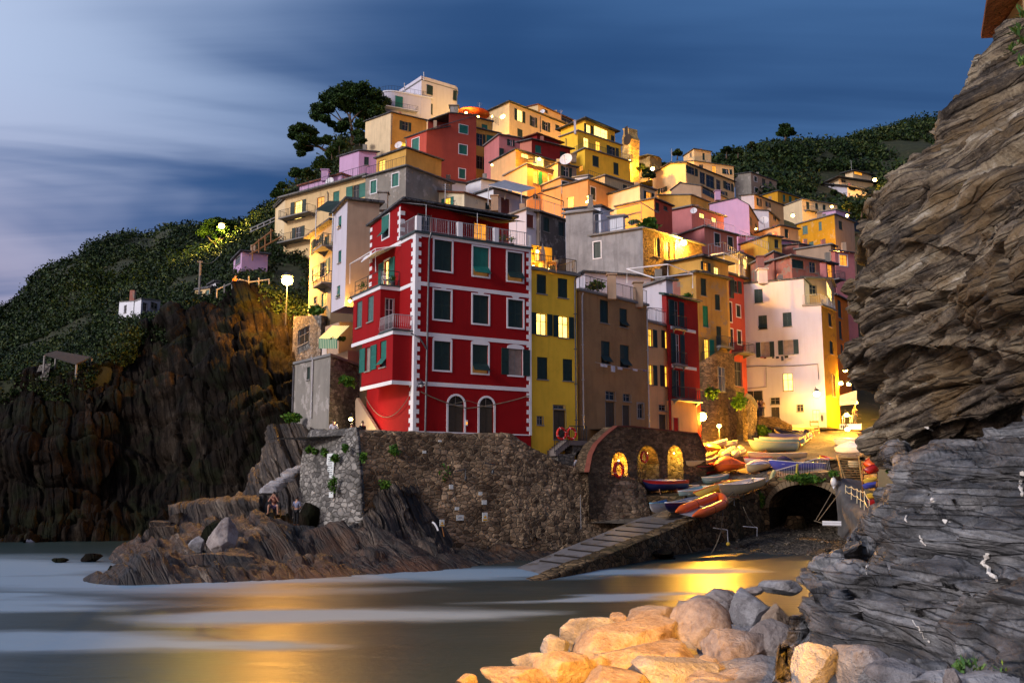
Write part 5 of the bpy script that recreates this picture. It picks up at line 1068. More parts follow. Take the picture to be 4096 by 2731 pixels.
def chair(label, p, rz, mat):
    t_ = thing('patio_chair', label, 'chair', p, rz); w = origin(t_)
    def L_(x, y, z): c, s = math.cos(rz), math.sin(rz); return V3(x, y, z)+w
    def fix(o): return o
    for sx_ in (-.22, .22):
        for sy in (-.2, .2): mb = MB(); mb.tube([L_(sx_, sy, 0), L_(sx_*.9, sy*.9, .43)], .02, 5); mb.build('leg', mat, t_)
        mb = MB(); mb.tube([L_(sx_*1.15, -.22, .62), L_(sx_*1.15, .2, .64)], .02, 5); mb.tube([L_(sx_*1.15, -.2, .62), L_(sx_, -.2, .4)], .018, 5); mb.build('armrest', mat, t_)
    mb = MB(); mb.cbox(L_(0, 0, .44), (.48, 0, 0), (0, .44, 0), (0, 0, .03)); mb.build('seat', mat, t_)
    mb = MB(); [mb.tube([L_(x, .2, .45), L_(x, .33, .98)], .016, 5) for x in (-.2, -.12, -.04, .04, .12, .2)]; mb.tube([L_(-.22, .33, .98), L_(0, .35, 1.03), L_(.22, .33, .98)], .022, 5); mb.build('backrest', mat, t_); return t_
chair('white slatted patio chair on the red house balcony', hp(-.75, 2.9, Z1+.2), .9, WHITE)
def potplant(label, p, r, h, mat=IVY, seed=1, pot=None, cat='potted plant', group=None, n=90, leafs=.09):
    t_ = thing('potted_plant', label, cat, p, 0, group); mb = MB(); mb.tube([Vector(p), Vector(p)+UPV*r*.9], r*.5, 8, r2=r*.65); mb.build('pot', pot or TILE, t_)
    g = np.random.default_rng(seed); C = ball(np.array(p)+np.array([0, 0, r*.9+h*.45]), h*.5, n, g, .9, .2); V, Fq = cards(C, leafs, .4, seed); np_mesh('foliage', V, Fq, mat, t_); return t_
potplant('dark pot with bushy plant beside the white patio chair', hp(-.45, 2.55, Z1+.2), .3, .5, seed=3, pot=IRON)
potplant('leafy plant in a pot on the far end of the red house balcony', hp(-1.1, 6.2, Z1+.2), .25, .9, seed=4)
# black shade net over the right of the terrace
mb = MB(); n = 12; c0 = [hp(3.6, v0+.1, zt+.05), hp(8.6, v0+.1, zt-.1), hp(8.4, .1, ZT+1.95), hp(4.6, .2, ZT+1.75)]; vs = []
for i in range(n+1):
    for j in range(n+1):
        s, t2 = i/n, j/n; q = c0[0].lerp(c0[1], s).lerp(c0[3].lerp(c0[2], s), t2); q = q-UPV*(.28*math.sin(PI*s)*math.sin(PI*t2)+.05*math.sin(9*s+4*t2)); vs.append(q)
mb.raw(vs, [(i*(n+1)+j, (i+1)*(n+1)+j, (i+1)*(n+1)+j+1, i*(n+1)+j+1) for i in range(n) for j in range(n)]); mb.raw([q-UPV*.012 for q in vs], [(i*(n+1)+j, i*(n+1)+j+1, (i+1)*(n+1)+j+1, (i+1)*(n+1)+j) for i in range(n) for j in range(n)])
no = tag(mb.build('shade_net', plain('black_net', (.008, .01, .01), .95), None, True, loc=tuple(c0[0])), 'sagging black shade net over the red house terrace', 'shade net')
for u in (.75, 4.55, 7.6): mb = MB(); mb.tube([hp(u, .12, ZT+.13), hp(u, .12, ZT+2.0)], .022, 5); mb.build('post', PALEIRON, no)
mb = MB(); mb.tube([hp(.75, .12, ZT+2.0), hp(-.1, v0, zt)], .015, 4); mb.tube([hp(.75, .12, ZT+2.0), hp(4.55, .12, ZT+1.95), hp(7.6, .12, ZT+1.9)], .01, 4); mb.build('cable', PALEIRON, no)
for u, sd in ((6.4, 5), (6.9, 6), (7.5, 7)): potplant('shrub in a pot behind the railing under the shade net', hp(u, .6, ZT+.13), .3, .7, seed=sd, group='pots behind the terrace railing')
# cables and ropes slung over the ground floor
def cable(label, pts, sag, r=.02, mat=None, name='cable', seg=10, group=None):
    mb = MB()
    for a, b_, s in zip(pts, pts[1:], sag): mb.tube([a.lerp(b_, k/seg)-UPV*s*4*(k/seg)*(1-k/seg) for k in range(seg+1)], r, 5)
    return tag(mb.build(name, mat or PIPE, None, loc=tuple(pts[0])), label, name, group)
ROPE = plain('rope', (.22, .17, .11), .9)
cable('thick twisted cable slung over the two arched red house doors', [on(fM, 'E', 548, 1305, .15), on(fM, 'E', 905, 1435, .25), on(fM, 'E', 1395, 1335, .15)], [.12, .12], .035, ROPE)
cable('thin wire looping above the right arched door', [on(fM, 'E', 800, 1400, .2), on(fM, 'E', 905, 1375, .25), on(fM, 'E', 1040, 1420, .25)], [0, -.02], .018, ROPE)
cable('grey rope hanging in a loop under the seaward bay', [on(fS, 'I', 935, 165, .3), on(fS, 'I', 1265, 170, .2)], [1.35], .025, ROPE, seg=18)
# unlit lantern on its bracket
LN = thing('wall_lantern', 'unlit black wall lantern on the corner of the red house', 'lantern', tuple(on(fM, 'E', 530, 1215, .1)))
mb = MB(); a = on(fM, 'E', 526, 1215, .03); mb.tube([a-UPV*.55, a, a+fM.N*.1+UPV*.02, a+fM.N*.5+UPV*.02, a+fM.N*.62-UPV*.1], .022, 6); mb.tube([a-UPV*.4, a+fM.N*.4], .014, 5); mb.build('bracket', IRON, LN)
c = a+fM.N*.62-UPV*.2; mb = MB(); mb.tube([c+UPV*.1, c-UPV*.02, c-UPV*.1], [.03, .12, .24], 12); mb.build('shade', IRON, LN); mb = MB(); mb.ell(c-UPV*.16, .13, .13, .13); mb.build('globe', plain('milk_glass', (.6, .6, .62), .3), LN)

# ======= harbour walls =================================================================
WALLG = rubble('harbour_wall_grey', (.10, .095, .09), (.34, .32, .29), (.15, .14, .125), 2.1, 1.7, gap=.07)
WALLB = rubble('harbour_wall_brown', (.11, .068, .04), (.52, .36, .22), (.34, .25, .155), 2.3, 1.9, gap=.07, moss=(.07, .045, .028))
WALLD = rubble('quay_wall_dark', (.05, .034, .018), (.26, .17, .085), (.06, .042, .022), 1.9, 1.6, gap=.07, moss=(.03, .03, .01))
def dw(P): return fbm(P*1.5, 3, 81)*.09+fbm(P*4.5, 2, 82)*.05
W0 = vt('I', 822, 428, 57)
fW = Face(W0, W0+U1*21.9, -U2)
tops = [('I', 822, 428), ('I', 1200, 440), ('J', 0, 262), ('J', 440, 262), ('J', 520, 290), ('J', 600, 340), ('J', 700, 400), ('J', 800, 450), ('J', 900, 497), ('J', 1040, 548), ('J', 1200, 572), ('J', 1400, 592), ('J', 1480, 640), ('J', 1532, 700)]
top = [fW.uz(px(*p)) for p in tops]; rows = []
back = Vector(U2)*1.0
rows.append([fW.pt(u, z-.05)+back for u, z in top]); rows.append([fW.pt(u, z) for u, z in top])
for t in (.1, .4, .7, 1): rows.append([fW.pt(u, z+(-.6-z)*t, .05+1.15*t) for u, z in top])
HWm, PW = relief('harbour_wall', rows, 110, 300, dw, WALLB); tag(HWm, 'long brown rubble harbour wall under the red house', 'wall')
tl = [('I', 822, 428, 57), ('I', 700, 436, 59.2), ('I', 580, 436, 61.5), ('I', 470, 437, 63.5)]; ml = [('I', 800, 740, 56.5), ('I', 660, 700, 58.5), ('I', 520, 660, 60.7), ('I', 405, 640, 62.8)]; bl = [('I', 740, 1230, 55.7), ('I', 620, 1200, 57.8), ('I', 490, 1180, 60), ('I', 375, 1060, 62)]
rows = [[PT(px(*p[:3]), p[3])+U1*1.0 for p in tl], [vt(*p) for p in tl], [vt(*p) for p in ml], [vt(*p) for p in bl]]
for i_, t_ in ((0, 0), (1, 0), (2, .42), (3, 1)): z_ = rows[i_][0].z; rows[i_][0] = fW.pt(0, z_, .05+1.15*t_); rows[i_].insert(0, fW.pt(.5, z_, -.25+1.15*t_))
o, PWL = relief('harbour_wall', rows, 110, 110, dw, WALLG); tag(o, 'pale grey leaning harbour wall with the long poster', 'wall')
end = [fW.pt(*top[-1]), fW.pt(top[-1][0]+.2, top[-1][1])+U2*2.2]; rows = [end, [p+UPV*(-1.5)+Vector((.1, 0, 0)) for p in end], [p+UPV*(-5)+Vector((.3, 0, 0)) for p in end]]
o, _ = relief('harbour_wall', rows, 40, 30, dw, WALLB); tag(o, 'short end face of the harbour wall by the slipway', 'wall')
# promenade deck between wall and houses, and the lane that goes down behind the wall
mb = MB(); zp = min(W0.z, Z0)-.25
mb.poly([W0+UPV*(zp-W0.z)+U2*.9, fW.pt(11.5, zp)+U2*.9, fW.pt(11.5, zp)+U2*8, W0+UPV*(zp-W0.z)+U2*8+U1*-3, ]); mb.poly([W0+UPV*(zp-W0.z)+U2*.9, W0+UPV*(zp-W0.z)+U2*8-U1*3, vt('I', 470, 437, 63.5)+UPV*(-.6)+U1*.9]); mb.poly([fW.pt(11.5, 5.6)+U2*.9, fW.pt(22, 2.6)+U2*.9, fW.pt(22, 2.6)+U2*5, fW.pt(11.5, 5.6)+U2*5])
tag(mb.build('promenade', CONC), kind='structure')
# curved arcade wall in front of the brown and peach houses
A0 = Vector((5.2, 64.6, 0)); dA = Vector((.70, .72, 0)).normalized(); fA = Face(A0, A0+dA*14.5, Vector((.7, -.7, 0)))
tp = [('J', 1085, 560), ('J', 1110, 430), ('J', 1150, 350), ('J', 1230, 270), ('J', 1310, 206), ('J', 1420, 206), ('J', 1640, 232), ('J', 1940, 262), ('H', 640, 330), ('H', 690, 440)]
tpz = [fA.uz(px(*p)) for p in tp]
nich = [fA.rect('J', 1266, 405, 1392, 590), fA.rect('J', 1468, 352, 1638, 640), fA.rect('J', 1706, 352, 1828, 612)]
def archwall(f, prof, zb, arches, depth, mat, matin, name, label, par=None, fl=.5):
    """wall with round-headed openings cut through its face, niches behind"""
    mb = MB(); us = np.linspace(prof[0][0], prof[-1][0], int((prof[-1][0]-prof[0][0])/.16)+1); pu = [p[0] for p in prof]; pz = [p[1] for p in prof]
    us = sorted(set(list(us)+[a for n_ in arches for a in np.linspace(n_[0], n_[1], 11)]))
    def lowz(u):
        for a in arches:
            if a[0]-1e-6 <= u <= a[1]+1e-6:
                r = (a[1]-a[0])/2; c = (a[0]+a[1])/2; rise = r*fl*2 if fl < 1 else r; x = max(0, 1-((u-c)/r)**2); return a, a[3]-rise+rise*math.sqrt(x)
        return None, zb
    for a_, b_ in zip(us, us[1:]):
        m_ = (a_+b_)/2; A_, _ = lowz(m_); zt0, zt1 = np.interp(a_, pu, pz), np.interp(b_, pu, pz)
        if A_ is None: mb.poly([f.pt(a_, zb), f.pt(b_, zb), f.pt(b_, zt1), f.pt(a_, zt0)])
        else:
            ga = lowz(min(max(a_, A_[0]), A_[1]))[1]; gb = lowz(min(max(b_, A_[0]), A_[1]))[1]
            if a_ <= A_[0]+1e-5: ga = A_[3]-(A_[1]-A_[0])/2*fl*2
            if b_ >= A_[1]-1e-5: gb = A_[3]-(A_[1]-A_[0])/2*fl*2
            mb.poly([f.pt(a_, ga), f.pt(b_, gb), f.pt(b_, zt1), f.pt(a_, zt0)]); mb.poly([f.pt(a_, ga), f.pt(b_, gb), f.pt(b_, gb, -depth), f.pt(a_, ga, -depth)])
            if A_[2] > zb: mb.poly([f.pt(a_, zb), f.pt(b_, zb), f.pt(b_, A_[2]), f.pt(a_, A_[2])])
            mb.poly([f.pt(a_, A_[2]), f.pt(b_, A_[2]), f.pt(b_, A_[2], -depth), f.pt(a_, A_[2], -depth)])
    for p, q in zip(prof, prof[1:]): mb.poly([f.pt(*p), f.pt(*q), f.pt(*q, -1.2), f.pt(*p, -1.2)])
    o = mb.build(name, mat, par) if par else tag(mb.build(name, mat, None, loc=tuple(f.pt(prof[0][0], zb))), label, 'wall')
    mb = MB()
    for A_ in arches:
        sp_ = A_[3]-(A_[1]-A_[0])/2*fl*2
        mb.poly([f.pt(A_[0], A_[2], -depth), f.pt(A_[1], A_[2], -depth), f.pt(A_[1], A_[3], -depth), f.pt(A_[0], A_[3], -depth)])
        for u in (A_[0], A_[1]): mb.poly([f.pt(u, A_[2]), f.pt(u, sp_), f.pt(u, sp_, -depth), f.pt(u, A_[2], -depth)])
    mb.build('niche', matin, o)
    return o
aw = archwall(fA, tpz, 2.0, nich, 1.1, stoneb, stone, 'arcade_wall', 'stone arcade wall with three lit niches behind the boats')
mb = MB()
for p, q in zip(tpz, tpz[1:]): mb.prism([fA.pt(p[0], p[1], -.35), fA.pt(p[0], p[1], .08), fA.pt(p[0], p[1]+.09, .08), fA.pt(p[0], p[1]+.09, -.35)], [fA.pt(q[0], q[1], -.35), fA.pt(q[0], q[1], .08), fA.pt(q[0], q[1]+.09, .08), fA.pt(q[0], q[1]+.09, -.35)])
mb.build('coping', plain('red_brick_coping', (.20, .05, .03), .85), aw)
# walkway behind the arcade wall
mb = MB(); zz = tpz[5][1]-.15
mb.poly([fA.pt(3.0, zz, -1.1), fA.pt(14.4, zz-.6, -1.1), fA.pt(15.5, zz-.6, -4), fA.pt(2.5, zz, -4)]); tag(mb.build('walkway', CONC), kind='structure')
# stairs of the yellow house
ys_ = yh['fR']; st_ = thing('front_steps', 'outside steps with iron rail up to the yellow house door', 'steps', tuple(ys_.pt(1.2, 5, 1)))
mb = MB(); a0 = ys_.uz(px('J', 760, 405)); a1 = ys_.uz(px('J', 865, 318)); n = 6
for k in range(n):
    u = a0[0]+(a1[0]-a0[0])*k/n; z = a0[1]+(a1[1]-a0[1])*(k+1)/n; fbox(mb, ys_, u, u+(a1[0]-a0[0])/n+.003, z-.4, z, .02, 1.0)
fbox(mb, ys_, a1[0], ys_.w-.05, a1[1]-.3, a1[1]+.02, .02, 1.1); mb.build('steps', plaster('step_stone', (.20, .17, .16), .4), st_)
mb = MB(); nn = 10; c = (a1[0]+ys_.w)/2+.15
prof = [(a1[0]-.3, a1[1]-.3), (ys_.w-.05, a1[1]-.3)]
for k in range(nn+1): prof.append((c+.55*math.cos(PI*k/nn), a1[1]-1.6+.9*math.sin(PI*k/nn)))
fbox(mb, ys_, a0[0]+.2, c-.55, a1[1]-3.4, a1[1]-.41-.5, .02, .98); fbox(mb, ys_, c+.55, ys_.w-.05, a1[1]-3.4, a1[1]-.3, .02, .98)
for k in range(nn):
    q0, q1 = prof[2+k], prof[3+k]; mb.prism([ys_.pt(q0[0], q0[1], .02), ys_.pt(q1[0], q1[1], .02), ys_.pt(q1[0], a1[1]-.3, .02), ys_.pt(q0[0], a1[1]-.3, .02)], [ys_.pt(q0[0], q0[1], .98), ys_.pt(q1[0], q1[1], .98), ys_.pt(q1[0], a1[1]-.3, .98), ys_.pt(q0[0], a1[1]-.3, .98)])
mb.build('arched_base', stone, st_)
rail(st_, [ys_.pt(a0[0]-.1, a0[1]-.1, 1.0), ys_.pt(a1[0], a1[1], 1.0)], .9, IRON, .16); rail(st_, [ys_.pt(a1[0], a1[1], 1.05), ys_.pt(ys_.w-.05, a1[1], 1.05)], 1.0, IRON, .14)
RING = plain('lifebuoy_red', (.62, .02, .01), .45, var=.03)
def buoy(label, c, ax, R, group='red lifebuoys on the yellow house railing'):
    t_ = thing('lifebuoy', label, 'lifebuoy', tuple(c), 0, group); mb = MB(); mb.torus(c, ax, R, R*.24, 22, 8); mb.build('ring', RING, t_, True)
    mb = MB(); ax = Vector(ax).normalized(); a = ax.cross(UPV).normalized(); b_ = ax.cross(a)
    for k in range(4):
        d = a*math.cos(k*PI/2+.4)+b_*math.sin(k*PI/2+.4); tt = (-a*math.sin(k*PI/2+.4)+b_*math.cos(k*PI/2+.4)); mb.torus(Vector(c)+d*R, tt, R*.26, R*.03, 10, 4)
    mb.build('strap', WHITE, t_)
for x, lab in ((873, 'left red lifebuoy on the yellow house railing'), (952, 'right red lifebuoy on the yellow house railing')):
    u, z = Face(ys_.P0+ys_.N*1.12, ys_.P0+ys_.N*1.12+ys_.U, ys_.N).uz(px('J', x, 260)); buoy(lab, ys_.pt(u, z, 1.14), ys_.N, .36)
for (x, y, r, lab) in ((1550, 442, .36, 'red lifebuoy hanging in the middle stone niche'), (1320, 543, .48, 'large red lifebuoy standing in the left stone niche')):
    u, z = fA.uz(px('J', x, y)); buoy(lab, fA.pt(u, z, .03 if x < 1400 else -.3), fA.N, r, 'red lifebuoys on the arcade wall')

# ======= slipway and quay ===============================================================
SLIP = plaster('slipway_concrete', (.20, .19, .19), .6, dark=(.07, .06, .055), patch=(.12, .10, .08), streak=.3, rough=.5)
l0, l1, r0, r1 = Vector((.2, 50.7, .0)), Vector((9.4, 68.1, 2.15)), Vector((1.75, 44.9, -.06)), Vector((12.1, 64.4, 2.0))
l0 = l0-(l1-l0)*.12; r0 = r0-(r1-r0)*.05
ra, _ = relief('slipway', [[l0, l0.lerp(l1, .5), l1], [r0, r0.lerp(r1, .5), r1]], 40, 160, lambda P: fbm(P*.8, 3, 91)*.03, SLIP); tag(ra, kind='structure')
mb = MB()
for k, yy in enumerate((940, 985, 1028, 1068, 1105, 1135, 1172, 1205, 1245)):
    xl = 1530-k*110+ (yy < 1000)*0; t = (k+.3)/9.6
    a = l1.lerp(l0, .12+t*.78).lerp(r1.lerp(r0, .12+t*.78), .12); c = l1.lerp(l0, .12+t*.78).lerp(r1.lerp(r0, .12+t*.78), .86)
    mb.cbox((a+c)/2+UPV*.03, c-a, (.08, .17, .01), (0, 0, .05))
mb.build('groove_shade', plain('groove_dark', (.02, .016, .014), .5), ra)  # thin dark strips stand for the shaded grooves across the slipway
chain = [Vector((-.5, 40.8)), Vector((r0.x, r0.y)), Vector((12.1, 64.4)), Vector((15.4, 68.5)), Vector((18.7, 73.2))]
tz = [-.5, -.06, 2.0, 3.0, 3.85]
rows = [[Vector((p.x-.9, p.y+.5, z+.02)) for p, z in zip(chain, tz)], [Vector((p.x, p.y, z+.08)) for p, z in zip(chain, tz)], [Vector((p.x+.12, p.y-.08, z-.25)) for p, z in zip(chain, tz)], [Vector((p.x+.35, p.y-.2, -.8)) for p, z in zip(chain, tz)]]
o, _ = relief('quay_wall', rows, 40, 260, dw, WALLD); tag(o, 'dark quay wall along the slipway edge', 'wall')
gctrl = [tuple(l0), tuple(l1), tuple(l0.lerp(l1, .5)), tuple(r0), (12.1, 64.4, 2.0), tuple(r0.lerp(r1, .5)), (15.4, 68.5, 3.0), (18.7, 73.2, 3.95), (23.8, 70.5, 5.2), (30, 68, 5.2), (9.0, 69.5, 3.6), (11, 69.0, 3.5), (12.6, 70.5, 3.9)]
def gp(v, x, y, Y): p = vt(v, x, y, Y); return (p.x, p.y, p.z)
gctrl += [gp('H', 1230, 600, 74.2), gp('H', 1500, 590, 76), gp('H', 1800, 560, 75), gp('H', 1480, 530, 79), gp('H', 1600, 400, 88), gp('H', 1700, 282, 96), gp('H', 1250, 425, 86), gp('H', 1250, 510, 80), gp('H', 1100, 610, 76.5), gp('H', 860, 612, 76.5), gp('H', 650, 665, 74.5),
          gp('H', 800, 440, 84), gp('H', 640, 420, 84), gp('H', 1950, 450, 82), gp('H', 1800, 300, 94), gp('H', 900, 350, 90), gp('H', 1100, 300, 95), gp('H', 1400, 270, 97), gp('H', 1850, 262, 99), gp('G', 900, 1395, 98), gp('G', 1280, 1400, 104), (30, 110, 11.5), (8, 76, 4.6), (22, 115, 12), (34, 85, 8), (10, 90, 8)]
xs3 = np.arange(-1, 36, .25); ys3 = np.arange(40, 118, .25); X3, Y3 = np.meshgrid(xs3, ys3, indexing='ij'); Z3g = rbf(gctrl, X3, Y3)
cx_ = [c.x for c in chain]+[23.8, 24.3, 40]; cy_ = [c.y for c in chain]+[70.5, 78.6, 79]
P3 = np.stack([X3, Y3, Z3g-.03+fbm(np.stack([X3, Y3, Z3g], -1)*.6, 3, 95)*.05], -1)
lx_ = [l0.x, l1.x, 10.5]; ly_ = [l0.y, l1.y, 69.2]
lim = np.interp(X3, cx_, cy_); keepv = (Y3 >= lim+.35) & (Y3 > 64.6)
A_ = np.arange(X3.size).reshape(X3.shape); fk = keepv[:-1, :-1] & keepv[1:, :-1] & keepv[1:, 1:] & keepv[:-1, 1:]
Fg = np.stack([A_[:-1, :-1], A_[1:, :-1], A_[1:, 1:], A_[:-1, 1:]], -1)[fk]
PAVE = rubble('harbour_paving', (.13, .105, .08), (.27, .22, .16), (.07, .055, .04), 1.7, 1.0, .7, .04, bs=.4)
tag(np_mesh('harbour_square', P3.reshape(-1, 3), Fg, PAVE), kind='structure')
def gz(x, y): return float(rbf(gctrl, np.array([x]), np.array([y]))[0])
# small retaining step beside the slipway head
mb = MB(); mb.prism([V3(8.9, 68.2, 1.2), V3(11.9, 67.2, 1.2), V3(12.9, 69.5, 1.2), V3(9.4, 70.2, 1.2)], [V3(8.9, 68.2, 3.5), V3(11.9, 67.2, 3.45), V3(12.9, 69.5, 3.7), V3(9.4, 70.2, 3.8)]); tag(mb.build('retaining_step', WALLD, None, loc=(9, 68, 1.2)), 'low stone ledge under the navy covered boat', 'ledge')
# the bridge over the stream
B0 = Vector((18.4, 73.3, 0)); B1 = Vector((23.9, 70.5, 0)); fB = Face(B0, B1, Vector((0, -1, 0)))
bt_ = [fB.uz(px('H', *p)) for p in ((1165, 735), (1215, 690), (1265, 655), (1400, 640), (1600, 618), (1830, 605))]; bt_[0] = (0, bt_[0][1]); bt_[-1] = (fB.w, bt_[-1][1])
arc = fB.rect('H', 1235, 716, 1830, 1300); arc = (max(.35, arc[0]), fB.w-.02, -.6, arc[3])
bo = archwall(fB, bt_, -.6, [arc], 6.0, WALLD, rubble('tunnel_shade', (.010, .008, .006), (.03, .024, .018), (.01, .008, .006), 1.8, 1.6), 'bridge', 'low stone arch bridge over the dark stream mouth', fl=.33)  # near-black tunnel stone holds the shade under the arch in its colour
bo['category'] = 'bridge'
mb = MB(); r = (arc[1]-arc[0])/2; c = (arc[0]+arc[1])/2; rise = r*.66
for k in range(26):
    a0, a1 = PI*(k+.08)/26, PI*(k+.92)/26; P_ = []
    for a in (a0, a1):
        for e in (0.0, .48): P_.append((c+(r+e*.6)*math.cos(a), arc[3]-rise+(rise+e)*math.sin(a)))
    q = [P_[0], P_[1], P_[3], P_[2]]; q = [(min(u, fB.w), z) for u, z in q]; mb.prism([fB.pt(u, z, 0) for u, z in q], [fB.pt(u, z, .07) for u, z in q])
mb.build('arch_stones', plaster('arch_stone', (.20, .145, .085), .5), bo)
mb = MB(); u, z = fB.uz(px('H', 1390, 1050)); mb.tube([fB.pt(u, -.5, -3), fB.pt(u, 1.0, -3), fB.pt(u, 1.9, -3)], [1.0, .95, .6], 10); tag(mb.build('tunnel_pillar', WALLD, None, loc=tuple(fB.pt(u, -.5, -3))), 'rounded brown stone pier inside the arch', 'pier')
# right-hand concrete wall with its landing
CW = plaster('stained_concrete', (.15, .14, .135), .7, dark=(.04, .038, .036), streak=.9)
tpr = [('H', 1815, 690, 70.6), ('H', 1885, 868, 68.2), ('H', 1990, 928, 66), ('H', 2085, 1010, 63.5), ('H', 2150, 1110, 61), ('H', 2230, 1150, 58)]
tt = [vt(*p) for p in tpr]; rows = [[p+Vector((2.2, 1.2, 0)) for p in tt], tt, [Vector((p.x-.1, p.y, (p.z-.7)/2)) for p in tt], [Vector((p.x-.25, p.y, -.8)) for p in tt]]
o, _ = relief('concrete_wall', rows, 60, 120, lambda P: fbm(P*.7, 3, 97)*.08, CW); tag(o, 'streaky grey concrete wall right of the stream mouth', 'wall')
# pebble beach in front of and under the arch
PEB = rubble('pebbles', (.05, .04, .03), (.30, .24, .17), (.02, .015, .01), 5.5, 1.0, .7, .1, bs=1.0)
bctrl = [c3('H', 800, 1330, -.05), c3('H', 1100, 1325, -.05), c3('H', 1500, 1330, -.05), c3('H', 1900, 1330, -.05), c3('H', 1150, 1190, Y=68), c3('H', 1450, 1160, Y=70), (21, 80, 1.5), (27, 78, 1.2), (25, 66, .3), (12, 57, -.6), (20, 54, -.8), (27, 56, -.6), (14, 63, -.1)]
xs4 = np.arange(10, 28, .16); ys4 = np.arange(55, 82, .16); X4, Y4 = np.meshgrid(xs4, ys4, indexing='ij'); Z4 = rbf(bctrl, X4, Y4); P4 = np.stack([X4, Y4, Z4+fbm(np.stack([X4, Y4, Z4], -1)*2.2, 3, 98)*.12], -1)
tag(np_mesh('beach', P4.reshape(-1, 3), grid_faces(*X4.shape), PEB), kind='structure')
g = np.random.default_rng(77); Vs, Fs = [], []
for k in range(150):
    i, j = g.integers(20, X4.shape[0]-8), g.integers(10, int(X4.shape[1]*.75)); c = P4[i, j]
    if c[2] < -.1: continue
    r = .05+.13*g.random()**2; V = ICO2 if 'ICO2' in globals() else None
    if V is None: ICO2, ICO2F = icos(2); V = ICO2
    Vs.append(V*np.array([r*1.3, r, r*.7])*(1+.15*vn(V*2+k, k))[:, None]+c+np.array([g.random()*.2, 0, r*.3])); Fs.append(ICO2F+len(V)*len(Fs))
tag(np_mesh('pebbles', np.concatenate(Vs), np.concatenate(Fs), PEB, None, True), kind='stuff')

# rendered pillar and rock that close the gap between landing and cliff
mb = MB(); a = vt('Q', 1988, 640, 75); mb.box(Vector((a.x, a.y, -.5)), (2.6, 0, 0), (0, 3, 0), (0, 0, a.z+.5)); mb.box(Vector((a.x-.1, a.y-.1, a.z)), (2.8, 0, 0), (0, 3.2, 0), (0, 0, .15)); tag(mb.build('pillar', plaster('ochre_pillar', (.34, .27, .15), .5), None, loc=tuple(a-UPV*5)), 'pale ochre rendered pillar between the kayaks and the cliff', 'pillar')
rw = [[Vector((28.6, 80, z)), Vector((29.6, 76, z)), Vector((31, 70, z)), Vector((34, 60, z))] for z in (8.5, 6, 3, -1)]
o, _ = relief('cliff', rw, 60, 90, lambda P: fbm(P*.5, 4, 88)*1.0, CLIFF); tag(o, kind='structure')
rw = [[Vector((x, 79.2, z)) for x in (24, 27, 30, 34)] for z in (6.3, 4, 2, -.8)]
o, _ = relief('retaining_wall', rw, 50, 60, dw, WALLD); tag(o, 'dark stone wall behind the timber steps and kayaks', 'wall')
# ======= boats ===========================================================================
def pt_(name, c, r=.35): return plain('paint_'+name, c, r, var=.04)
bWHITE, bBLUE, bNAVY, bLBLUE, bPALE = pt_('white', (.72, .72, .74)), pt_('blue', (.02, .20, .52)), pt_('navy', (.012, .018, .10)), pt_('light_blue', (.22, .48, .62)), pt_('pale_aqua', (.36, .55, .55))
bCREAM, bYEL, bRED, bBLK, bORG = pt_('cream', (.74, .62, .36)), pt_('yellow', (.78, .50, .05)), pt_('red', (.45, .012, .01)), pt_('black', (.012, .012, .016)), pt_('orange', (.78, .12, .012))
bWOOD, bVIO, bGREY = pt_('varnish', (.30, .13, .04)), pt_('violet_blue', (.08, .09, .42)), pt_('grey', (.30, .31, .33))
TARPW = plain('tarpaulin_pale', (.42, .42, .58), .6, var=.25); TARPO = plain('tarpaulin_orange', (.72, .10, .01), .6, var=.2); TARPB = plain('tarpaulin_navy', (.02, .02, .09), .7, var=.25)
m, nt, b = nodes('striped_cloth'); wv = N(nt, 'ShaderNodeTexWave', bands_direction='X'); wv.inputs['Scale'].default_value = 1.25; wv.inputs['Distortion'].default_value = 1.5; tcn = N(nt, 'ShaderNodeTexCoord'); mpn = N(nt, 'ShaderNodeMapping'); mpn.inputs['Rotation'].default_value = (0, 0, .9); nt.links.new(tcn.outputs['Object'], mpn.inputs[0]); nt.links.new(mpn.outputs[0], wv.inputs[0]); rp = ramp(nt, [(.45, (.07, .05, .22)), (.55, (.62, .58, .62))]); nt.links.new(wv.outputs['Fac'], rp.inputs[0]); setc(b, nt, rp.outputs[0]); b.inputs['Roughness'].default_value = .9; STRIPE = m
BG = 'boats drawn up at the harbour'
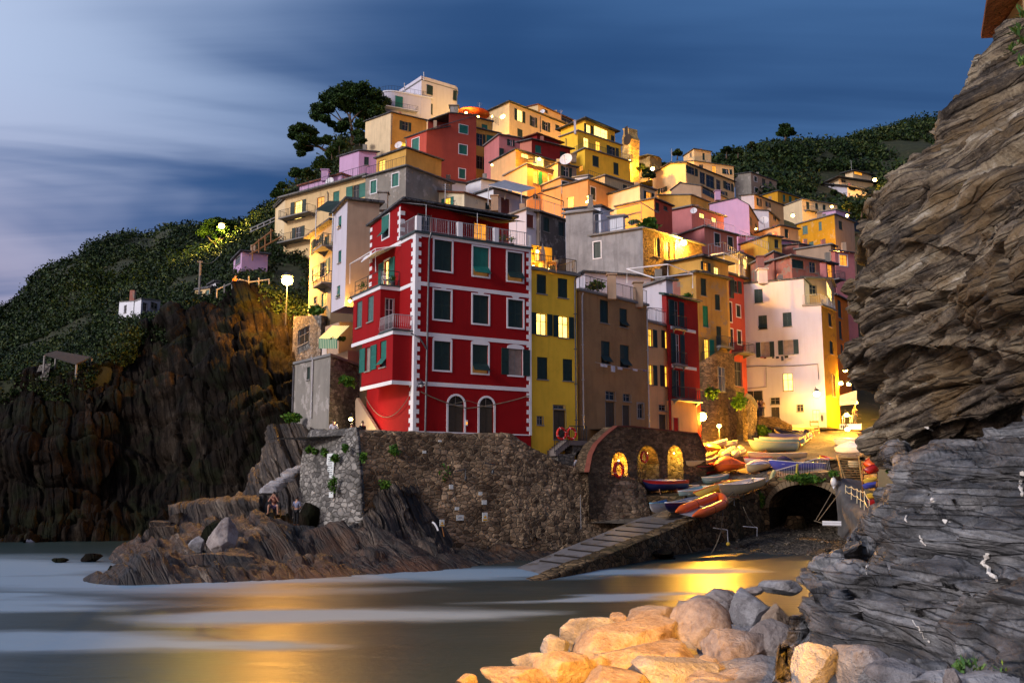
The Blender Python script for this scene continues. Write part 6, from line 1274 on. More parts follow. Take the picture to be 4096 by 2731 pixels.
def boat(label, bow, stern, beam=1.5, dep=.55, hull=None, inner=None, rim=None, low=None, cover=None, deckshape=None, seats=3, oars=False, motor=False, name='rowing_boat', cat='boat', stand=True, double=False, roll=0.0, covh=.12, group=BG, band=None):
    b_ = vt(*bow); s_ = vt(*stern); Xv = (b_-s_); Ln = Xv.length; Xv.normalize(); Yv = UPV.cross(Xv).normalized(); Zv = Xv.cross(Yv)
    if roll: q = Matrix.Rotation(roll, 3, Xv); Yv = q@Yv; Zv = q@Zv
    c0 = s_.copy(); root = thing(name, label, cat, tuple((b_+s_)/2-UPV*dep), 0, group)
    def W(x, y, z): return c0+Xv*x*Ln+Yv*y+Zv*z
    n = 18; T = [k/n for k in range(n+1)]
    def hb(t):
        s0 = (.78 if not double else .02)
        return beam/2*(s0+(1-s0)*math.sin(min(1, t/.45)*PI/2) if t < .45 else max(.012, math.cos((t-.45)/.55*PI/2)**.72))
    def sh(t): return .16*max(0, (t-.35)/.65)**2*(Ln/4)+(.10*(1-t/.35)**2 if double and t < .35 else 0)-.02
    def kl(t): return -dep+(dep*.95*max(0, (t-.80)/.20)**2.2)+(dep*.8*max(0, (.15-t)/.15)**2 if double else .02)
    out, inn = [], []
    for t in T:
        bb, s, k = hb(t), sh(t), kl(t); row = []
        for q, (fy, fz) in enumerate(((1, 0), (.97, .28), (.86, .58), (.55, .88), (0, 1.0))): row.append((fy*bb, s+(k-s)*fz))
        out.append([W(t, y, z) for y, z in row]+[W(t, -y, z) for y, z in row[:-1][::-1]])
        e = .05; inn.append([W(t, max(0, y-e), z+(e if q > 0 else 0)) for q, (y, z) in enumerate(row)]+[W(t, -max(0, y-e), z+(e if q < 8 else 0)) for q, (y, z) in enumerate(row[:-1][::-1])])
    m_ = 9
    def skin(R, cols=None):
        mb = MB(); mb.v = [p for r in R for p in r]
        for i in range(n):
            for j in range(m_-1):
                mb.f.append((i*m_+j, (i+1)*m_+j, (i+1)*m_+j+1, i*m_+j+1)); mb.m.append((1 if low and 3 <= j <= 4 or low and j in (2, 5) else (2 if band and j in (0, 7) else 0)))
        return mb
    mb = skin(out); mb.f.append(tuple(range(m_))); mb.m.append(0); mb.build('hull', [hull or bWHITE, low or bWHITE, band or bWHITE], root, True)
    if not cover:
        mb = skin(inn); mb.m = [0]*len(mb.m); mb.f.append(tuple(range(m_))); mb.m.append(0); mb.build('interior', inner or bWHITE, root, True)
        for k in range(seats):
            t = .22+k*.56/max(1, seats-1) if seats > 1 else .5; w_ = hb(t)*.96; mb = MB(); mb.box(W(t, -w_, -.17), Xv*.22, Yv*2*w_, Zv*.03); mb.build('seat', rim or bWOOD, root)
        if oars:
            for sg in (-1, 1):
                mb = MB(); mb.tube([W(.15, sg*.2, .02), W(.85, sg*.34, .10)], .022, 5); mb.cbox(W(.10, sg*.19, .02), Xv*.5, Yv*.12, Zv*.02); mb.build('oar', bCREAM, root)
    else:
        mb = MB(); g_ = 9; vs = []
        for i, t in enumerate(T):
            bb, s = hb(t)*1.03, sh(t)+.03
            for j in range(g_): y = -1+2*j/(g_-1); vs.append(W(t, y*bb, s+covh*(1-y*y)*math.sin(PI*min(1, max(0.02, t)))+.03*math.sin(t*23+j*1.7)*(1-abs(y))-(.05 if abs(y) > .99 else 0)))
        mb.raw(vs, [(i*g_+j, (i+1)*g_+j, (i+1)*g_+j+1, i*g_+j+1) for i in range(n) for j in range(g_-1)]); mb.build('cover' if cover is not hull else 'deck', cover, root, True)
    mb = MB()
    for sg in (-1, 1): mb.tube([W(t, sg*hb(t), sh(t)+.01) for t in T], .035, 5)
    if not double: mb.tube([W(0, -hb(0), sh(0)+.01), W(0, hb(0), sh(0)+.01)], .035, 5)
    mb.build('gunwale', rim or hull or bWHITE, root, True)
    if motor:
        mb = MB(); mb.cbox(W(-.05, 0, .28), Xv*.34, Yv*.26, Zv*.34); mb.tube([W(-.06, 0, .1), W(-.08, 0, -.6)], .07, 7, r2=.05); mb.cbox(W(-.07, 0, -.55), Xv*.26, Yv*.06, Zv*.05); mb.ell(W(-.085, 0, -.62), .09, .09, .07, 8, 5); mb.cbox(W(.02, 0, 0), Xv*.16, Yv*.2, Zv*.16); mb.build('outboard_motor', bBLK, root)
    if stand:
        for t in (.28, .7):
            p = W(t, 0, kl(t)); mb = MB(); g0 = p.z-.24
            for sg in (-1, 1): mb.tube([p+Yv*sg*.35+UPV*.12, Vector((p.x, p.y, g0))+Yv*sg*.5], .04, 4)
            mb.box(p-Yv*.5-UPV*.1, Yv*1.0, Xv*.1, UPV*.09); mb.build('chock', bWOOD, root)
    return root
def inflatable(label, pts, r, mat, name='inflatable_dinghy', floor=True, patches=True):
    P_ = [vt(*p) for p in pts]; fine_ = []
    for i in range(len(P_)-1):
        p0, p1, p2, p3 = P_[max(0, i-1)], P_[i], P_[i+1], P_[min(len(P_)-1, i+2)]
        for k in range(7):
            t = k/7; fine_.append(.5*((2*p1)+(-p0+p2)*t+(2*p0-5*p1+4*p2-p3)*t*t+(-p0+3*p1-3*p2+p3)*t**3))
    fine_.append(P_[-1]); N_ = len(fine_); rr = [r*min(1, .12+1.6*min(k, N_-1-k)/(N_*.16)) for k in range(N_)]
    root = thing(name, label, 'dinghy', tuple(P_[len(P_)//2]-UPV*r), 0, BG)
    mb = MB(); mb.tube(fine_, rr, 14); mb.build('tube', mat, root, True)
    for k in (int(N_*.2), int(N_*.36), int(N_*.64), int(N_*.8)): mb = MB(); mb.torus(fine_[k], (fine_[k+1]-fine_[k-1]).normalized(), r*1.0, .018, 16, 4); mb.build('seam', bBLK, root)
    if patches:
        for k in (int(N_*.22), int(N_*.42), int(N_*.72), int(N_*.85)):
            mb = MB(); t = (fine_[k+1]-fine_[k-1]).normalized(); s = UPV.cross(t).normalized(); mb.cbox(fine_[k]+UPV*r*.97, t*.28, s*.16, UPV*.03); mb.build('patch', bBLK, root)
    if floor:
        mb = MB(); h = N_//2
        for k in range(2, h-1):
            a, b2, c, d = fine_[k], fine_[k+1], fine_[N_-2-k], fine_[N_-1-k]; mb.poly([p-UPV*r*.5 for p in (a, b2, c, d)])
        mb.build('floor', bGREY, root)
        mb = MB(); a, c = fine_[int(N_*.2)], fine_[int(N_*.8)]; mb.tube([a, c], .03, 5); mb.build('thwart', bCREAM, root)
    return root
# slipway group
boat('white rowing boat with blue inside, lowest on the slipway by the wall', ('P', 330, 1215, 63.6), ('P', 690, 1120, 68.0), 1.25, .55, bWHITE, bBLUE, bLBLUE, oars=False, stand=False)
boat('navy rowing boat with pale oars between white boat and orange dinghy', ('P', 525, 1215, 62.6), ('P', 1040, 1085, 67.4), 1.35, .58, bNAVY, bBLUE, bWHITE, oars=True, stand=False)
boat('light blue rowing boat behind the navy one', ('P', 700, 1050, 67.6), ('P', 1080, 950, 71.0), 1.25, .5, bPALE, bLBLUE, bWHITE, stand=False)
boat('long orange-yellow canoe lying on edge beside the light blue boat', ('P', 930, 1075, 67.0), ('P', 1400, 880, 72.5), .95, .42, bYEL, None, bORG, cover=bYEL, double=True, stand=False, roll=.8, name='canoe', cat='canoe', covh=.1)
boat('small yellow kayak tip behind the white boat', ('P', 1380, 900, 71.0), ('P', 1560, 885, 72.5), .7, .3, bYEL, None, bYEL, cover=bYEL, double=True, stand=False, name='kayak', cat='kayak')
boat('white and yellow rowing boat at the quay railing', ('P', 1235, 990, 66.0), ('P', 1740, 850, 72.4), 1.45, .75, bCREAM, bWHITE, bWHITE, oars=False, stand=True)
inflatable('bright orange U-shaped inflatable dinghy on the slipway', [('P', 660, 1290, 61.6), ('P', 800, 1240, 62.6), ('P', 1000, 1160, 64.0), ('P', 1180, 1095, 65.4), ('P', 1270, 1110, 65.3), ('P', 1285, 1180, 64.4), ('P', 1190, 1235, 63.4), ('P', 1050, 1290, 62.4), ('P', 880, 1345, 61.2)], .30, bORG)
boat('navy boat with red stripe, silver cover and black outboard', ('P', 235, 905, 68.4), ('P', 780, 880, 70.2), 1.3, .66, bNAVY, None, bRED, low=bNAVY, cover=TARPW, motor=True, band=bRED)
boat('black and red boat carrying two kayaks by the arcade wall', ('P', 860, 730, 73.5), ('P', 1180, 660, 78.0), 1.4, .75, bBLK, bBLK, bRED, low=bRED, seats=2)
boat('upper yellow-lit kayak lying on the black and red boat', ('P', 815, 625, 73.3), ('P', 1200, 510, 78.2), .62, .26, bYEL, None, bYEL, cover=bYEL, double=True, stand=False, name='kayak', cat='kayak')
boat('lower cream kayak lying on the black and red boat', ('P', 800, 670, 72.6), ('P', 1210, 575, 77.4), .66, .28, bCREAM, None, bCREAM, cover=bCREAM, double=True, stand=False, name='kayak', cat='kayak')
boat('dinghy under a crumpled bright orange tarpaulin', ('P', 1180, 690, 75.0), ('P', 1470, 650, 76.6), 2.0, .55, bORG, None, bORG, cover=TARPO, covh=.62)
inflatable('cream inflatable with grey bung ends, left of the pair behind the orange tarpaulin', [('P', 1290, 560, 77.8), ('P', 1350, 520, 79.2), ('P', 1440, 465, 81)], .34, bCREAM, floor=False, patches=False)
inflatable('cream inflatable curled to the right behind the orange tarpaulin', [('P', 1420, 545, 78.2), ('P', 1480, 520, 79.4), ('P', 1540, 495, 80.4), ('P', 1500, 460, 81.6)], .30, bCREAM, floor=False, patches=False)
boat('small cream boat under a blue and white striped cloth', ('P', 1600, 700, 74.6), ('P', 1840, 640, 77.5), 1.5, .55, bCREAM, None, bCREAM, cover=STRIPE, covh=.35)
boat('yellow-cream open boat in the middle row of the square', ('Q', 300, 545, 79.5), ('Q', 1010, 520, 82), 1.5, .62, bCREAM, bYEL, bWHITE, oars=True)
boat('pale aqua boat at the front of the raised stack', ('Q', 310, 385, 83.5), ('Q', 900, 388, 86), 1.6, .78, bPALE, bWHITE, bCREAM, seats=3)
boat('white and blue boat second in the raised stack', ('Q', 385, 362, 86.2), ('Q', 990, 338, 88.8), 1.6, .7, bLBLUE, bLBLUE, bWHITE, seats=3)
boat('white boat third in the raised stack', ('Q', 450, 338, 88.5), ('Q', 1000, 315, 91), 1.5, .55, bWHITE, bPALE, bCREAM, seats=3)
boat('dark blue covered boat in the back of the raised stack', ('Q', 570, 290, 91), ('Q', 1090, 282, 92.5), 1.6, .62, bVIO, None, bVIO, cover=TARPB)
boat('navy boat with cream underside tilted at the back of the stack', ('Q', 640, 212, 93), ('Q', 1110, 240, 94.5), 1.7, .6, bNAVY, bNAVY, bBLK, low=bCREAM, seats=2, roll=-.35)
boat('overturned white boat on top at the very back', ('Q', 680, 192, 95), ('Q', 1130, 182, 96), 1.3, .32, bCREAM, None, bWHITE, cover=bCREAM, stand=False, covh=.25)
boat('violet-blue boat with dark canvas on the bridge', ('Q', 575, 640, 74.8), ('Q', 1260, 655, 76.2), 1.7, .75, bVIO, bWHITE, bWHITE, seats=2)
boat('low black-covered boat just behind the violet-blue one', ('Q', 660, 610, 77.2), ('Q', 880, 625, 78), 1.2, .5, bBLK, None, bBLK, cover=TARPB, covh=.35, stand=False)
boat('yellow boat with a raised prow under the peach house lamp', ('P', 1340, 350, 80.5), ('P', 1000, 425, 79.5), 1.3, .5, bCREAM, bYEL, bWHITE)
boat('upturned yellow hull nearest the bright street lamp', ('P', 1250, 470, 78.8), ('P', 995, 405, 80), 1.1, .4, bYEL, None, bYEL, cover=bYEL, covh=.3)
boat('small pale boat end-on at the foot of the stone buttress', ('P', 1470, 365, 83.5), ('P', 1180, 400, 82.5), 1.1, .45, bWHITE, bPALE, bCREAM)
boat('white motor boat at the right of the ramp under the alley lamps', ('Q', 1415, 350, 88.5), ('Q', 1870, 345, 87.5), 1.9, .7, bWHITE, bWOOD, bCREAM, seats=2)
boat('glaring white covered launch below the alley lamps', ('Q', 1430, 470, 84.2), ('Q', 1910, 445, 82.5), 2.1, .65, bWHITE, None, bWHITE, cover=bWHITE, covh=.55)
boat('cream boat with red bottom on the rack beside the steps', ('Q', 1530, 625, 79.5), ('Q', 1775, 622, 80), 1.4, .95, bCREAM, bWOOD, bCREAM, low=bRED)
boat('red kayak on the upper rack at the foot of the cliff', ('Q', 1820, 740, 71), ('Q', 1985, 700, 71.5), .8, .42, bRED, None, bRED, cover=bRED, double=True, stand=False, name='kayak', cat='kayak', roll=.7)
boat('orange and red kayak standing on edge behind the red one', ('Q', 1815, 660, 72), ('Q', 1975, 640, 72.5), .9, .6, bORG, None, bRED, cover=bORG, double=True, stand=False, name='kayak', cat='kayak', roll=1.1)
boat('yellow kayak on the middle rack at the foot of the cliff', ('Q', 1810, 885, 70), ('Q', 1980, 850, 70.6), .7, .3, bYEL, None, bYEL, cover=bYEL, double=True, stand=False, name='kayak', cat='kayak')
boat('blue kayak on the lower rack at the foot of the cliff', ('Q', 1800, 950, 69.4), ('Q', 1970, 915, 70), .7, .28, bVIO, None, bVIO, cover=bVIO, double=True, stand=False, name='kayak', cat='kayak')
boat('small red dinghy hull low beside the landing', ('Q', 1880, 1150, 67.5), ('Q', 1990, 1160, 68), .7, .3, bRED, None, bRED, cover=bRED, double=True, stand=False, name='kayak', cat='kayak')
boat('yellow-orange kayak lying under the racks by the landing', ('Q', 1850, 1070, 68), ('Q', 1990, 1075, 68.5), .7, .28, bYEL, None, bYEL, cover=bYEL, double=True, stand=False, name='kayak', cat='kayak')
boat('small red rowing boat squeezed between the ledge and the light blue boat', ('P', 640, 1000, 69.6), ('P', 900, 940, 72.2), 1.1, .45, bRED, bWHITE, bWHITE, stand=False)
boat('light blue boat under the edge of the orange tarpaulin', ('P', 1010, 860, 72.6), ('P', 1290, 800, 75), 1.2, .5, bLBLUE, bPALE, bWHITE, stand=False)
boat('white boat with yellow inside behind the striped cloth boat', ('P', 1560, 600, 78), ('P', 1860, 575, 80), 1.3, .5, bWHITE, bYEL, bRED, stand=False)
boat('orange-red small hull at the right edge of the paved road', ('Q', 1240, 560, 80.5), ('Q', 1400, 600, 79.5), 1.0, .4, bORG, bRED, bYEL, stand=False)
# racks
def frame_thing(name, label, cat, segs, r, mat):
    mb = MB()
    for s in segs: mb.tube([vt(*p) for p in s], r, 5)
    return tag(mb.build(name, mat, None, loc=tuple(vt(*segs[0][0]))), label, cat)
frame_thing('boat_rack', 'timber rack of posts behind the ends of the raised boats', 'rack', [[('Q', x, y0, Y), ('Q', x+6, y0+110, Y)] for x, y0, Y in ((985, 330, 88), (1010, 320, 89), (1045, 290, 90), (1080, 270, 91), (1115, 240, 92), (1150, 210, 93))]+[[('Q', 975, 350, 87), ('Q', 1160, 215, 93.5)], [('Q', 990, 420, 87), ('Q', 1165, 290, 93.5)]], .06, bWOOD)
frame_thing('boat_rack', 'dark post rack holding kayaks against the cliff', 'rack', [[('Q', 1795, 640, 72.5), ('Q', 1800, 1130, 69.5)], [('Q', 1985, 640, 73), ('Q', 1990, 1130, 70)], [('Q', 1790, 800, 71.5), ('Q', 1995, 780, 72)], [('Q', 1790, 905, 70.6), ('Q', 1995, 890, 71)], [('Q', 1790, 985, 70), ('Q', 1995, 970, 70.4)]], .05, bWOOD)
# timber stairway from the square to the landing
mbr = thing('timber_steps', 'yellow-lit timber steps leading down to the landing', 'steps', tuple(vt('Q', 1600, 900, 71)))
LW = plain('lit_timber', (.45, .30, .10), .7)
s0, s1 = vt('Q', 1470, 590, 77.5), vt('Q', 1560, 1090, 69.8); t0, t1 = vt('Q', 1740, 600, 78), vt('Q', 1800, 1080, 70.5)
for a, c in ((s0, s1), (t0, t1)): mb = MB(); mb.box(a, (c-a), Vector((.09, 0, 0)), UPV*.26); mb.build('stringer', LW, mbr)
mb = MB()
for k in range(15): f_ = (k+.5)/15; a, c = s0.lerp(s1, f_), t0.lerp(t1, f_); mb.cbox((a+c)/2+UPV*.13, c-a, Vector((0, .28, 0)), UPV*.05)
mb.build('treads', LW, mbr)
mb = MB(); a, c = vt('Q', 1475, 840, 75), vt('Q', 1575, 930, 72.6); mb.tube([vt('Q', 1465, 590, 77.5)+UPV*.2, vt('Q', 1575, 925, 72.6)+UPV*.3], .06, 6); mb.build('handrail', LW, mbr)
# landing with a rope railing
ld = thing('landing', 'small stone landing with a rope railing above the stream', 'landing', tuple(vt('Q', 1700, 1160, 68)))
mb = MB(); q = [vt('Q', 1560, 1150, 69), vt('Q', 1740, 1240, 66.3), vt('Q', 1900, 1370, 63.4), vt('Q', 2050, 1330, 65), vt('Q', 1990, 1130, 70.5), vt('Q', 1620, 1110, 71)]; mb.prism([p-UPV*.25 for p in q], q); mb.build('slab', stone, ld)
rp_ = [('Q', 1575, 1075, 69.2, 940), ('Q', 1650, 1130, 68.2, 955), ('Q', 1725, 1180, 67, 985), ('Q', 1770, 1230, 66, 1005), ('Q', 1820, 1265, 65, 1015), ('Q', 1885, 1370, 63.6, 1130)]
for v_, x, y, Y, yt in rp_: mb = MB(); mb.tube([vt(v_, x, y, Y), vt(v_, x, yt, Y)], .03, 5); mb.build('post', bCREAM, ld)
mb = MB()
for a, c in zip(rp_, rp_[1:]):
    for f_ in (0.02, .5):
        pa = vt('Q', a[1], a[4]+(a[2]-a[4])*f_, a[3]); pc = vt('Q', c[1], c[4]+(c[2]-c[4])*f_, c[3]); mb.tube([pa.lerp(pc, k/6)-UPV*.12*4*(k/6)*(1-k/6) for k in range(7)], .028, 5)
mb.build('rope', bCREAM, ld)
# crane arm and white tubes, buoys, quay railing, fishing bits
frame_thing('boat_hoist', 'thin slanting hoist ropes over the stream mouth', 'hoist', [[('Q', 1455, 940, 68.5), ('Q', 1185, 1400, 67.5)], [('Q', 1520, 1010, 67.5), ('Q', 1220, 1405, 67.5)], [('Q', 1165, 1405, 67.6), ('Q', 1280, 1440, 67.2)]], .025, ROPE)
for yy, lab in ((1425, 'upper white tube float hanging in front of the stream mouth'), (1453, 'lower white tube float hanging in front of the stream mouth')):
    mb = MB(); mb.tube([vt('Q', 1272, yy, 67), vt('Q', 1520, yy+6, 66.6)], .10, 8); tag(mb.build('tube_float', bWHITE, None, loc=tuple(vt('Q', 1272, yy, 67))), lab, 'float')
mb = MB(); p = vt('Q', 1418, 900, 69.8); mb.ell(p, .22, .22, .34, 12, 8); mb.tube([p-UPV*.3, p-UPV*.6], .1, 8, r2=.02); mb.torus(p+UPV*.36, (1, 0, 0), .07, .02, 10, 4); tag(mb.build('mooring_buoy', bWHITE, None, True, loc=tuple(p)), 'white mooring buoy hanging beside the steps', 'buoy')
for (v_, a, c, d, Y, lab) in (('H', (755, 1088), (875, 1105), (882, 1225), 64.5, 'white hook rod with orange ball on the quay wall'), ('H', (1010, 1075), (1130, 1085), (1128, 1160), 67, 'white hook rod without ball on the quay wall')):
    mb = MB(); mb.tube([vt(v_, *a, Y), vt(v_, *c, Y-.8)], .035, 5); mb.tube([vt(v_, *c, Y-.8), vt(v_, *d, Y-.8)], .03, 5); o = tag(mb.build('davit', bWHITE, None, loc=tuple(vt(v_, *a, Y))), lab, 'davit')
    if lab.endswith('ball on the quay wall') and 'with ' in lab: mb = MB(); p = vt(v_, *d, Y-.8); mb.ell(p, .13, .13, .13); mb.build('ball', bYEL, o, True)
qs = [('H', 835, 990, 64.2), ('H', 935, 900, 67.2), ('H', 1015, 850, 69), ('H', 1100, 790, 71.2), ('H', 1180, 730, 73.2)]
rl = thing('quay_railing', 'thin iron railing along the quay above the orange dinghy', 'railing', tuple(vt(*qs[0])))
for q_ in qs: mb = MB(); p = vt(*q_); mb.tube([p, p+UPV*1.05], .03, 5); mb.build('post', IRON, rl)
mb = MB(); mb.tube([vt(*q_)+UPV*1.0 for q_ in qs], .018, 4); mb.tube([vt(*q_)+UPV*.5 for q_ in qs], .015, 4); mb.build('wire', IRON, rl)
br = thing('bridge_railing', 'sloping pale rail along the bridge edge in front of the violet boat', 'railing', tuple(vt('Q', 620, 800, 73.6)))
pb = [vt('Q', 620, 850, 73.5), vt('Q', 900, 800, 72.6), vt('Q', 1190, 760, 71.8), vt('Q', 1400, 740, 71.2)]; pt2 = [vt('Q', 620, 765, 73.5), vt('Q', 900, 685, 72.6), vt('Q', 1190, 598, 71.8), vt('Q', 1370, 595, 71.2)]
mb = MB(); mb.tube(pt2, .04, 6); mb.build('top_rail', PALEIRON, br)
mb = MB()
for a, c, d, e in zip(pb, pb[1:], pt2, pt2[1:]):
    for k in range(9): mb.tube([a.lerp(c, k/9), d.lerp(e, k/9)], .012, 4, False)
mb.build('bars', PALEIRON, br)
cable('pale fishing net bundle draped over the bridge rail end', [vt('Q', 650, 760, 73.3), vt('Q', 600, 900, 73.2)], [-.15], .16, plain('net_green', (.30, .36, .22), .9), 'fishing_net')
cable('yellow rope bundle tied in the middle of the bridge rail', [vt('Q', 945, 665, 72.4), vt('Q', 935, 790, 72.3)], [-.1], .10, plain('net_yellow', (.45, .36, .06), .9), 'fishing_net')
cable('slack rope curving down the quay wall to the beach', [vt('H', 845, 880, 65), vt('H', 820, 1120, 63.5), vt('H', 700, 1335, 61), vt('H', 530, 1205, 62)], [.05, .3, .6], .03, ROPE, 'rope')
cable('rope hanging diagonally under the bridge end', [vt('H', 1010, 905, 67.5), vt('H', 1125, 1085, 66.5)], [.25], .025, ROPE, 'rope')
mb = MB()
for x, y in ((330, 1300), (120, 1300), (360, 1375)): 
    V = rockmesh(int(x), (1.6 if x == 120 else .7, .9, .3), ICO4[0]); p = vt('H', x, y, 57); o = np_mesh('boulder', V+np.array(p), ICO4[1], DARKROCK, None, loc=p); tag(o, {330: 'flat dark ledge stone by the quay foot, middle one', 120: 'widest flat ledge stone at the quay foot', 360: 'small tan stone lowest at the quay foot'}[x], 'boulder', 'stones at the quay foot')
def onrel(P_, v, x, y, out=.06):
    fl = P_.reshape(-1, 3); c = (fl-np.array(CAM)); Fm = np.array([[1, 0, 0], [0, CP, SP], [0, -SP, CP]]); c = c@Fm.T; sx = CX+F*c[:, 0]/c[:, 1]; sy = CY-F*c[:, 2]/c[:, 1]; p = px(v, x, y); i = np.argmin((sx-p[0])**2+(sy-p[1])**2+(c[:, 1]-c[:, 1].min())*1e-4)
    q = Vector(fl[i]); return q+(CAM-q).normalized()*out
# ======= people ========================================================================
SKIN = plain('skin', (.50, .26, .17), .6); HAIRD = plain('dark_hair', (.03, .02, .015), .7)
def skinmesh(name, chains, mat, parent, sub=1):
    """chains: lists of (point, radius); first chain starts at the root; equal points are welded"""
    vs, rs, es, key = [], [], [], {}
    for ch in chains:
        prev = None
        for p, r in ch:
            k = tuple(round(c, 4) for c in p)
            if k not in key: key[k] = len(vs); vs.append(tuple(p)); rs.append(r)
            i = key[k]
            if prev is not None and prev != i: es.append((prev, i))
            prev = i
    w = origin(parent); me = bpy.data.meshes.new(name); me.from_pydata([tuple(Vector(v)-w) for v in vs], es, []); me.materials.append(mat); o = bpy.data.objects.new(name, me); link(o, parent)
    md = o.modifiers.new('skin', 'SKIN'); md.use_smooth_shade = True
    for i, r in enumerate(rs): me.skin_vertices[0].data[i].radius = (r, r*.85 if r > .1 else r)
    me.skin_vertices[0].data[0].use_root = True
    s = o.modifiers.new('sub', 'SUBSURF'); s.levels = s.render_levels = sub; return o
def person(label, foot, h=1.7, rz=0.0, pose='stand', shirt=None, legs=None, shorts=False, skin=None, hair=None, group=None, arms='down'):
    s = h/1.7; foot = Vector(foot); c, sn = math.cos(rz), math.sin(rz)
    root = thing('person', label, 'person', tuple(foot), 0, group); sk = skin or SKIN
    def Q_(x, y, z): return foot+Vector((c*x-sn*y, sn*x+c*y, z))*s
    pz = .92 if pose == 'stand' else .45; ly = 0 if pose == 'stand' else 0
    pel, che, nek, hd = Q_(0, 0, pz), Q_(0, -.02, pz+.42), Q_(0, -.02, pz+.56), Q_(0, -.03, pz+.66); lean = 0 if pose == 'stand' else -.1
    if pose == 'sit': che, nek, hd = Q_(0, -.14, pz+.38), Q_(0, -.17, pz+.51), Q_(0, -.20, pz+.6)
    top_ = hd+UPV*.13*s
    ch = [[(pel, .13*s), ((pel+che)/2, .115*s), (che, .14*s), (nek, .055*s), (hd, .085*s), (top_, .085*s)]]; A_, Lg = [], []
    for sg in (-1, 1):
        sh_ = che+(Q_(sg*.19, 0, 0)-Q_(0, 0, 0))+UPV*.04*s
        if arms == 'face': el, wr, hn = che+(Q_(sg*.27, -.2, 0)-foot)-UPV*.16*s, hd+(Q_(sg*.09, -.16, 0)-foot)-UPV*.06*s, hd+(Q_(sg*.04, -.15, 0)-foot)
        elif arms == 'down': el, wr, hn = che+(Q_(sg*.25, .03, -.25)-foot), che+(Q_(sg*.27, -.03, -.48)-foot), che+(Q_(sg*.27, -.05, -.57)-foot)
        else: el, wr, hn = che+(Q_(sg*.26, -.04, -.25)-foot), che+(Q_(sg*.14, -.22, -.34)-foot), che+(Q_(sg*.08, -.27, -.34)-foot)
        a = [(che, .14*s), (sh_, .06*s), (el, .042*s), (wr, .030*s), (hn, .036*s)]; ch.append(a); A_.append(a)
        fd = (hn-wr).normalized(); sd = fd.cross(UPV if abs(fd.z) < .9 else Vector((1, 0, 0))).normalized()
        for q in (-1.5, -.5, .5, 1.5): ch.append([(hn, .036*s), (hn+fd*.07*s+sd*q*.017*s, .009*s), (hn+fd*(.10-.006*abs(q))*s+sd*q*.018*s-UPV*.01*s, .008*s)])
        ch.append([(hn, .036*s), (hn+sd*.05*s+fd*.02*s, .010*s)])
        hip = pel+(Q_(sg*.09, 0, -.05)-foot)
        if pose == 'stand': kn, an, to = Q_(sg*.10, -.02, .48), Q_(sg*.11, .02, .07), Q_(sg*.12, -.14, .03)
        else: kn, an, to = Q_(sg*.24, -.42, .50), Q_(sg*.26, -.40, .07), Q_(sg*.28, -.56, .03)
        l = [(pel, .13*s), (hip, .095*s), (kn, .058*s), (an, .036*s), (to, .034*s)]; ch.append(l); Lg.append(l)
    skinmesh('body', ch, sk, root)
    g_ = 1.16; tor = [(pel+UPV*.03*s, .14*s), ((pel+che)/2, .13*s), (che, .155*s), (nek-UPV*.03*s, .075*s)]
    skinmesh('shirt', [tor]+[[(che, .155*s), (a[1][0], .08*s), (a[1][0].lerp(a[2][0], .75 if pose == 'stand' and arms == 'down' else .9), .062*s)] for a in A_], shirt, root)
    skinmesh('trousers' if not shorts else 'shorts', [[(l[0][0], .145*s), (l[1][0], .112*s)]+([(l[1][0].lerp(l[2][0], .8), .085*s)] if shorts else [(l[2][0], .078*s), (l[3][0], .055*s)]) for l in Lg], legs, root)
    mb = MB(); mb.ell(hd+UPV*.075*s+(Q_(0, .02, 0)-foot), .093*s, .10*s, .10*s, 12, 8); mb.build('hair', hair or HAIRD, root, True)
    mb = MB(); fw = Q_(0, -1, 0)-foot; sd = Q_(1, 0, 0)-foot; fw.normalize(); sd.normalize(); mb.ell(hd+fw*.09*s+UPV*.045*s, .016*s, .016*s, .022*s, 6, 5)
    for q in (-1, 1): mb.ell(hd+sd*q*.09*s+UPV*.05*s, .014*s, .02*s, .03*s, 6, 5)
    mb.build('nose_and_ears', sk, root, True)
    mb = MB()
    for q in (-1, 1): mb.ell(hd+fw*.08*s+sd*q*.032*s+UPV*.065*s, .011*s, .011*s, .009*s, 6, 5)
    mb.build('eyes', HAIRD, root, True)
    return root
def cloth(n, c): return plain('cloth_'+n, c, .9, var=.1)
cW, cK, cB, cR, cG, cM = cloth('white', (.72, .72, .8)), cloth('black', (.012, .013, .016)), cloth('grey_blue', (.22, .24, .36)), cloth('red', (.4, .04, .02)), cloth('slate', (.08, .09, .12)), cloth('maroon', (.16, .04, .04))
pz = vt('J', 968, 440, 65.9); pp = person('man in a white T-shirt standing behind the harbour wall below the yellow house', (pz.x, pz.y, pz.z-1.70), 1.76, 0, 'stand', cW, cK)
p = vt('I', 180, 1085, 57.0); person('man in maroon shirt and shorts sitting on the rocks with hands to face', (p.x, p.y+.2, p.z), 1.8, .1, 'sit', cM, cloth('violet', (.12, .09, .18)), True, arms='face')
p = vt('I', 360, 1175, 57.6); person('man in pale blue shirt and black trousers standing on the rocks by the wall', p, 1.66, 2.8, 'stand', cB, cK, arms='front')
p = vt('I', 655, 437, 62.8); person('person in white shirt leaning behind the pale wall near the small lamp', (p.x, p.y, p.z-1.0), 1.72, .2, 'stand', cW, cG, arms='front')
p = vt('I', 800, 435, 63.0); person('person in grey shirt just below the small promenade lamp', (p.x, p.y, p.z-1.25), 1.7, -.4, 'stand', cloth('grey', (.25, .25, .28)), cK)
p = vt('I', 880, 435, 62.6); person('dark-clothed person beside the foot of the red house stairs', (p.x, p.y, p.z-1.1), 1.72, .8, 'stand', cK, cK)
